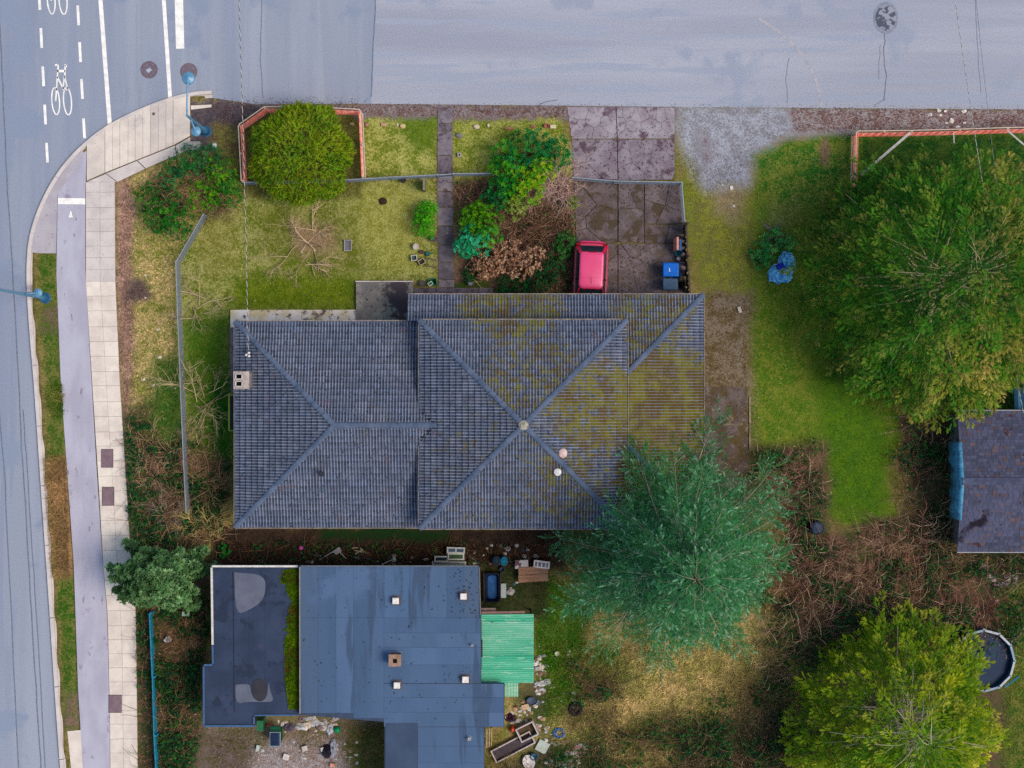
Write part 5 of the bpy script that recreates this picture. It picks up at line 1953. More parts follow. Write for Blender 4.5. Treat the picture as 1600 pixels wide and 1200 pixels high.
def shrub(name, label, blobs, pal, seed, leaf=.13, dens=1.0, tpl=ROS, m=LEAFS, group=None, k=1.7, twig=(110, 92, 76), cat='shrub'):
    """blobs: (px, py, r px, top height, palette index or None)"""
    rng = np.random.default_rng(seed)
    cx, cy = blobs[0][0], blobs[0][1]
    b0 = W(cx, cy, .8)
    root = thing(name, label, cat, (b0.x, b0.y, gz(cx, cy)), group)
    pals = [np.array([C(*c, k)[:3] for c in q]) for q in (pal if isinstance(pal[0][0], (list, tuple)) else [pal])]
    P, Fw, Sz, Cl, lines = [], [], [], [], []
    for px, py, r, h, pi in blobs:
        c = W(px, py, h * .7)
        rr = r / 32.5
        n = int(2 * math.pi * rr * rr / (leaf * leaf * 2.0) * dens * 1.4)
        th = np.arccos(1 - rng.random(n) * 1.15)
        az = rng.random(n) * 2 * math.pi
        lump = 1 + .16 * np.sin(az * 4 + px) * np.sin(th * 3 + py) + .10 * np.sin(az * 9 + th * 7) + rng.normal(0, .05, n)
        dp = 1 - .5 * rng.random(n) ** 3
        g0 = gz(px, py)
        nrm = np.stack([np.sin(th) * np.cos(az), np.sin(th) * np.sin(az), np.cos(th)], -1)
        zc = g0 + h * .42
        p = np.stack([c.x + rr * lump * dp * nrm[:, 0], c.y + rr * lump * dp * nrm[:, 1], np.maximum(zc + h * .58 * lump * dp * nrm[:, 2], g0 + .06)], -1)
        P.append(p)
        Fw.append(unit(nrm + np.array([0, 0, .55]) + rng.normal(0, .35, (n, 3))))
        Sz.append(leaf * rng.uniform(.75, 1.3, n))
        q = pals[pi or 0]
        f = fbm(p[:, 0] * 32, p[:, 1] * 32, 14, seed)
        e = np.clip((f - .5) * 2.6 + .5 + rng.normal(0, .22, n), 0, .999) * (len(q) - 1)
        j = e.astype(int)
        Cl.append(q[j] * (1 - (e - j))[:, None] + q[j + 1] * (e - j)[:, None])
        for s in range(9):
            a = rng.random() * 6.28
            t = rng.uniform(.3, .85)
            e2 = (c.x + rr * t * math.cos(a), c.y + rr * t * math.sin(a), g0 + h * rng.uniform(.5, .9))
            lines.append(([(c.x + rng.normal(0, .05), c.y + rng.normal(0, .05), g0 - .02), (c.x + rr * t * .4 * math.cos(a), c.y + rr * t * .4 * math.sin(a), g0 + h * .4), e2], [.03, .022, .008], C(*twig)))
    P = np.concatenate(P)
    n = len(P)
    V, Cc = inst(tpl, P, np.concatenate(Fw), rng.normal(0, 1, (n, 3)), np.concatenate(Sz), np.concatenate(Cl), rng=rng, jit=.2)
    tri_obj('foliage', V, Cc, m, root)
    tube_obj('stem', lines, TWIG, root, n=4)
    return root


shrub('rhododendron', 'big bright green rhododendron between the front path and the drive', [(828, 236, 36, 2.3, 1), (798, 272, 34, 2.5, 0), (868, 240, 25, 2.1, 1), (822, 288, 30, 2.6, 2), (780, 300, 24, 1.9, 1), (845, 262, 24, 2.4, 2), (806, 318, 22, 1.8, 3), (790, 240, 22, 1.9, 0)],
      [[(24, 108, 40), (46, 132, 30), (80, 148, 20), (28, 116, 54)], [(14, 88, 46), (22, 108, 52), (42, 120, 44), (20, 98, 60)], [(56, 130, 20), (92, 148, 18), (132, 160, 20), (66, 134, 28)], [(84, 124, 34), (124, 138, 70), (96, 130, 40), (146, 140, 96)]], 3, leaf=.15, k=1.45)
shrub('camellia', 'rounded shrub beside the path, olive at top and teal green below', [(752, 345, 29, 1.9, 0), (735, 340, 20, 1.6, 0), (740, 374, 26, 1.7, 1), (762, 368, 20, 1.8, 2), (728, 385, 18, 1.4, 1), (750, 330, 14, 1.8, 0)],
      [[(54, 110, 6), (80, 128, 8), (40, 98, 14), (66, 116, 10)], [(18, 132, 88), (40, 156, 112), (14, 110, 66), (56, 164, 126)], [(44, 120, 40), (76, 140, 30), (30, 124, 70), (90, 150, 30)]], 4, leaf=.12)
shrub('box_bush', 'small bright green box bush left of the front path', [(664, 335, 17, 1.2, 0), (662, 352, 19, 1.3, 0), (668, 325, 14, 1.0, 0)], [(40, 132, 8), (64, 156, 8), (26, 112, 18), (80, 160, 14)], 6, leaf=.07, dens=.9)
shrub('laurel_thicket', 'loose dark green laurel thicket at the street corner', [(250, 335, 30, 1.5, 0), (236, 310, 26, 1.3, 0), (290, 255, 26, 1.3, 2), (325, 250, 26, 1.3, 2), (345, 275, 28, 1.6, 1), (318, 305, 24, 1.5, 1), (275, 350, 24, 1.4, 0), (355, 300, 22, 1.5, 0), (265, 280, 22, 1.2, 2), (280, 320, 16, 1.2, 0)],
      [[(24, 90, 24), (44, 112, 30), (18, 76, 40), (60, 124, 36)], [(60, 124, 20), (96, 150, 20), (30, 96, 30), (76, 132, 30)], [(24, 84, 52), (34, 100, 56), (60, 112, 60), (26, 92, 40)]], 8, leaf=.12, dens=.75, k=1.5)
shrub('teal_shrub', 'dark teal broad leaved shrub beside the blue tarp bundle', [(1196, 392, 20, 1.2, 0), (1210, 376, 16, 1.0, 0), (1230, 378, 12, .9, 0), (1190, 406, 13, .9, 0)], [(36, 98, 50), (58, 126, 66), (28, 84, 42), (84, 144, 76)], 9, leaf=.17, k=2.0)
shrub('young_bush', 'small green bush standing just left of the red car', [(884, 378, 17, 1.0, 0), (878, 392, 13, .8, 0)], [(36, 84, 40), (56, 104, 48), (26, 70, 36)], 10, leaf=.11)
shrub('low_bush', 'little yellow green sprig at the edge of the drive', [(894, 317, 9, .7, 0)], [(88, 128, 10), (120, 146, 20), (66, 110, 14)], 12, leaf=.09)
shrub('ivy_mound', 'dark ivy below the eave beside the house corner', [(840, 440, 22, .8, 0), (815, 450, 18, .7, 0), (790, 448, 16, .6, 0), (862, 420, 20, .9, 0), (735, 430, 13, .5, 0)], [(18, 62, 30), (30, 78, 38), (22, 54, 34)], 13, leaf=.10)
shrub('green_weed', 'bright green weed in the debris by the fallen fence', [(349, 861, 9, .5, 0)], [(24, 104, 36), (44, 130, 50), (30, 112, 40)], 14, leaf=.11)


def twigs(root_p, n0, H, spread, col, rng, depth=3, r0=.02, curl=.3, up=.8, kids=4, kink=.12):
    out = []

    def grow(p, d, L, r, k):
        pts = [p]
        q, dd = p, d
        ns = 4 if k > 0 else 2
        for s in range(ns):
            dd = unit(dd + rng.normal(0, kink, 3) + np.array([0, 0, -curl * .12 * s]))
            q = q + dd * L / ns
            if q[2] < .06:
                q = np.array([q[0], q[1], .06 + .02 * rng.random()])
            pts.append(q)
        c = np.array(C(*col)[:3]) * rng.uniform(.9, 1.7)
        out.append((pts, list(np.linspace(r, r * .5, ns + 1)), c))
        if k > 0:
            for m in range(rng.integers(kids - 1, kids + 2)):
                i = rng.integers(1, 5)
                e = unit(dd + rng.normal(0, .62, 3))
                grow(pts[i], e, L * rng.uniform(.4, .75), r * .55, k - 1)

    for i in range(n0):
        a = 2 * math.pi * (i + rng.random() * .7) / n0
        s = spread * rng.uniform(.6, 1.15)
        d = unit(np.array([math.cos(a) * s, math.sin(a) * s, up]))
        grow(np.array(root_p) + np.array([rng.normal(0, .22 * H), rng.normal(0, .22 * H), 0]), d, H * rng.uniform(.6, 1.0), r0, depth)
    return out


def bare(name, label, px, py, n0, H, spread, col, seed, depth=3, r0=.02, up=.8, kids=4, h=.8, curl=.3, kink=.12, cat='bare shrub'):
    rng = np.random.default_rng(seed)
    p = W(px, py, h)
    g = gz(px, py)
    ls = twigs((p.x, p.y, g), n0, H, spread, col, rng, depth, r0, curl, up, kids, kink)
    o = tube_obj(name, ls, TWIG, None, (p.x, p.y, g), 3)
    return tag(o, label, cat)


bare('bare_bush', 'fine pinkish leafless bush between rhododendron and drive', 870, 283, 46, 1.5, .75, (204, 172, 168), 1, 2, .020, 1.0, 4, 1.4)
bare('fruit_tree', 'low spreading leafless fruit tree on the front lawn', 478, 384, 9, 1.6, 2.2, (184, 164, 138), 2, 3, .034, .5, 4, 1.0, .4)
bare('bare_sapling', 'thin leafless sapling by the bend of the mesh fence', 305, 482, 10, 1.4, 1.6, (184, 166, 140), 3, 3, .024, .7, 3)
bare('bare_tree', 'leafless grey tan tree hanging over the mesh fence near the chimney', 296, 622, 11, 1.8, 1.3, (178, 164, 128), 4, 3, .03, .9, 4, 1.6)
bare('lichen_shrub', 'lichen yellow leafless shrub off the south-west house corner', 312, 818, 15, 1.15, 1.1, (196, 176, 118), 5, 3, .022, .8, 4)
bare('bare_shrub', 'brown leafless shrub beside the west wall near the eave', 322, 758, 12, 1.5, 1.2, (150, 128, 96), 6, 3, .022, .8, 4)
bare('reddish_shrub', 'reddish brown leafless shrub astride the west fence line', 272, 742, 14, 1.1, 1.2, (148, 110, 98), 7, 3, .018, .8, 4)
bare('grey_shrub', 'grey leafless scrub next to the pavement slabs', 262, 800, 13, 1.1, 1.2, (150, 132, 124), 8, 3, .02, .7, 4)
bare('dead_shrub', 'brown dead shrub at the lawn edge above the black barrel', 1252, 735, 16, 1.0, 1.2, (158, 120, 104), 9, 3, .018, .7, 4)
bare('tan_scrub', 'large tan leafless scrub below the shed', 1450, 872, 20, 1.9, 1.4, (148, 112, 92), 10, 3, .02, .7, 4)
bare('bare_stick', 'bleached forked dead branch standing left of the shed', 1468, 828, 3, 1.4, .8, (206, 184, 172), 12, 2, .03, .8, 2)
bare('bare_sucker', 'pale bare stems fanned out at the foot of the dead hydrangea', 748, 430, 7, .9, 1.6, (196, 178, 142), 13, 1, .02, .5, 2)
bare('twig_heap', 'heap of cut twigs at the lawn edge near the tarp', 1212, 365, 14, .6, 1.8, (150, 134, 142), 14, 2, .014, .5, 3)
bare('thorn_scrub', 'dark red brown scrub left of the round pool', 1535, 960, 18, 1.2, 1.4, (134, 88, 84), 15, 3, .018, .7, 4)
bare('sapling_clump', 'thin leafless sapling clump between rhododendron and ivy', 812, 345, 12, 1.1, 1.2, (142, 120, 100), 16, 2, .016, .8, 4)
bare('brown_scrub', 'brown leafless scrub behind the dead hydrangea near the car', 856, 375, 18, 1.0, 1.4, (112, 84, 72), 17, 3, .016, .7, 4)


for k, (x, y, c, r, n, lab) in enumerate(((1205, 745, (168, 130, 116), 1.0, 15, 'pinkish dead shrub between conifer and lawn'), (1300, 870, (150, 112, 98), 1.1, 16, 'brown leafless scrub below the black barrel'),
                                          (1350, 905, (166, 128, 110), 1.2, 16, 'tan leafless scrub midway between barrel and shed'), (1385, 850, (178, 140, 120), 1.0, 14, 'pale dry scrub along the bottom of the lawn'),
                                          (1250, 920, (132, 94, 84), 1.1, 16, 'dark reddish scrub right of the blue green conifer'), (1420, 935, (160, 122, 104), 1.2, 16, 'dry scrub above the yellow green cypress'),
                                          (1440, 730, (140, 104, 92), 1.0, 16, 'red brown scrub between lawn and shed'), (1500, 905, (156, 116, 100), 1.1, 15, 'scrub below the lower shed corner'),
                                          (232, 740, (186, 160, 132), .9, 13, 'pale tangle beside the brown pavement lids'), (250, 870, (170, 146, 116), .9, 13, 'pale tangle above the small pine'), (1180, 1105, (150, 128, 92), .8, 13, 'dry tangle left of the yellow green cypress'),
                                          (285, 1005, (156, 126, 96), .8, 13, 'dry tangle left of the flat roof'), (300, 690, (168, 150, 120), .9, 12, 'grey tangle under the leafless tree at the west fence'))):
    bare('leafless_scrub', lab, x, y, n, r, 1.3, c, 40 + k, 3, .018, .8, 4)


def hydrangea():
    rng = np.random.default_rng(77)
    root = thing('hydrangea', 'dead hydrangea with many dry brown flower heads near the porch', 'shrub', tuple(G(790, 405)))
    P, Fw, Sz, Cl, lines = [], [], [], [], []
    pal = np.array([C(*c, 1.4)[:3] for c in ((150, 112, 92), (176, 140, 116), (110, 74, 62), (196, 166, 142))])
    for cx, cy, r, n in ((768, 405, 32, 95), (800, 395, 26, 65), (832, 405, 24, 50), (756, 420, 20, 40), (815, 420, 22, 40)):
        for k in range(n):
            a, t = rng.random() * 6.28, math.sqrt(rng.random())
            px, py = cx + r * t * math.cos(a), cy + r * .85 * t * math.sin(a)
            z = .5 + .65 * (1 - t * t) + rng.uniform(-.15, .1)
            c = W(px, py, z)
            m = 9
            P.append(np.array([c.x, c.y, z]) + rng.normal(0, .05, (m, 3)))
            Fw.append(rng.normal(0, .8, (m, 3)) + np.array([0, 0, .9]))
            Sz.append(rng.uniform(.05, .085, m))
            Cl.append(pal[np.clip(rng.integers(0, 4) + rng.integers(-1, 2, m), 0, 3)])
            b = W(cx + (px - cx) * .3, cy + (py - cy) * .3)
            lines.append(([(b.x, b.y, .05), ((b.x + c.x) / 2, (b.y + c.y) / 2, z * .6), (c.x, c.y, z)], [.01, .008, .006], C(132, 104, 84)))
    P = np.concatenate(P)
    V, Cc = inst(ROS, P, np.concatenate(Fw), rng.normal(0, 1, (len(P), 3)), np.concatenate(Sz), np.concatenate(Cl), rng=rng, jit=.3)
    tri_obj('flower_head', V, Cc, DRY, root)
    tube_obj('stem', lines, TWIG, root, n=3)


hydrangea()


# ------------------------------------------------------------------ uncountable growth
def scatter(polys, n, rng):
    out = []
    areas = []
    for q in polys:
        areas.append(abs(sum(q[i][0] * q[(i + 1) % len(q)][1] - q[(i + 1) % len(q)][0] * q[i][1] for i in range(len(q)))) / 2)
    tot = sum(areas)
    for q, A in zip(polys, areas):
        m = int(n * A / tot)
        xs, ys = [p[0] for p in q], [p[1] for p in q]
        got = []
        while sum(len(g) for g in got) < m:
            c = np.stack([rng.uniform(min(xs), max(xs), m * 2), rng.uniform(min(ys), max(ys), m * 2)], -1)
            got.append(c[inside(c[:, 0], c[:, 1], q)])
        out.append(np.concatenate(got)[:m])
    return np.concatenate(out)


def gzv(px, py):
    return np.where(px > 320, -0.012 + 0.085 * sstep(168, 260, py), 0.073)


NOGRASS = [[(356, 480), (560, 480), (560, 438), (648, 438), (1100, 455), (1100, 830), (360, 830)], [(330, 882), (756, 882), (756, 1068), (790, 1068), (790, 1138), (758, 1300), (600, 1300), (600, 1122), (400, 1137), (316, 1137), (316, 1036), (330, 1036)],
           HARD[0], HARD[1], HARD[2], [(1096, 550), (1174, 550), (1174, 790), (1096, 790)], [(1490, 640), (1700, 640), (1700, 864), (1490, 864)]]


def make_grass(name, label, polys, n, h, w, seed, straw=0.5, tone=1.25, blades=3):
    tone *= 1.35
    rng = np.random.default_rng(seed)
    p = scatter(polys, n, rng)
    bad = np.zeros(len(p), bool)
    for q in NOGRASS:
        bad |= inside(p[:, 0], p[:, 1], q)
    p = p[~bad]
    a, b = paint_at(p[:, 0], p[:, 1])
    t = np.clip((fbm(p[:, 0], p[:, 1], 20, 71) - .5) * 3 + straw + rng.normal(0, .25, len(p)), 0, 1)[:, None]
    c = (a * (1 - t) + b * t) * tone * rng.uniform(.45, 1.6, len(p))[:, None]
    x, y, z = (p[:, 0] - 800) / 32, (600 - p[:, 1]) / 32, gzv(p[:, 0], p[:, 1]) - .01
    V, Cc = [], []
    for k in range(blades):
        az = rng.random(len(p)) * 6.283
        l = h * rng.uniform(.5, 1.3, len(p))
        le = l * rng.uniform(.4, 1.2, len(p))
        o = np.stack([x, y, z], -1)
        s = np.stack([-np.sin(az), np.cos(az), np.zeros(len(p))], -1) * (w * rng.uniform(.6, 1.4, len(p)))[:, None]
        e = o + np.stack([np.cos(az) * le, np.sin(az) * le, l * .8], -1)
        V.append(np.stack([o - s, o + s, e], 1))
        Cc.append(np.repeat((c * rng.uniform(.85, 1.15, len(p))[:, None])[:, None, :], 3, 1))
    V = np.concatenate(V).reshape(-1, 3)
    o = tri_obj(name, V, np.concatenate(Cc).reshape(-1, 3), DRY)
    return tag(o, label, 'grass', kind='stuff')


make_grass('grass', 'short mossy grass of the front lawns', [[(280, 290), (684, 180), (684, 445), (362, 490), (364, 840), (290, 700)], [(706, 184), (890, 186), (894, 275), (706, 278)], [(1058, 240), (1180, 236), (1340, 206), (1345, 560), (1405, 640), (1400, 822), (1265, 815), (1172, 720), (1172, 460), (1080, 350)],
                                                        [(59, 398), (88, 398), (127, 1136), (104, 1140)], [(1345, 206), (1620, 206), (1620, 300), (1345, 420)]], 54000, .055, .012, 1)
make_grass('verge_grass', 'rough tufted grass of the verge inside the pavement', [[(186, 290), (300, 240), (318, 335), (276, 410), (284, 640), (240, 700), (200, 740), (186, 500)]], 9000, .11, .014, 2, .55)
make_grass('dry_grass', 'long bleached grass behind the flat roofed house', [[(850, 1000), (1000, 1010), (1230, 1000), (1240, 1240), (860, 1240)]], 15000, .24, .014, 3, .6, 1.35)
make_grass('yard_grass', 'green grass of the back yard beside the porch cover', [[(832, 895), (960, 930), (960, 1080), (840, 1150), (836, 1000)], [(1570, 920), (1640, 920), (1640, 1240), (1560, 1240)], [(330, 1140), (604, 1125), (604, 1230), (330, 1230)]], 9000, .11, .014, 4)
make_grass('dead_grass', 'pampas brown dead grass clumps in the kerbside verge', [[(74, 715), (108, 715), (126, 900), (88, 900)], [(80, 600), (102, 600), (102, 650), (80, 650)]], 2600, .3, .014, 5, .6, 1.2, 4)


def ragged(p, a=52):
    return np.stack([p[:, 0] + a * (fbm(p[:, 0], p[:, 1], 40, 301) - .5) + a * .12 * NR.normal(0, 1, len(p)), p[:, 1] + a * (fbm(p[:, 0], p[:, 1], 40, 402) - .5) + a * .12 * NR.normal(0, 1, len(p))], -1)


def make_bramble(name, label, polys, ncane, nleaf, ngreen, cols, seed, L=1.3, hh=.6, green=((24, 70, 40), (40, 92, 50), (20, 58, 44), (56, 96, 44)), dead=((120, 84, 74), (146, 108, 92), (92, 62, 58), (166, 136, 112))):
    rng = np.random.default_rng(seed)
    rg_ = 52 if seed < 3 else 14
    p = ragged(scatter(polys, ncane, rng), rg_)
    dens = fbm(p[:, 0], p[:, 1], 44, seed + 11)
    p = p[dens > .36]
    dens = dens[dens > .36]
    x, y, z = (p[:, 0] - 800) / 32, (600 - p[:, 1]) / 32, gzv(p[:, 0], p[:, 1])
    lines = []
    cc = np.array([C(*c)[:3] for c in cols])
    for i in range(len(p)):
        az = rng.random() * 6.283
        l = L * rng.uniform(.4, 1.2)
        h = hh * rng.uniform(.3, 1.1) * (.35 + 1.5 * (dens[i] - .36) / .3)
        d = np.array([math.cos(az), math.sin(az)])
        sd = np.array([-d[1], d[0]])
        k = rng.uniform(-.3, .3)
        pts = []
        for s in (0, .2, .45, .7, 1.0):
            q = np.array([x[i], y[i]]) + d * l * s + sd * k * l * s * s
            pts.append((q[0], q[1], z[i] + h * 4 * s * (1 - s) * .9 + .04 + .1 * h * s))
        r = rng.uniform(.007, .014)
        lines.append((pts, [r, r, r * .9, r * .7, r * .4], cc[rng.integers(0, len(cc))] * rng.uniform(.9, 1.9)))
    V, Q, Cl = tubes(lines, 3)
    VV, CL, SZ, LP = [V], [Cl], [np.full(len(Q), 4)], [Q.ravel()]
    base = len(V)
    for n, pal, tpl, s0, s1, zz in ((nleaf, dead, LEAF2, .06, .12, .75), (ngreen, green, ROS, .07, .12, .9)):
        if not n:
            continue
        q = ragged(scatter(polys, n, rng), rg_)
        clump = fbm(q[:, 0], q[:, 1], 34, seed + 3)
        keep = (clump > .47) if tpl is ROS else (clump < .62)
        q, clump = q[keep], clump[keep]
        m = len(q)
        P = np.stack([(q[:, 0] - 800) / 32, (600 - q[:, 1]) / 32, gzv(q[:, 0], q[:, 1]) + .04 + hh * zz * rng.random(m) ** .8 * (.5 + clump)], -1)
        pl = np.array([C(*c, 1.5)[:3] for c in pal])
        c = pl[rng.integers(0, len(pl), m)]
        V, Cl = inst(tpl, P, rng.normal(0, .8, (m, 3)) + np.array([0, 0, .6]), rng.normal(0, .6, (m, 3)) + np.array([0, 0, 1.0]), rng.uniform(s0, s1, m), c, rng=rng, jit=.25)
        VV.append(V)
        CL.append(Cl)
        LP.append(np.arange(len(V)) + base)
        SZ.append(np.full(len(V) // 3, 3))
        base += len(V)
    me = np_mesh(name, np.concatenate(VV), np.concatenate(LP), np.concatenate(SZ), np.concatenate(CL))
    o = finish(name, me, DRY)
    return tag(o, label, 'brambles', kind='stuff')


make_bramble('bramble_thicket', 'red brown bramble thicket filling the back lots by the shed', [[(1175, 830), (1300, 835), (1430, 800), (1500, 862), (1640, 866), (1640, 930), (1560, 1010), (1500, 1010), (1330, 990), (1260, 1040), (1210, 1060), (1190, 960)], [(1390, 650), (1500, 660), (1500, 860), (1420, 810), (1400, 740)], [(1175, 705), (1280, 690), (1282, 790), (1240, 830), (1180, 800)]],
             2700, 8000, 13000, ((146, 118, 108), (122, 98, 92), (182, 156, 138), (104, 82, 80), (160, 142, 118)), 1, 1.4, .85)
make_bramble('undergrowth', 'dark mixed undergrowth south of the dry grass', [[(1060, 1120), (1240, 1040), (1260, 1240), (1060, 1240)], [(930, 1130), (1060, 1130), (1060, 1240), (890, 1240)], [(760, 1180), (900, 1180), (900, 1240), (760, 1240)], [(880, 1030), (960, 1040), (980, 1090), (900, 1100)]], 1100, 3600, 5600, ((120, 100, 80), (96, 80, 64)), 2)
make_bramble('verge_undergrowth', 'ivy and brambles between pavement and the west fence', [[(200, 650), (290, 680), (300, 900), (216, 930), (206, 800)], [(300, 690), (360, 720), (350, 830), (300, 880)]], 900, 2000, 6500, ((150, 118, 96), (128, 100, 84), (166, 148, 120)), 3, 1.1, .5)
make_bramble('ivy_bank', 'dark green ivy bank along the blue board fence', [[(216, 960), (330, 940), (330, 1036), (316, 1040), (316, 1140), (300, 1240), (218, 1240)]], 600, 2200, 5200, ((120, 92, 76), (140, 112, 84)), 4, .9, .4)
make_bramble('garden_scrub', 'brown leafless garden scrub beside the red car', [[(770, 330), (896, 320), (898, 455), (850, 455), (840, 390), (770, 360)], [(716, 285), (770, 285), (770, 318), (716, 318)]], 700, 2200, 500, ((128, 98, 84), (104, 78, 68), (150, 120, 104)), 5, .9, .45)
make_bramble('gap_debris', 'dark leaf mould and twigs in the gap between the houses', [[(340, 845), (860, 850), (860, 884), (340, 884)]], 500, 2600, 700, ((92, 70, 54), (120, 94, 70), (66, 52, 44)), 6, .8, .15, dead=((70, 50, 42), (92, 66, 52), (52, 40, 36), (110, 88, 70)))
make_bramble('corner_scrub', 'brown twigs tangled in the corner laurels', [[(232, 270), (330, 255), (340, 330), (250, 350)], [(300, 320), (375, 300), (370, 345), (320, 350)]], 420, 1200, 0, ((150, 122, 104), (128, 104, 92)), 7, .8, .9)


def make_litter(name, label, polys, n, pal, seed, s0=.03, s1=.06):
    rng = np.random.default_rng(seed)
    q = scatter(polys, n, rng)
    m = len(q)
    P = np.stack([(q[:, 0] - 800) / 32, (600 - q[:, 1]) / 32, gzv(q[:, 0], q[:, 1]) + .03 + .02 * rng.random(m)], -1)
    pl = np.array([C(*c)[:3] for c in pal])
    V, Cc = inst(LEAF2, P, np.stack([rng.normal(0, 1, m), rng.normal(0, 1, m), rng.normal(0, .2, m)], -1), rng.normal(0, .25, (m, 3)) + np.array([0, 0, 1.0]), rng.uniform(s0, s1, m), pl[rng.integers(0, len(pl), m)], rng=rng, jit=.3)
    o = tri_obj(name, V, Cc, DRY)
    return tag(o, label, 'leaves', kind='stuff')


make_litter('fallen_leaves', 'fallen leaves and twigs along the shoulder of the side street', [[(1236, 168), (1600, 172), (1600, 204), (1345, 205), (1240, 204)], [(562, 164), (890, 166), (890, 184), (562, 183)], [(330, 158), (560, 160), (562, 172), (420, 165), (378, 194), (330, 200)]], 2600,
            ((112, 72, 66), (140, 96, 84), (84, 60, 60), (166, 130, 118)), 1, .05, .10)
make_litter('street_dirt', 'dark leaf crumbs along the edge of the side street', [[(335, 150), (580, 152), (580, 164), (400, 165), (335, 158)], [(580, 160), (1600, 166), (1600, 173), (580, 166)]], 600, ((96, 84, 90), (116, 98, 98), (86, 78, 86)), 7, .03, .07)
make_litter('leaf_scatter', 'pale leaves scattered over verge and lawn', [[(186, 290), (300, 240), (380, 300), (560, 330), (560, 480), (300, 480), (276, 560), (284, 640), (200, 740), (186, 500)], [(1060, 290), (1180, 240), (1330, 210), (1330, 380), (1172, 700), (1100, 460)]], 1500,
            ((196, 170, 150), (216, 200, 180), (168, 132, 116), (228, 214, 176)), 2, .04, .08)
make_litter('drive_leaves', 'dark leaf scraps over the drive and mossy strip', [[(892, 200), (1054, 200), (1068, 300), (1072, 455), (900, 455)], [(1100, 460), (1172, 460), (1172, 760), (1100, 760)]], 1500, ((74, 54, 52), (98, 76, 66), (60, 48, 46), (132, 112, 96)), 3, .05, .1)

# leaf bits blown over the flat roofs
rng = np.random.default_rng(19)
q = np.concatenate([scatter([[(472, 888), (746, 888), (750, 1066), (784, 1072), (784, 1132), (604, 1124), (472, 1112)]], 150, rng), scatter([[(700, 890), (746, 890), (748, 960), (705, 960)], [(690, 1040), (750, 1040), (750, 1066), (690, 1066)]], 110, rng)])
P = np.array([W(x, y, 3.26) for x, y in q])
P[:, 2] = 3.272
pl = np.array([C(*c)[:3] for c in ((44, 56, 72), (60, 66, 60), (92, 88, 74), (36, 46, 66))])
V, Cc = inst(LEAF2, P, np.stack([rng.normal(0, 1, len(q)), rng.normal(0, 1, len(q)), np.zeros(len(q))], -1), rng.normal(0, .2, (len(q), 3)) + np.array([0, 0, 1.0]), rng.uniform(.05, .13, len(q)), pl[rng.integers(0, 4, len(q))], rng=rng)
o = tri_obj('leaf_debris', V, Cc, DRY, re_)
o['kind'] = 'stuff'
# moss cushions on the low flat roof
rng = np.random.default_rng(9)
q = scatter([[(441, 890), (468, 890), (468, 1108), (452, 1108), (446, 1060), (444, 980), (456, 940), (444, 910)], [(432, 892), (466, 888), (466, 920), (440, 915)]], 3600, rng)
pr = fbm(q[:, 0], q[:, 1], 18, 5)
edge_f = np.clip((q[:, 0] - 438) / 24, 0, 1)
q = q[(pr + edge_f * .5) > .62]
P = np.array([W(x, y, 2.93) for x, y in q])
P[:, 2] = 2.905 + .05 * NR.random(len(q))
pl = np.array([C(*c, 1.4)[:3] for c in ((96, 118, 6), (74, 104, 10), (52, 88, 14), (84, 66, 30))])
V, Cc = inst(ROS, P, NR.normal(0, .5, (len(q), 3)) + np.array([0, 0, 1.0]), NR.normal(0, 1, (len(q), 3)), NR.uniform(.05, .10, len(q)), pl[np.clip((fbm(q[:, 0], q[:, 1], 30, 8) * 4).astype(int) + NR.integers(-1, 2, len(q)), 0, 3)])
o = tri_obj('moss', V, Cc, DRY, rw)
o['kind'] = 'stuff'

# ------------------------------------------------------------------ fences
GALV = mat('galvanised', C(172, 186, 206), C(150, 164, 186), sc_=6, rough=.4, metal=.3, spec=.5)
WIRE = mat('fence_wire', C(150, 164, 186), None, rough=.5, metal=.2)
OLDW = mat('old_wood', C(132, 116, 100), C(104, 90, 78), sc_=5, c3=C(84, 72, 62), sc3=16, th3=.6, grain=.15, rough=.95)
NEWW = mat('new_wood', C(214, 196, 190), C(196, 176, 168), sc_=5, c3=C(170, 148, 140), sc3=16, th3=.64, grain=.1, rough=.9)
ORANGE = mat('orange_net', C(252, 132, 116, 1.9), C(252, 164, 152, 1.9), sc_=2.5, rough=.6, grain=.1)


def fence_pts(top, h):
    return [G(x, y, 0, h) for x, y in top]


def chain_link(name, label, top, h=1.2, spacing=2.4, cat='fence', pitch=.085):
    P = fence_pts(top, h)
    root = thing(name, label, cat, P[0])
    lines = []
    for a, b in zip(P, P[1:]):
        L = (b - a).length
        n = max(1, round(L / spacing))
        for k in range(n + (1 if b is P[-1] else 0)):
            q = a + (b - a) * (k / n)
            MB().tube([(q.x, q.y, q.z - .03), (q.x, q.y, q.z + h + .04)], .03, 8).build('post', GALV, root)
        MB().tube([a + Vector((0, 0, h)), b + Vector((0, 0, h))], .022, 6).build('top_rail', GALV, root)
        d = (b - a)
        m = int(L / pitch)
        for k in range(-int(h / pitch), m):
            for s in (1, -1):
                t0, t1 = k * pitch, k * pitch + h
                z0, z1 = 0.0, h
                if t0 < 0:
                    z0, t0 = -t0, 0
                if t1 > L:
                    z1, t1 = h - (t1 - L), L
                if z1 <= z0:
                    continue
                if s < 0:
                    t0, t1 = L - t0, L - t1
                lines.append(([a + d * (t0 / L) + Vector((0, 0, z0 + .03)), a + d * (t1 / L) + Vector((0, 0, z1))], [.0042, .0042], (1, 1, 1)))
    tube_obj('wire_mesh', lines, WIRE, root, n=3)
    return root


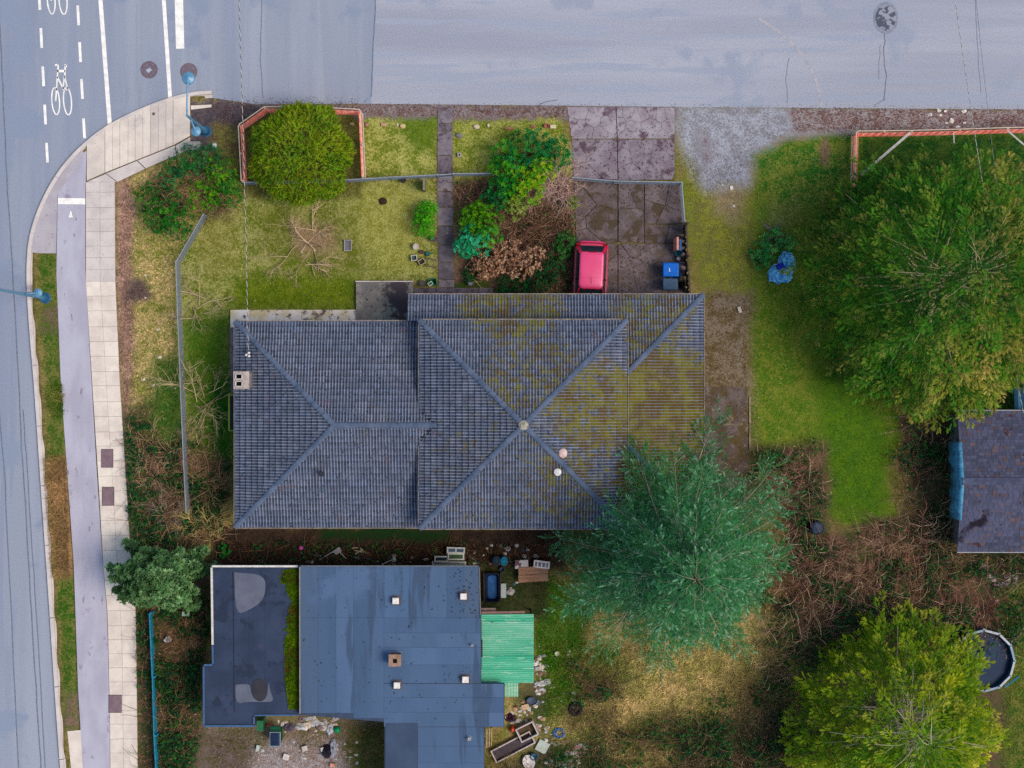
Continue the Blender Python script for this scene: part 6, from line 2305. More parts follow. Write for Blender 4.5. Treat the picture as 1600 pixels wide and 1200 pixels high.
chain_link('mesh_fence', 'grey chain link fence along the west side, bent at the corner bush', [(318, 335), (275, 410), (278, 500), (282, 600), (287, 720), (291, 800)])
chain_link('mesh_fence', 'grey chain link fence from the round cedar to the front path', [(380, 285), (545, 281), (610, 277), (682, 273.5)], 1.1)
chain_link('mesh_fence', 'grey chain link fence from the front path to the rhododendron', [(709, 271.5), (770, 271)], 1.1)
chain_link('mesh_fence', 'grey chain link fence across the cracked drive, turning at its corner', [(895, 277.5), (960, 283), (1065, 285), (1070, 346)], 1.1)
# path gate
a, b_ = G(684, 273.5, 0, 1.1), G(708, 272, 0, 1.1)
gt = thing('garden_gate', 'grey tube gate across the front path with scrolled ironwork', 'gate', a)
for q in (a, b_):
    MB().tube([q, q + Vector((0, 0, 1.2))], .035, 8).build('gate_post', GALV, gt)
MB().tube([a + Vector((.05, 0, 1.08)), b_ + Vector((-.05, 0, 1.08))], .028, 8).build('top_bar', GALV, gt)
MB().tube([a + Vector((.05, 0, .15)), b_ + Vector((-.05, 0, .15))], .022, 8).build('bottom_bar', GALV, gt)
for k in range(1, 8):
    q = a.lerp(b_, k / 8)
    MB().tube([q + Vector((0, 0, .15)), q + Vector((0, 0, 1.08))], .009, 6).build('baluster', plain(44, 46, 58), gt)
s0 = G(684, 279, .0)
for sx in (-1, 1):
    pts = []
    c = G(696, 283)
    for k in range(14):
        t = k / 13
        pts.append((c.x + sx * (.05 + .3 * t), c.y - .12 * math.sin(t * 3.1) - .02, .55 + .02 * math.cos(9 * t)))
    MB().tube(pts, .012, 6).build('iron_scroll', plain(40, 42, 54), gt)


def barrier(name, label, top, h=1.25, drop=None):
    P = fence_pts(top, h)
    root = thing(name, label, 'barrier', P[0])
    net = MB()
    for a, b in zip(P, P[1:]):
        L = (b - a).length
        d = (b - a).normalized()
        s = Vector((-d.y, d.x, 0))
        n = max(1, round(L / 1.7))
        for k in range(n + (1 if b is P[-1] else 0)):
            q = a + (b - a) * (k / n)
            MB().box((q.x, q.y, q.z + h / 2 - .02), (.09, .05, h + .04), math.atan2(d.y, d.x)).build('post', NEWW, root)
        off = s * .05
        for z in (h - .02, .25):
            MB().beam(a + Vector((0, 0, z)) + off, b + Vector((0, 0, z)) + off, .045, .09).build('rail', NEWW, root)
        no = s * -.045
        z0, z1 = .12, h - .02
        for k in range(int(L / .05) + 1):
            q = a + d * (k * .05) + no
            net.beam(q + Vector((0, 0, z0)), q + Vector((0, 0, z1)) + s * .012 * math.sin(k * .9), .020, .006)
        for j in range(12):
            z = z0 + (z1 - z0) * j / 11
            net.beam(a + no * 1.12 + Vector((0, 0, z)), b + no * 1.12 + Vector((0, 0, z)), .006, .026)
    net.build('orange_netting', ORANGE, root)
    return root


barrier('tree_barrier', 'orange netting barrier around the round cedar', [(379, 283), (374, 196), (413, 168.5), (480, 168), (562, 172.5), (567, 277)])
tb = barrier('tree_barrier', 'orange netting barrier along the street before the big cedar', [(1336, 338), (1339.5, 206.5), (1425, 205.5), (1500, 203.5), (1575, 201), (1640, 200)])
for (x0, y0), (x1, y1), w in (((1343, 275), (1422, 207.5), .12), ((1573, 203), (1604, 231), .08), ((1490, 205), (1490, 224), .05)):
    a, b = G(x0, y0, 1.18, 1.2), G(x1, y1, 1.24, 1.2)
    MB().beam(a, b, w, .04).build('brace', plain(196, 196, 200), tb)
# board fence with blue rail, lower left
TEAL = mat('teal_paint', C(50, 144, 180), C(36, 120, 160), sc_=4, c3=C(130, 170, 186), sc3=12, th3=.66, rough=.6)
P = [G(x, y, 0, .8) for x, y in ((234, 958), (238.5, 1058), (241, 1150), (244, 1205), (247, 1300))]
root = thing('board_fence', 'turquoise board fence seen edge on along the ivy bank', 'fence', P[0])
for i, (a, b) in enumerate(zip(P, P[1:])):
    L = (b - a).length
    n = int(L / .16)
    for k in range(n):
        q0, q1 = a + (b - a) * (k / n), a + (b - a) * ((k + .93) / n)
        MB().beam(q0 + Vector((0, 0, .40)), q1 + Vector((0, 0, .40)), .022, .74).build('board', TEAL, root)
    MB().beam(a + Vector((0, 0, .80)), b + Vector((0, 0, .80)), .06 if i in (0, 3) else .04, .04).build('cap_rail', TEAL, root)
    MB().box((a.x + .06, a.y, .42), (.09, .09, .8)).build('post', TEAL, root)
# timber fence beside the bins
P = [G(x, y, 0, 1.3) for x, y in ((1071, 349), (1073, 400), (1077, 458))]
root = thing('timber_fence', 'dark old timber fence between the wheeled bins and the side strip', 'fence', P[0])
for a, b in zip(P, P[1:]):
    n = int((b - a).length / .15)
    for k in range(n):
        q0, q1 = a + (b - a) * (k / n), a + (b - a) * ((k + .92) / n)
        MB().beam(q0 + Vector((0, 0, .66)), q1 + Vector((0, 0, .66 + R.uniform(-.03, .03))), .025, 1.25).build('board', plain(64, 54, 52), root)
    MB().beam(a + Vector((.06, 0, 1.2)), b + Vector((.06, 0, 1.2)), .06, .09).build('rail', plain(92, 80, 70), root)
    MB().box((a.x + .1, a.y, .7), (.1, .1, 1.4)).build('post', plain(78, 66, 60), root)
a, b = G(1079, 386, 1.15, 1.2), G(1081, 458, 1.15, 1.2)
tag(MB().beam(a - a, b - a, .045, .05).build('timber_rail', plain(164, 150, 128), None, a), 'pale rail standing just right of the dark timber fence', 'rail')
for q, nm in ((a, 0), (b, 1)):
    pass


# ------------------------------------------------------------------ street lamps
LAMP = mat('lamp_blue', C(76, 132, 176), C(92, 148, 190), sc_=4, c3=C(60, 108, 150), sc3=9, th3=.64, rough=.45, spec=.5)
LAMPD = mat('lamp_blue_dark', C(44, 92, 138), C(58, 108, 152), sc_=5, rough=.45)


def lamp(label, bpx, bpy, ztop, heads):
    p = G(bpx, bpy)
    p.z = .07
    root = thing('street_lamp', label, 'street lamp', p)
    MB().lathe([(.27, 0), (.27, .05), (.20, .07), (.19, .5), (.15, .56)], p, 12).build('base', LAMPD, root)
    MB().tube([p + Vector((0, 0, .5)), p + Vector((0, 0, 2)), Vector((p.x, p.y, ztop))], [.10, .085, .055], 12).build('pole', LAMP, root)
    for (hx, hy, hz, r, az) in heads:
        e = W(hx, hy, hz)
        s = Vector((p.x, p.y, az))
        m = s.lerp(e, .5) + Vector((0, 0, .12))
        MB().tube([s, s.lerp(e, .2) + Vector((0, 0, .1)), m, e + Vector((0, 0, .05))], [.05, .045, .04, .04], 8).build('arm', LAMP, root)
        h = MB().lathe([(r * .5, -.16), (r * .94, -.10), (r, -.04), (r * .9, .02), (r * .55, .07), (.06, .12), (.05, .16)], e, 22).build('lamp_head', LAMP, root, smooth=False)
        MB().lathe([(r * .45, -.18), (r * .3, -.26), (.04, -.30)], e, 16).build('lens', plain(210, 214, 216, .3), h)
    return root


lamp('blue street lamp at the corner with a head over the side street', 323, 206, 4.9, [(294, 122, 4.9, .30, 4.8), (306, 205, 4.0, .24, 4.0)])
lamp('blue street lamp in the kerbside verge leaning out of view', 72, 466, 9.0, [(-60, 438, 9.0, .30, 8.9), (59, 457.5, 3.6, .21, 3.6)])

# ------------------------------------------------------------------ overhead cables
def cable(name, label, a, b, sag, pitch, r, cols):
    root = thing(name, label, 'cable', (a + b) / 2)
    n = int((b - a).length / pitch * 8)
    d = (b - a).normalized()
    s = d.cross(Vector((0, 0, 1))).normalized()
    for ci, c in enumerate(cols):
        pts = []
        for k in range(n + 1):
            t = k / n
            p = a.lerp(b, t) - Vector((0, 0, sag * 4 * t * (1 - t)))
            an = t * (b - a).length / pitch * 2 * math.pi + ci * 2 * math.pi / len(cols)
            pts.append(p + s * (math.cos(an) * r) + Vector((0, 0, math.sin(an) * r)))
        tube_obj('strand', [(np.array(pts), np.full(len(pts), r * 1.15), (1, 1, 1))], c, root, n=5)
    return root


CW, CB = plain(214, 214, 216), plain(52, 54, 60)
cable('service_cable', 'twisted black and white service cable crossing the front lawn to the chimney end', W(371, -60, 7.4), W(388, 552, 3.72), .25, .42, .0105, (CW, CB))
cable('service_cable', 'twisted service cable crossing the side street towards the shed', W(1484, -60, 7.6), W(1599, 645, 2.5), .5, .42, .009, (CW, plain(120, 124, 132)))
cable('phone_line', 'thin grey line crossing the side street at the right', W(1519, -60, 7.2), W(1606, 655, 2.5), .4, .6, .006, (plain(150, 152, 160), plain(110, 112, 120)))

# ------------------------------------------------------------------ parked car
def car():
    cx, cy = 922, 440
    c = W(922.5, 440, .8)
    rearY = W(0, 378.5, .6).y
    L, Wd = 3.75, 1.64
    yc = rearY - L / 2
    root = thing('parked_car', 'small crimson hatchback parked nose first under the carport eave', 'car', (0, 0, 0))
    gl = gz(922, 440) + .022
    PAINTC = mat('car_paint', C(214, 40, 84), C(196, 30, 72), sc_=1.5, rough=.3, spec=.4, coat=.3)
    SKYC = mat('car_paint_skylit', C(228, 70, 130), C(222, 62, 120), sc_=1.2, rough=.4, spec=.3, coat=.15, grain=.03)  # same paint, made pinker for the sky reflected on roof and bumper
    DG = mat('car_glass', C(26, 44, 58), None, rough=.05, spec=.9)
    BLK = plain(26, 26, 30, .6)

    def outline(w, y0, y1, r0, r1, n=6):
        """rounded plan outline, ccw from the rear left; y0 front, y1 rear"""
        P = []
        for (sx, yy, r, a0) in ((1, y1, r1, 0), (-1, y1, r1, 90), (-1, y0, r0, 180), (1, y0, r0, 270)):
            for k in range(n):
                a = math.radians(a0 + 90 * k / (n - 1))
                ccx = sx * (w - r)
                ccy = (yy - r) if yy == y1 else (yy + r)
                P.append((ccx + r * math.cos(a), ccy + r * math.sin(a) * 1.0))
        return P

    def loft(levels, cap=True):
        b = MB()
        V, F = [], []
        n = 24
        for z, w, y0, y1, r0, r1 in levels:
            V += [(x, y, z) for x, y in outline(w, y0, y1, r0, r1)]
        for i in range(len(levels) - 1):
            for k in range(n):
                k2 = (k + 1) % n
                F.append((i * n + k, i * n + k2, (i + 1) * n + k2, (i + 1) * n + k))
        F.append(tuple(range(n))[::-1])
        F.append(tuple(range((len(levels) - 1) * n, len(levels) * n)))
        return b.add(V, F)

    h = L / 2
    w = Wd / 2
    body = loft([(.22, w - .08, -h + .12, h - .10, .3, .25), (.38, w - .02, -h + .02, h - .02, .4, .34), (.60, w, -h, h, .42, .36), (.78, w, -h + .05, h - .03, .42, .36), (.90, w - .03, -h + .22, h - .16, .42, .34), (.95, w - .08, -h + .35, h - .26, .4, .3)])
    o = body.build('body', PAINTC, root, smooth=True)
    objs = [o]
    # bumper ledge at the tail
    b = loft([(.40, w - .05, h - .42, h + .05, .1, .36), (.62, w - .05, h - .42, h + .06, .1, .38), (.66, w - .09, h - .40, h + .03, .1, .36)])
    objs.append(b.build('rear_bumper', SKYC, root, smooth=True))
    # glasshouse
    y_b0, y_b1 = -h + .85, h - .20
    y_r0, y_r1 = -h + 1.42, h - .54
    gh = loft([(.93, w - .09, y_b0, y_b1, .25, .22), (1.40, w - .235, y_r0, y_r1, .2, .16)])
    objs.append(gh.build('glasshouse', DG, root, smooth=False))
    rf = loft([(1.385, w - .235, y_r0 - .02, y_r1 + .02, .2, .16), (1.44, w - .25, y_r0 + .05, y_r1 - .02, .2, .14), (1.465, w - .33, y_r0 + .14, y_r1 - .10, .2, .12)])
    objs.append(rf.build('car_roof', SKYC, root, smooth=True))
    for s in (-1, 1):
        # pillars
        objs.append(MB().beam((s * (w - .13), y_b1 - .06, .92), (s * (w - .27), y_r1 - .02, 1.40), .16, .06).build('rear_pillar', PAINTC, root))
        objs.append(MB().beam((s * (w - .13), y_b0 + .05, .92), (s * (w - .26), y_r0 + .03, 1.40), .06, .05).build('front_pillar', PAINTC, root))
        objs.append(MB().beam((s * (w - .085), .05, .93), (s * (w - .235), -.0, 1.40), .08, .03).build('door_pillar', BLK, root))
        objs.append(MB().beam((s * (w - .055), y_b0 + .1, .955), (s * (w - .055), y_b1 - .2, .965), .022, .02).build('window_trim', plain(150, 140, 146), root))
        objs.append(MB().lathe([(.03, -.09), (.09, -.06), (.10, .02), (.05, .07)], (s * (w + .07), -.78, .98), 10, sy=.6).build('wing_mirror', PAINTC, root))
        objs.append(MB().box((s * (w - .16), h - .14, .86), (.18, .08, .22)).build('tail_light', plain(150, 12, 24, .2), root))
        objs.append(MB().box((s * (w - .2), -h + .13, .68), (.3, .14, .14)).build('headlight', plain(220, 224, 230, .15), root))
        objs.append(MB().box((s * (w + .005), -.15, .82), (.02, .16, .03)).build('door_handle', PAINTC, root))
        for yy in (-h + .72, h - .62):
            t = MB()
            prof = [(.15, -.09), (.27, -.09), (.30, -.05), (.30, .05), (.27, .09), (.15, .09)]
            V, F = [], []
            n = 18
            for r, x in prof:
                for k in range(n):
                    a = 2 * math.pi * k / n
                    V.append((s * (w - .10) + x, yy + r * math.cos(a), .30 + r * math.sin(a)))
            for i in range(len(prof) - 1):
                for k in range(n):
                    F.append((i * n + k, i * n + (k + 1) % n, (i + 1) * n + (k + 1) % n, (i + 1) * n + k))
            wo = t.add(V, F).build('wheel', BLK, root)
            rim = MB().tube([(s * (w - .10) - .07, yy, .30), (s * (w - .10) + .07, yy, .30)], .17, 14)
            ro_ = rim.build('rim', plain(170, 172, 178, .3, .6), wo)
            objs += [wo]
    objs.append(MB().beam((-.45, y_b1 - .055, 1.06), (.45, y_b1 - .055, 1.06), .02, .02).build('rear_wiper', BLK, root))
    for yy in (y_r0 + .55, y_r1 - .12):
        objs.append(MB().beam((-w + .30, yy, 1.462), (w - .30, yy, 1.462), .012, .012).build('roof_seam', PAINTC, root))
    objs.append(MB().tube([(.0, y_r0 + .25, 1.46), (.02, y_r0 + .62, 1.66)], .008, 5).build('aerial', BLK, root))
    objs.append(MB().box((0, y_r1 - .01, 1.43), (.34, .05, .03)).build('brake_lamp', plain(150, 12, 24, .2), root))
    objs.append(MB().box((0, h + .04, .55), (.5, .03, .12)).build('number_plate', plain(226, 226, 230), root))
    root.location = (c.x, yc, gl - .0)
    root.rotation_euler = (0, 0, math.radians(-2.2))


car()


# ------------------------------------------------------------------ wheeled bins and things by the fence
def wheelie(label, px, py, w, d, h, lid, bodyc, logo=None, rz=0.0):
    p = G(px, py, .022, h)
    root = thing('wheeled_bin', label, 'bin', p)
    MB().box((p.x, p.y, p.z + h * .46), (w * .82, d * .82, h * .84), rz, top=1.16).build('bin_body', bodyc, root, bevel=.03)
    lo = MB().box((p.x, p.y, p.z + h * .93), (w, d, .10), rz, top=.9).build('lid', lid, root, bevel=.03)
    MB().beam((p.x + w / 2 - .02, p.y - d * .4, p.z + h * .9), (p.x + w / 2 - .02, p.y + d * .4, p.z + h * .9), .05, .05).build('handle', bodyc, root)
    for s in (-1, 1):
        MB().tube([(p.x + w * .36, p.y + s * d * .38 - .03, p.z + .1), (p.x + w * .36, p.y + s * d * .38 + .03, p.z + .1)], .1, 12).build('wheel', plain(30, 30, 34), root)
    if logo:
        z = p.z + h * .93 + .054
        b = MB()
        b.box((p.x - .06, p.y + .0, z), (.035, .15, .006))
        b.box((p.x - .075, p.y + .06, z + .001), (.05, .03, .006))
        b.box((p.x - .055, p.y - .075, z + .001), (.06, .025, .006))
        b.build('white_mark', plain(236, 240, 248), lo)
    return root


wheelie('bright blue wheeled bin with a white mark on its lid', 1048, 421.5, .80, .70, 1.05, plain(14, 108, 224, .35), plain(10, 70, 160, .4), True)
wheelie('slate blue wheeled bin just behind the bright blue one', 1047, 444, .76, .60, 1.0, plain(62, 90, 122, .4), plain(40, 70, 70, .5))


def simple(name, label, cat, mb, m, px, py, dz=0.0, group=None, h=0.0, smooth=False, bevel=0.0):
    """one-mesh thing built about its own base"""
    p = G(px, py, dz, h)
    o = mb.build(name, m, None, p)
    o.data.transform(Matrix.Translation(p))
    if smooth:
        o.data.polygons.foreach_set('use_smooth', [True] * len(o.data.polygons))
    if bevel:
        md = o.modifiers.new('bevel', 'BEVEL')
        md.width = bevel
        md.segments = 2
    return tag(o, label, cat, group)


def at0():
    return MB()


simple('pink_board', 'salmon pink board leaning against the timber fence', 'board', at0().box((0, 0, .55), (.10, .62, 1.1), 0, (0, .05)), plain(228, 152, 140), 1057.5, 381, .02, h=1)
simple('blue_board', 'blue board behind the salmon one at the timber fence', 'board', at0().box((0, 0, .52), (.10, .55, 1.04), 0, (0, .05)), plain(40, 100, 170), 1062, 383, .02, h=1)
simple('teal_tub', 'teal round tub beside the salmon board', 'tub', at0().lathe([(.12, 0), (.16, .3), (.18, .5), (.15, .5), (.13, .35)], (0, 0, 0), 16), plain(20, 120, 140), 1060, 394.5, .02, h=.5)
simple('white_pail', 'small white pail by the teal tub', 'pail', at0().lathe([(.08, 0), (.10, .28), (.09, .3), (.07, .28)], (0, 0, 0), 14), plain(214, 206, 220), 1060, 404, .02, h=.3)
simple('grey_sack', 'lumpy grey sack squeezed between the bins and the fence', 'sack', at0().lathe([(.14, 0), (.17, .25), (.13, .5), (.05, .68), (.02, .72)], (0, 0, 0), 9, sy=1.5), plain(140, 138, 134), 1064, 433, .02, h=.6)
simple('dark_sack', 'small dark sack beside the slate blue bin', 'sack', at0().lathe([(.12, 0), (.15, .2), (.11, .4), (.03, .5)], (0, 0, 0), 9, sy=1.3), plain(44, 38, 46), 1066, 445, .02, h=.5)
simple('timber_offcut', 'pale timber offcut leaning behind the bins', 'timber', at0().beam((0, -.5, .05), (-.05, .45, 1.0), .07, .05), plain(160, 144, 126), 1072, 437, .02)


# ------------------------------------------------------------------ front garden bits
def rock(label, px, py, sx, sy, h, col, seed, name='stone', cat='stone', group=None):
    r = random.Random(seed)
    prof = [(.9, 0), (1.0, .3), (.85, .75), (.45, 1.0), (.05, 1.04)]
    b = MB()
    n = 9
    P, F = [], []
    for q, z in prof:
        for k in range(n):
            a = 2 * math.pi * k / n
            j = r.uniform(.82, 1.12)
            P.append((q * math.cos(a) * sx / 64 * j, q * math.sin(a) * sy / 64 * j, z * h))
    for i in range(len(prof) - 1):
        for k in range(n):
            F.append((i * n + k, i * n + (k + 1) % n, (i + 1) * n + (k + 1) % n, (i + 1) * n + k))
    F.append(tuple((len(prof) - 1) * n + k for k in range(n)))
    F.append(tuple(range(n))[::-1])
    b.add(P, F)
    return simple(name, label, cat, b, mat('stone_%d' % seed, C(*col), tuple(v * .7 for v in C(*col)[:3]) + (1,), sc_=14, grain=.12), px, py, -.02, group)


rock('angular tan stone just inside the right side of the orange barrier', 550, 194, 9, 6, .13, (196, 178, 130), 1)
rock('pinkish stone just outside the orange barrier', 573, 195, 8, 7, .12, (176, 132, 118), 2)
rock('rounded cream stone on the verge right of the flat brick', 629.5, 197, 10, 8, .14, (222, 196, 150), 4)
rock('small pale stone beside the rounded cream one', 621, 195.5, 4, 6, .10, (216, 206, 190), 5)
rock('whitish boulder right of the front path', 744.5, 198.5, 11, 9, .17, (214, 204, 178), 6)
rock('small white pebble stone second from the front path', 763, 196, 5, 7, .12, (222, 216, 196), 7)
rock('long brown stone before the rhododendron', 795, 201, 16, 7, .13, (164, 130, 98), 8)
rock('brown flat stone above the rhododendron', 833, 198, 12, 6, .11, (150, 120, 92), 9)
rock('grey stone with a dark hole at the start of the front path', 717, 212, 12, 10, .16, (132, 132, 134), 11)
rock('dark stump of dug soil on the front lawn', 598, 314.5, 14, 12, .12, (62, 50, 44), 12, 'soil_mound', 'soil')
simple('brick', 'single tan brick lying in the row of stones on the verge', 'brick', at0().box((0, 0, .05), (.29, .17, .11)), plain(196, 158, 132), 600, 195, -.01, bevel=.01)
simple('white_block', 'white block at the end of the stone row by the drive', 'block', at0().box((0, 0, .08), (.28, .18, .18)), plain(226, 216, 190), 864, 198.5, -.01, bevel=.015)
simple('clay_pot', 'round pink clay pot next to the white block', 'pot', at0().lathe([(.07, 0), (.11, .2), (.12, .22), (.10, .22), (.08, .12)], (0, 0, 0), 14), plain(186, 108, 100), 854, 197.5)
simple('grey_block', 'grey hollow block lying right of the front path', 'block', at0().box((-.05, 0, .09), (.06, .22, .18)).box((.08, 0, .09), (.06, .22, .18)).box((.015, .08, .09), (.07, .06, .18)).box((.015, -.08, .09), (.07, .06, .18)), plain(170, 168, 172), 717.5, 243)


def pot(label, px, py, r, h, rim, body, soil=(42, 36, 34), n=18):
    p = G(px, py, -.01, h)
    root = thing('plant_pot', label, 'pot', p, None)
    MB().lathe([(r * .72, 0), (r * .95, h * .9), (r, h), (r * .84, h), (r * .80, h * .8)], p, n).build('pot_wall', plain(*body), root)
    MB().lathe([(r * 1.03, h * .9), (r * 1.05, h + .01), (r * .86, h + .012), (r * .86, h * .92)], p, n).build('rim', plain(*rim), root)
    MB().lathe([(r * .85, h * .78), (r * .6, h * .82), (.02, h * .84)], p, n).build('soil', plain(*soil, .95), root)
    return root


pot('round black pot with pale rim left of the path', 650, 385.5, .15, .3, (206, 196, 196), (70, 64, 66))
pot('round dark pot touching the box bush', 677.5, 373, .16, .3, (86, 78, 92), (50, 46, 56))
pot('small brown pot behind the square planters', 659, 394, .10, .22, (92, 64, 62), (70, 50, 50), (36, 26, 26))
pot('wide black pot by the landing', 660, 443, .15, .3, (88, 84, 84), (40, 38, 42))
pot('upturned looking grey tin pot below the camellia', 735.5, 442, .12, .3, (128, 140, 158), (100, 112, 130), (110, 120, 140))
pot('black pot standing by the mesh fence left of the path', 630, 282, .13, .3, (52, 50, 56), (36, 36, 42))


def open_box(name, label, cat, px, py, w, d, h, rz, wallc, floorc, dz=-.01, t=.03, hh=None, floor_h=.3, parts=('side', 'floor')):
    p = G(px, py, dz, h)
    root = thing(name, label, cat, p)
    m = Matrix.Rotation(rz, 3, 'Z')
    for c, s in (((w / 2 - t / 2, 0), (t, d)), ((-w / 2 + t / 2, 0), (t, d)), ((0, d / 2 - t / 2), (w - 2 * t, t)), ((0, -d / 2 + t / 2), (w - 2 * t, t))):
        v = m @ Vector((c[0], c[1], 0))
        MB().box((p.x + v.x, p.y + v.y, p.z + h / 2), (s[0], s[1], h), rz).build(parts[0], plain(*wallc), root)
    MB().box((p.x, p.y, p.z + h * floor_h), (w - 2 * t, d - 2 * t, .02), rz).build(parts[1], plain(*floorc, .9), root)
    return root


open_box('square_planter', 'white rimmed square planter with green inside', 'planter', 647, 403, .29, .27, .25, .15, (206, 206, 204), (84, 110, 108))
open_box('wire_crate', 'tan square crate tilted beside the white planter', 'crate', 659, 409, .32, .27, .25, .55, (188, 166, 148), (74, 74, 60))
open_box('lawn_tray', 'grey rectangular tray with pale rim on the front lawn', 'tray', 543.5, 383.5, .36, .54, .16, 0, (176, 178, 182), (122, 120, 132), floor_h=.4)
open_box('green_crate', 'green crate with a white tray in it by the landing', 'crate', 676, 441, .40, .34, .3, .2, (20, 120, 80), (16, 92, 60))
open_box('white_tray', 'small white tray lying on the green crate', 'tray', 673, 444, .24, .18, .05, .6, (226, 230, 224), (60, 110, 70), dz=.26)
simple('teal_can', 'small teal watering can near the planters', 'can', at0().lathe([(.10, 0), (.13, .18), (.10, .26), (.07, .26)], (0, 0, 0), 12).tube([(.1, 0, .15), (.28, .05, .3)], .018, 6), plain(44, 106, 104), 669, 397)
simple('purple_rack', 'dark purple metal rack beside the front path', 'rack', at0().beam((-.2, .2, .25), (.22, .12, .25), .03, .03).beam((-.2, -.18, .25), (.22, -.24, .25), .03, .03).beam((.2, .2, .25), (.22, -.26, .25), .03, .03).beam((-.2, .2, .25), (-.2, -.18, .25), .03, .03).box((-.18, .18, .12), (.03, .03, .26)).box((.2, -.22, .12), (.03, .03, .26)).box((-.18, -.16, .12), (.03, .03, .26)).box((.2, .1, .12), (.03, .03, .26)), plain(92, 70, 92), 675, 411)
simple('utility_box', 'grey metal utility box behind the corner pavement', 'utility box', at0().box((0, 0, .3), (.52, .36, .6)).box((0, .0, .62), (.56, .40, .05)), plain(142, 146, 150), 304.5, 228, 0, h=.6)
simple('white_flag', 'crumpled white paper near the utility box', 'litter', at0().lathe([(.1, 0), (.13, .05), (.08, .12), (.02, .15)], (0, 0, 0), 7, sx=1.2), plain(232, 236, 246), 335, 227.5)
simple('wood_stake', 'grey timber post stub beside the gate', 'post', at0().box((0, 0, .5), (.10, .55, .9)), plain(132, 130, 118), 664, 292)
# blue tarp bundle
rng = np.random.default_rng(3)
tb2 = thing('tarp_bundle', 'crumpled bright blue tarp bundle beside the teal shrub', 'tarp', tuple(G(1222, 420)))


def crumple(cx, cy, z0, rx, ry, h, n, seed, amp=.22):
    r = np.random.default_rng(seed)
    V, F = [], []
    for i in range(n + 1):
        th = math.pi / 2 * i / n
        for k in range(2 * n):
            a = math.pi * k / n
            f = 1 + amp * r.normal(0, .6)
            V.append((cx + rx * math.sin(th) * math.cos(a) * f, cy + ry * math.sin(th) * math.sin(a) * f, z0 + max(0, h * math.cos(th) * f)))
    for i in range(n):
        for k in range(2 * n):
            F.append((i * 2 * n + k, (i + 1) * 2 * n + k, (i + 1) * 2 * n + (k + 1) % (2 * n), i * 2 * n + (k + 1) % (2 * n)))
    return MB().add(V, F)


BTARP = mat('tarp_shiny', C(40, 134, 220, 1.3), C(110, 200, 245, 1.3), sc_=5, c3=C(24, 56, 170), sc3=4, th3=.62, rough=.3, spec=.6)
q = G(1218, 428)
crumple(q.x, q.y, .05, .62, .50, .5, 9, 1, .16).build('fold', BTARP, tb2)
q = G(1228, 412)
crumple(q.x, q.y, .05, .46, .58, .55, 9, 2, .16).build('fold', BTARP, tb2)
q = G(1216, 417)
MB().box((q.x, q.y, .5), (.34, .22, .25), .4, (.2, .1)).build('blue_box', plain(20, 44, 190, .35), tb2)
simple('barrel', 'black barrel with a grey blue lid at the lawn edge', 'barrel', at0().lathe([(.30, 0), (.34, .2), (.35, .5), (.32, .78), (.29, .84), (.27, .82), (.2, .86), (.02, .87)], (0, 0, 0), 22), mat('barrel', C(34, 36, 46), C(66, 80, 110), sc_=2.5, rough=.45), 1277, 825, 0, h=.8)

# ------------------------------------------------------------------ round pool in the back lot
p = G(1537, 1032, 0, .9)
pool = thing('round_pool', 'round above ground pool with dark blue water and white rim sections', 'pool', p)
Rp = 1.46
MB().lathe([(Rp, 0), (Rp, .86), (Rp - .05, .86), (Rp - .06, .1)], p, 24).build('pool_wall', plain(60, 110, 150), pool)
MB().prism([(p.x + (Rp - .07) * math.cos(2 * math.pi * k / 24), p.y + (Rp - .07) * math.sin(2 * math.pi * k / 24)) for k in range(24)], p.z + .5, p.z + .55).build('water', mat('pool_water', C(34, 52, 84), C(44, 62, 92), sc_=1.2, c3=C(30, 34, 44), sc3=3.2, th3=.6, rough=.4, spec=.05), pool)
for k in range(12):
    a0, a1 = 2 * math.pi * k / 12 + .03, 2 * math.pi * (k + 1) / 12 - .03
    MB().beam((p.x + Rp * math.cos(a0), p.y + Rp * math.sin(a0), .98), (p.x + Rp * math.cos(a1), p.y + Rp * math.sin(a1), .98), .10, .04).build('rim_section', plain(196, 206, 222) if k % 3 else plain(150, 176, 206), pool)
for k in range(12):
    a0 = 2 * math.pi * k / 12
    MB().box((p.x + (Rp + .05) * math.cos(a0), p.y + (Rp + .05) * math.sin(a0), .5), (.08, .06, .92), a0).build('upright', plain(180, 190, 206), pool)
rng = np.random.default_rng(66)
for k in range(26):
    a, t = rng.uniform(.7, 3.0), rng.uniform(.2, .95)
    x, y = p.x + Rp * .9 * t * math.cos(a), p.y + Rp * .9 * t * math.sin(a)
    MB().prism([(x + .05 * math.cos(j * 1.05 + k) * rng.uniform(.5, 1.6), y + .05 * math.sin(j * 1.05 + k) * rng.uniform(.5, 1.6)) for j in range(6)], p.z + .555, p.z + .562).build('floating_leaf', plain(70, 78, 40) if k % 2 else plain(60, 48, 44), pool)
simple('blue_pole', 'bright blue pole leaning against the pool rim', 'pole', at0().tube([(-.35, -.3, .95), (.35, .2, .9)], .035, 8), plain(30, 130, 190), 1571, 1058, 0)
simple('grey_offcut', 'pale grey offcut lying right of the pool', 'offcut', at0().box((0, 0, .06), (.14, .42, .1), -.6), plain(176, 178, 190), 1581, 997)

# ------------------------------------------------------------------ junk between and behind the houses
def plank(label, x0, y0, x1, y1, w, col, z0=.08, z1=None, th=.035, name='plank', cat='plank', group=None):
    a, b = G(x0, y0, z0), G(x1, y1, z0 if z1 is None else z1)
    o = MB().beam(a - a, b - a, w, th).build(name, plain(*col, .9), None, a)
    return tag(o, label, cat, group)


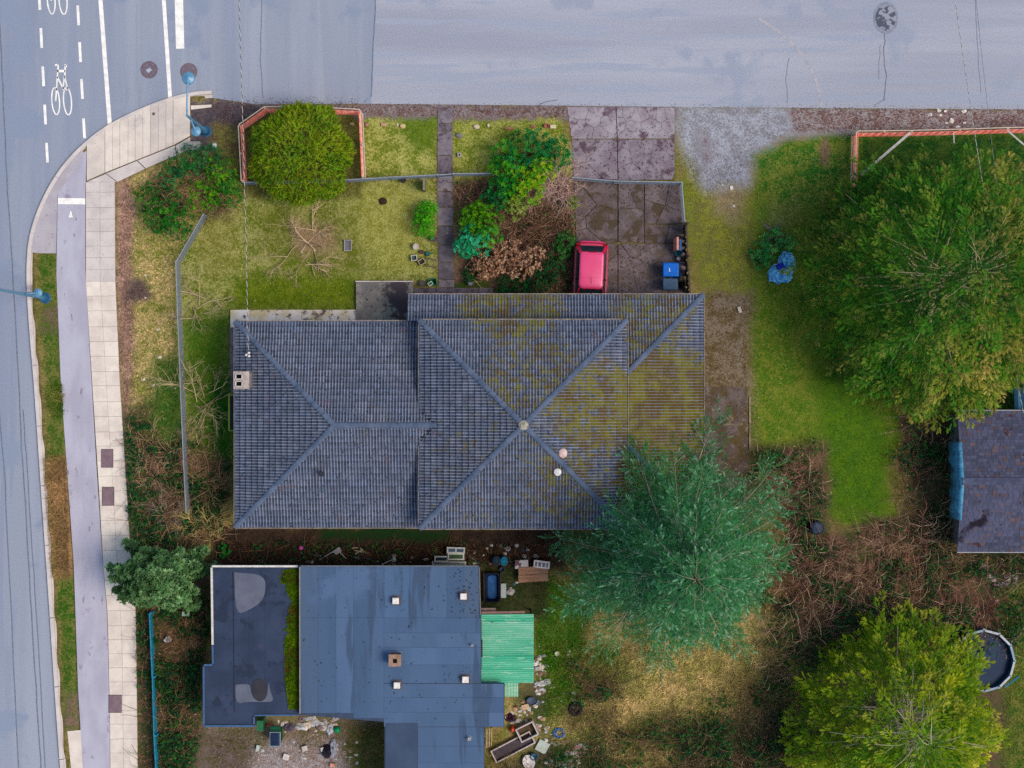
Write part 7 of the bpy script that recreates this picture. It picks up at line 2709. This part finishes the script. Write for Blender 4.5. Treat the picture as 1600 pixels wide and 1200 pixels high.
GP = 'planks of the fallen fence'
for i, (x0, y0, x1, y1, w, c, z, lab) in enumerate((
        (340, 850, 386, 845, .10, (120, 112, 80), .5, 'thin mossy rail at the west end of the fallen fence'),
        (388, 846, 393, 828, .07, (150, 146, 138), .5, 'short grey rail rising to the tiled house corner'),
        (399, 834, 500, 854, .12, (122, 100, 78), .45, 'long brown plank at the top of the fallen fence'),
        (402, 840, 470, 853, .16, (92, 74, 60), .35, 'wide dark plank under the long brown one'),
        (398, 845, 462, 856, .14, (74, 60, 50), .22, 'lowest dark plank of the heap by the house corner'),
        (404, 825, 400, 842, .09, (132, 124, 94), .55, 'first of three upright slats by the house corner'),
        (411, 825, 408, 842, .09, (146, 138, 104), .55, 'second of three upright slats by the house corner'),
        (418, 825, 420, 843, .09, (128, 118, 88), .55, 'third slat, splayed, by the house corner'),
        (500, 850, 592, 850, .12, (112, 98, 84), .30, 'straight brown plank above the grey fan in the gap'),
        (568, 854, 660, 856, .13, (104, 94, 92), .28, 'grey plank running towards the old windows'),
        (640, 857, 735, 849, .08, (128, 112, 90), .32, 'thin pale rail reaching over the old windows'),
        (728, 845, 790, 853, .10, (140, 110, 80), .30, 'tan rail right of the old windows'),
        (735, 851, 800, 846, .07, (60, 104, 80), .34, 'thin green rail crossing the tan one'),
        (425, 881, 485, 877, .10, (124, 96, 74), .12, 'brown plank lying along the flat roof edge'),
        (488, 874, 494, 850, .07, (176, 164, 148), .25, 'short pale stick standing beside the pink ball'),
        (491, 876, 512, 867, .08, (170, 166, 166), .15, 'pale stick under the grey fan of sticks'),
        (855, 900, 886, 885, .08, (164, 142, 110), .2, 'pale plank poking out right of the plank table'))):
    plank(lab, x0, y0, x1, y1, w, c, z, group=GP)
simple('pink_ball', 'pink ball lying in the gap between the houses', 'ball', at0().lathe([(.03, 0), (.09, .03), (.12, .1), (.10, .18), (.04, .22)], (0, 0, 0), 14), plain(206, 84, 176), 471, 855.5, .02, smooth=True)
simple('folding_frame', 'grey folded umbrella frame of pale sticks in the gap', 'frame', at0().beam((-.55, -.12, .1), (-.1, .15, .25), .05, .04).beam((-.1, .15, .25), (.25, .2, .3), .1, .03).beam((.25, .15, .3), (.55, -.2, .1), .05, .04).beam((0, .1, .25), (.3, .3, .35), .25, .02), plain(166, 168, 180), 524, 866, .02)
b = at0()
for x0, y0, x1, y1 in ((-.2, .1, .2, .0), (-.15, -.1, .25, .15), (.1, .2, .3, .0), (-.3, .2, .0, .22)):
    b.beam((x0, y0, .1), (x1, y1, .14), .045, .03)
simple('stick_heap', 'small heap of pale broken sticks above the flat roof', 'sticks', b, plain(186, 172, 150), 560, 862, .02)
simple('white_tool', 'white long handled tool lying against the flat roof edge', 'tool', at0().beam((-.36, -.15, .15), (.22, .12, .2), .05, .04).beam((.2, .22, .2), (.32, .04, .2), .09, .04).beam((.15, .0, .2), (.32, .04, .2), .05, .03), plain(190, 190, 196), 609, 876, .1)
WF = (206, 212, 218)


def sash(label, px, py, w, d, rz, z, panes, col=WF, pane=(50, 62, 76)):
    p = G(px, py, 0)
    root = thing('window_frame', label, 'window', p, None)
    m = Matrix.Rotation(rz, 3, 'Z')
    t = .07
    fr = [((0, d / 2 - t / 2), (w, t)), ((0, -d / 2 + t / 2), (w, t)), ((w / 2 - t / 2, 0), (t, d - 2 * t)), ((-w / 2 + t / 2, 0), (t, d - 2 * t))]
    for k in range(1, panes):
        fr.append(((-w / 2 + w * k / panes, 0), (t * .9, d - 2 * t)))
    for c, s in fr:
        v = m @ Vector((c[0], c[1], 0))
        MB().box((p.x + v.x, p.y + v.y, p.z + z), (s[0], s[1], .06), rz).build('frame_bar', plain(*col), root)
    for k in range(panes):
        v = m @ Vector((-w / 2 + w * (k + .5) / panes, 0, 0))
        MB().box((p.x + v.x, p.y + v.y, p.z + z), (w / panes - .06, d - .12, .015), rz).build('pane', mat('pane_%d' % (px + k), C(*pane), None, rough=.1, spec=.7), root)
    MB().box((p.x, p.y, p.z + z / 2 - .02), (w * .9, d * .7, max(.04, z - .06)), rz).build('stacked_timber', plain(70, 60, 54), root)
    return root


sash('small white two pane window frame topmost of the old windows', 713, 858, .88, .30, -.03, .5, 2)
sash('green paned white window frame under the small one', 713, 868, .80, .34, 0, .42, 1, pane=(70, 96, 70))
sash('dark paned long window frame left of the green one', 690, 872, .66, .30, 0, .34, 1)
sash('widest white window frame nearest the flat roof', 702, 879.5, 1.66, .22, -.02, .2, 1, pane=(120, 128, 136))
sash('white four bar sash standing beside the plank table', 846, 880, .78, .36, -.12, .5, 4, (238, 232, 236), (90, 60, 56))
simple('painted_board', 'white board with dark smears left of the four bar sash', 'board', at0().box((0, 0, .42), (.64, .42, .03), .02), mat('smeared_board', C(206, 200, 206), C(112, 84, 96), sc_=3, lo=.5, hi=.56), 815, 880, .0)
simple('board_trestle', 'dark crate under the smeared white board', 'crate', at0().box((0, 0, .2), (.5, .3, .38)), plain(66, 58, 58), 815, 880.5)
pt = thing('plank_table', 'low table of rough tan planks with white strips on it', 'table', tuple(G(833, 896)))
p = G(833, 896)
for dy in (.21, -.17):
    MB().box((p.x, p.y + dy, .52), (1.44, .36, .045), .06).build('plank', mat('tan_plank_%d' % int(dy * 100), C(176, 138, 116), C(150, 112, 92), sc_=3, c3=C(120, 90, 74), sc3=9, th3=.62, stretch=(.3, 3, 1)), pt)
for dx in (-.6, .6):
    for dy in (-.2, .2):
        MB().box((p.x + dx, p.y + dy, .26), (.07, .07, .48)).build('leg', OLDW, pt)
tag(MB().box((0, 0, .012), (.22, .05, .02), .1).build('white_strip', WHITE, None, (p.x - .12, p.y + .02, .545)), 'left of two white strips lying on the plank table', 'strip')
tag(MB().box((0, 0, .012), (.18, .06, .02), .1).build('white_strip', plain(200, 196, 200), None, (p.x + .2, p.y + .05, .545)), 'right of two white strips lying on the plank table', 'strip')
simple('blue_drum', 'bright teal blue drum lid among the junk', 'drum', at0().lathe([(.16, 0), (.18, .4), (.17, .5), (.13, .52), (.12, .46), (.02, .47)], (0, 0, 0), 16, sy=1.3), plain(20, 130, 180), 787.5, 876.5, 0, h=.5)
simple('dark_drum', 'dark navy drum left of the bright teal one', 'drum', at0().lathe([(.18, 0), (.21, .4), (.2, .52), (.15, .54), (.14, .48), (.02, .49)], (0, 0, 0), 16, sy=1.2), plain(32, 52, 74), 775.5, 876, 0, h=.5)
simple('wheel_hub', 'pale wheel hub lying near the drums', 'hub', at0().lathe([(.12, 0), (.13, .05), (.08, .08), (.05, .05), (.02, .05)], (0, 0, 0), 14), plain(184, 188, 206), 793.5, 857)
plank('leaning white stick between the windows and the drums', 760, 883, 773, 862, .05, (200, 196, 196), .2, .5)
simple('grey_pail', 'grey pail below the teal drum', 'pail', at0().lathe([(.10, 0), (.13, .26), (.12, .28), (.10, .26), (.09, .1), (.02, .1)], (0, 0, 0), 14), plain(66, 80, 104), 784.5, 888.5, 0)
tub = thing('sunken_tub', 'long dark navy tub holding a lighter blue bottom in the side yard', 'tub', tuple(G(769.5, 916)))
p = G(769.5, 916)


def rrect(w, d, r, n=5):
    P = []
    for sx, sy, a0 in ((1, 1, 0), (-1, 1, 90), (-1, -1, 180), (1, -1, 270)):
        for k in range(n):
            a = math.radians(a0 + 90 * k / (n - 1))
            P.append((sx * (w / 2 - r) + r * math.cos(a), sy * (d / 2 - r) + r * math.sin(a)))
    return P


V, F = [], []
lev = [(.62, 1.30, .03), (.72, 1.42, .5), (.62, 1.30, .5), (.42, 1.1, .2)]
for w_, d_, z_ in lev:
    V += [(p.x + x, p.y + y, p.z + z_) for x, y in rrect(w_, d_, .14)]
for i in range(3):
    for k in range(20):
        F.append((i * 20 + k, i * 20 + (k + 1) % 20, (i + 1) * 20 + (k + 1) % 20, (i + 1) * 20 + k))
MB().add(V, F).build('shell', plain(20, 26, 50, .3), tub)
MB().prism([(p.x + x, p.y + y) for x, y in rrect(.46, 1.14, .12)], p.z + .2, p.z + .24).build('bottom', mat('tub_blue', C(56, 104, 172), C(44, 86, 150), sc_=3, rough=.3), tub)
for s in (-1, 1):
    MB().beam((p.x + s * .40, p.y - .72, .35), (p.x + s * .40, p.y + .72, .35), .04, .6).build('side_board', plain(72, 62, 66), tub)
plank('thin grey rail right of the long navy tub', 783, 896, 784, 942, .05, (104, 112, 110), .3)
simple('glass_sheet', 'greenish glass sheet leaning right of the long tub', 'glass', at0().box((0, 0, .2), (.28, .7, .02), 0, (0, .25)), plain(66, 92, 94, .15), 786.5, 922)
simple('crumpled_foil', 'crumpled silvery plastic beside the glass sheet', 'litter', crumple(0, 0, 0, .2, .17, .16, 5, 5, .3), plain(190, 184, 194), 797, 923)
plank('short tan stick below the crumpled plastic', 792, 936, 800, 933, .05, (176, 160, 138), .06)
plank('narrow white strip along the flat roof edge', 749.5, 904, 749.7, 926, .05, (214, 210, 214), .3)

# south-east yard junk
pp = G(856, 1016)
tag(MB().tube([(-.27, .06, .09), (.27, -.09, .09)], .09, 12).build('white_pipe', plain(216, 212, 232), None, pp), 'fat white pipe lying beside the green porch cover', 'pipe')
simple('white_cup', 'round whitish bucket at the end of the fat pipe', 'bucket', at0().lathe([(.09, 0), (.12, .2), (.11, .22), (.09, .2), (.03, .16)], (0, 0, 0), 14), plain(196, 206, 180), 870, 1020)
for i, (x0, y0, x1, y1, w, c, z, lab) in enumerate(((863, 1056, 872, 1068, .22, (206, 172, 136), .06, 'upper of two fresh tan boards on the grass'), (870, 1068, 878, 1078, .26, (222, 190, 158), .09, 'lower of two fresh tan boards on the grass'),
                                                (872, 1057, 896, 1069, .08, (150, 150, 128), .05, 'long thin grey plank right of the fresh boards'), (902, 1063, 912, 1056, .06, (176, 160, 110), .06, 'short yellowish stick right of the grey plank'),
                                                (825, 1121, 831, 1099, .12, (226, 192, 148), .09, 'upright pale board leaning towards the drawers'), (824, 1086, 838, 1085, .10, (146, 122, 92), .08, 'brown offcut above the grey basin'),
                                                (845, 1062, 853, 1054, .06, (170, 150, 130), .1, 'stick in the litter beside the porch cover'), (901, 1102, 912, 1106, .05, (222, 212, 214), .42, 'white stick lying across the tyre'),
                                                (857, 1121, 868, 1126, .045, (214, 214, 216), .07, 'bent white strip on the green grass'), (942, 1055, 942, 1048, .05, (210, 200, 206), .08, 'short white peg in the dead grass'))):
    plank(lab, x0, y0, x1, y1, w, c, z)
simple('board_scrap', 'square pale board scrap beside the leaning board', 'board', at0().box((0, 0, .06), (.36, .26, .03), .3), plain(220, 188, 162), 821, 1104)
simple('grey_basin', 'blue grey basin in the litter', 'basin', at0().lathe([(.16, 0), (.21, .14), (.2, .16), (.16, .1), (.02, .05)], (0, 0, 0), 16, sx=1.3), plain(80, 92, 120), 831, 1094)
simple('pale_bowl', 'pale blue bowl beside the grey basin', 'bowl', at0().lathe([(.07, 0), (.12, .1), (.11, .11), (.08, .05), (.02, .03)], (0, 0, 0), 14), plain(150, 176, 200), 840, 1097)
ty = thing('tyre', 'old dark tyre half hidden in the dead grass', 'tyre', tuple(G(899, 1107)))
p = G(899, 1107)
MB().lathe([(.20, .02), (.32, .0), (.36, .1), (.32, .2), (.20, .19), (.18, .1)], p, 20).build('rubber', plain(48, 40, 42, .9), ty)
MB().lathe([(.18, .03), (.17, .06), (.02, .07)], p, 16).build('soil_fill', plain(96, 80, 76, .9), ty)
rg = thing('blue_ring', 'bright blue paddling ring with sticks in it', 'ring', tuple(G(873, 1144)))
p = G(873, 1144)
V, F = [], []
for i in range(20):
    a = 2 * math.pi * i / 20
    for k in range(8):
        b_a = 2 * math.pi * k / 8
        rr = .24 + .055 * math.cos(b_a)
        V.append((p.x + rr * math.cos(a) * 1.05, p.y + rr * math.sin(a) * .88, p.z + .07 + .06 * math.sin(b_a)))
for i in range(20):
    for k in range(8):
        F.append((i * 8 + k, ((i + 1) % 20) * 8 + k, ((i + 1) % 20) * 8 + (k + 1) % 8, i * 8 + (k + 1) % 8))
MB().add(V, F).build('tube', plain(20, 96, 190, .35), rg, smooth=True)
MB().lathe([(.23, .02), (.1, .025), (.02, .03)], p, 16, sy=.85).build('floor', plain(50, 104, 168), rg)
MB().beam((p.x - .16, p.y - .04, .2), (p.x - .02, p.y + .1, .16), .04, .03).build('stick', plain(170, 150, 140), rg)
open_box('drawer_box', 'square white edged drawer box with brown floor, tipped over the trough', 'drawer', 823.5, 1143.5, .94, .72, .55, .46, (206, 196, 206), (92, 78, 62), floor_h=.35, t=.06)
p = G(823.5, 1143.5)
for k, c in enumerate(((84, 78, 86), (150, 120, 76))):
    tag(MB().beam(Vector((-.25, -.12 + .1 * k, 0)), Vector((.2, .08 + .08 * k, 0)), .07, .02).build('slat', plain(*c), None, (p.x + .02, p.y - .05 * k, p.z + .24)), ('grey slat lying in the drawer box', 'yellow brown slat lying in the drawer box')[k], 'slat')
open_box('long_trough', 'long white edged trough with dark floor, lying aslant', 'trough', 801.5, 1167, 2.15, .66, .32, .48, (210, 196, 206), (88, 82, 92), floor_h=.4, t=.055)
simple('glass_square', 'pale square glass table top lying on the ground', 'table top', at0().box((0, 0, .1), (.56, .56, .05), -.5).lathe([(.12, .126), (.06, .135)], (0, 0, 0), 14), mat('frosted', C(170, 186, 184), C(188, 202, 200), sc_=3, rough=.25), 847.5, 1165.5, 0)
simple('satellite_dish', 'white oval dish lying face up in the ivy', 'dish', at0().lathe([(.06, .0), (.2, .03), (.29, .10), (.30, .12), (.28, .12), (.18, .06), (.02, .04)], (0, 0, 0), 24, sy=1.2, rz=.35), plain(232, 230, 240, .35), 826, 1188.5, .12, smooth=True)
simple('blue_bucket', 'dark rimmed pale blue bucket behind the white dish', 'bucket', at0().lathe([(.14, 0), (.18, .3), (.16, .32), (.14, .2), (.02, .2)], (0, 0, 0), 16), plain(56, 110, 150), 834.5, 1180, 0)
simple('orange_toy', 'orange red toy body by the drawer box', 'toy', at0().lathe([(.12, 0), (.15, .15), (.1, .3), (.06, .34), (.09, .42), (.05, .5)], (0, 0, 0), 12, sy=1.2), plain(226, 90, 62), 801, 1137, 0)
simple('dark_shoe_heap', 'dark maroon bundle of cloth near the porch corner', 'cloth', crumple(0, 0, 0, .3, .2, .2, 6, 9, .25), plain(62, 34, 50), 798, 1121)
simple('pink_scrap', 'pinkish scrap beside the maroon bundle', 'litter', at0().box((0, 0, .05), (.14, .13, .1), .4), plain(226, 190, 196), 791.5, 1119.5)
pal = thing('slat_rack', 'upright rack of four pale slats against the flat roofed house', 'rack', tuple(G(763, 1153)))
for k, x in enumerate((756.5, 761, 765, 768.5)):
    a, b = G(x, 1140 - k, .9, .9), G(x - .5, 1170 - 2 * k, .9, .9)
    MB().beam(a, b, .035, .04).build('slat', plain(196, 178, 150), pal)
for y in (1142, 1164):
    MB().beam(G(756, y, .86, .9), G(769, y, .86, .9), .04, .04).build('crossbar', plain(120, 100, 84), pal)
    for x in (757, 768):
        q = G(x, y, 0, .9)
        MB().box((q.x, q.y, .45), (.05, .05, .84)).build('leg', plain(110, 92, 80), pal)


ORD = ('first second third fourth fifth sixth seventh eighth ninth tenth eleventh twelfth thirteenth fourteenth fifteenth sixteenth seventeenth eighteenth nineteenth twentieth twenty-first '
       'twenty-second twenty-third twenty-fourth twenty-fifth twenty-sixth twenty-seventh twenty-eighth twenty-ninth thirtieth thirty-first thirty-second thirty-third thirty-fourth thirty-fifth thirty-sixth').split()


def scraps(label, polys, n, seed, cols, group, s0=.05, s1=.16, name='litter_scrap'):
    r = np.random.default_rng(seed)
    q = scatter(polys, n, r)
    q = q[np.argsort(q[:, 0])]
    for k, (x, y) in enumerate(q):
        s = r.uniform(s0, s1) * 1.25
        cw = cols[k % len(cols)]
        word = 'white' if min(cw) > 222 else ('pinkish' if cw[0] > cw[1] + 20 else ('bluish' if cw[2] > cw[0] + 10 else 'pale'))
        b = crumple(0, 0, 0, s * r.uniform(.7, 1.4), s * r.uniform(.6, 1.0), s * .6, 3, seed * 100 + k, .35)
        o = simple(name, '%s scrap, %s from the left, %s' % (word, ORD[k], label), 'litter', b, plain(*cols[k % len(cols)]), x, y, -.005, group)
        o.rotation_euler = (0, 0, 0)


WHT = ((232, 230, 236), (206, 208, 222), (224, 214, 208), (190, 196, 210))
scraps('in the litter beside the green porch cover', [[(834, 1026), (852, 1024), (856, 1086), (836, 1090)]], 34, 1, WHT + ((150, 120, 104),), 'litter by the porch cover')
scraps('in the heap under the flat roof edge', [[(466, 1122), (528, 1122), (532, 1150), (470, 1142)], [(428, 1122), (446, 1120), (446, 1132), (428, 1130)]], 36, 2, WHT + ((132, 112, 120), (190, 170, 150)), 'litter heap under the flat roof', .06, .18)
scraps('in the ivy below the glass square', [[(880, 1165), (925, 1162), (918, 1182), (884, 1180)], [(850, 1185), (905, 1188), (905, 1203), (852, 1203)]], 34, 3, WHT + ((206, 150, 160),), 'litter in the ivy', .05, .14)
scraps('in the rubbish pile below the shed', [[(1544, 898), (1588, 895), (1586, 914), (1546, 918)]], 18, 4, ((216, 196, 204), (176, 150, 168), (226, 220, 226), (150, 110, 134)), 'litter pile below the shed', .06, .14)
scraps('in the dirt beside the side street', [[(1450, 172), (1520, 172), (1515, 202), (1455, 202)]], 9, 5, ((238, 240, 248),), 'white scraps on the shoulder', .05, .12)
scraps('on the verge or drive-side grass', [[(200, 420), (270, 420), (275, 640), (200, 640)], [(1120, 260), (1180, 260), (1180, 330), (1120, 330)]], 10, 6, ((234, 234, 236),), 'white scraps on the grass', .04, .08)
scraps('scattered right of the porch cover', [[(838, 1000), (900, 1010), (905, 1090), (858, 1120), (850, 1040)]], 30, 12, WHT + ((196, 160, 120), (110, 90, 80)), 'scraps right of the porch cover', .03, .09)
scraps('along the flat roof north edge', [[(480, 866), (748, 866), (748, 882), (480, 882)]], 32, 13, ((170, 164, 160), (206, 202, 204), (130, 106, 88), (96, 110, 140)), 'scraps along the roof edge', .03, .10)
scraps('on the dirt south of the flat roof', [[(400, 1140), (560, 1150), (560, 1198), (400, 1198)]], 34, 9, WHT + ((170, 150, 140),), 'scraps south of the flat roof', .03, .09)
scraps('by the long trough and drawer box', [[(790, 1100), (850, 1110), (860, 1135), (850, 1150), (790, 1130)], [(845, 1150), (890, 1150), (890, 1170), (860, 1180)]], 30, 10, WHT + ((206, 170, 140), (120, 90, 80)), 'scraps by the trough', .04, .12)
scraps('between the drums and the plank table', [[(752, 850), (860, 850), (820, 905), (785, 950), (752, 890)]], 28, 11, WHT + ((120, 110, 100), (70, 110, 120)), 'scraps by the drums', .04, .11)
scraps('in the dark gap between the houses', [[(395, 860), (745, 860), (745, 880), (395, 880)]], 30, 7, ((150, 140, 136), (196, 190, 190), (120, 96, 80), (92, 104, 130)), 'scraps in the gap', .04, .12)
scraps('in the grass below the porch cover', [[(795, 1090), (850, 1090), (905, 1150), (860, 1185), (800, 1150)]], 26, 8, WHT + ((170, 140, 116),), 'scraps below the porch cover', .04, .11)
for i, (x, y, sx, sy, c, lab) in enumerate(((448, 1181, 9, 9, (226, 216, 222), 'square white carton in the south-west yard'), (477, 1168, 8, 8, (214, 206, 212), 'torn white carton between the square carton and the black bag'),
                                            (506, 1169, 8, 6, (216, 212, 220), 'white carton beside the black bag'), (404, 1167, 5, 9, (190, 206, 204), 'small pale blue tub lying left of the wheeled bin'),
                                            (520, 1194, 7, 6, (226, 158, 142), 'salmon pink scrap below the black bag'))):
    simple('carton', lab, 'carton', at0().box((0, 0, .1), (sx / 32, sy / 32, .2), R.uniform(-.4, .4)), plain(*c), x, y)
simple('black_bag', 'black rubbish bag in the south-west yard', 'bag', crumple(0, 0, 0, .26, .34, .35, 7, 21, .12), plain(40, 38, 52, .35), 511, 1173)
simple('grey_bag', 'long grey plastic bag draped beside the black bag', 'bag', crumple(0, 0, 0, .17, .45, .2, 7, 22, .2), plain(164, 170, 196, .4), 521, 1167)
simple('cloth_heap', 'dark patterned cloth heap near the wheeled bin', 'cloth', crumple(0, 0, 0, .28, .22, .2, 6, 23, .25), plain(92, 84, 108), 452, 1135)
simple('pale_bag', 'pale blue plastic bag beside the green ball', 'bag', crumple(0, 0, 0, .2, .32, .22, 6, 24, .2), plain(196, 204, 226, .4), 516, 1139)
simple('green_ball', 'glossy green ball by the flat roof edge', 'ball', at0().lathe([(.06, 0), (.14, .05), (.17, .16), (.14, .27), (.05, .32)], (0, 0, 0), 18), plain(16, 150, 100, .25), 527.5, 1138.5, 0, smooth=True)
simple('red_scrap', 'small red and white wrapper near the wheeled bin', 'litter', crumple(0, 0, 0, .12, .1, .1, 4, 25, .3), plain(226, 110, 100), 420, 1132)
simple('green_board', 'green panel leaning under the flat roof corner', 'panel', at0().box((0, 0, .5), (.30, .5, .9), 0, (.1, 0)), plain(44, 112, 78), 411, 1126)
plank('upright white post beside the green panel', 404, 1121, 405, 1146, .055, (226, 218, 218), .9)
plank('white stick lying below the wheeled bin', 427, 1174, 445, 1173.5, .06, (236, 224, 220), .06)
p = G(430, 1155, 0, 1.0)
root = thing('wheeled_bin', 'wheeled bin with navy lid and pale edge under the flat roof', 'bin', p)
MB().box((p.x, p.y + .1, p.z + .45), (.46, .62, .86), 0, top=1.12).build('bin_body', plain(14, 84, 56), root, bevel=.03)
lo = MB().box((p.x, p.y, p.z + .95), (.54, .72, .05), 0).build('lid_rim', plain(130, 150, 176), root, bevel=.02)
MB().box((p.x, p.y, p.z + .985), (.47, .64, .05), 0, top=.9).build('lid', plain(36, 52, 84, .35), root, bevel=.02)
MB().box((p.x, p.y + .5, p.z + .8), (.5, .2, .1)).build('handle', plain(16, 90, 64), root)
simple('white_dot', 'round white lid lying in the dirt right of the shed', 'lid', at0().lathe([(.09, 0), (.1, .06), (.03, .09)], (0, 0, 0), 12), plain(226, 224, 236), 1556, 939)
simple('yellow_scrap', 'small orange yellow scrap below the shed eave', 'litter', crumple(0, 0, 0, .12, .12, .1, 4, 31, .3), plain(214, 160, 40), 1541, 874)
simple('silver_scrap', 'silvery scrap below the shed eave', 'litter', crumple(0, 0, 0, .12, .12, .1, 4, 32, .3), plain(200, 206, 220), 1536, 883)
simple('green_sheet', 'pale mint sheet of plastic in the ivy left of the flat roof', 'sheet', at0().box((0, 0, .3), (.36, .22, .02), -.05), plain(176, 220, 196), 292.5, 957.5)
simple('white_sheet', 'crumpled white paper in the brambles left of the flat roof', 'litter', crumple(0, 0, 0, .17, .15, .14, 5, 33, .3), plain(214, 214, 230), 263, 998, .1)
simple('white_block', 'white concrete scrap in the grass of the mossy strip', 'block', at0().box((0, 0, .05), (.16, .3, .1), .3), plain(206, 196, 190), 1155, 484)
simple('white_scrap', 'white litter in the gravel beside the drive', 'litter', at0().box((0, 0, .04), (.14, .18, .06), .2), plain(236, 236, 240), 1142.5, 294)
simple('meter_cover', 'round dark drain cap on the corner pavement', 'drain', at0().lathe([(.07, 0), (.07, .02), (.04, .025)], (0, 0, 0), 14), plain(104, 100, 104), 241, 178.5, .045)

print('objects', len(bpy.data.objects), 'tris', sum(len(o.data.loop_triangles) or sum(len(p.vertices) - 2 for p in o.data.polygons) if False else len(o.data.polygons) for o in bpy.data.objects if o.type == 'MESH'))
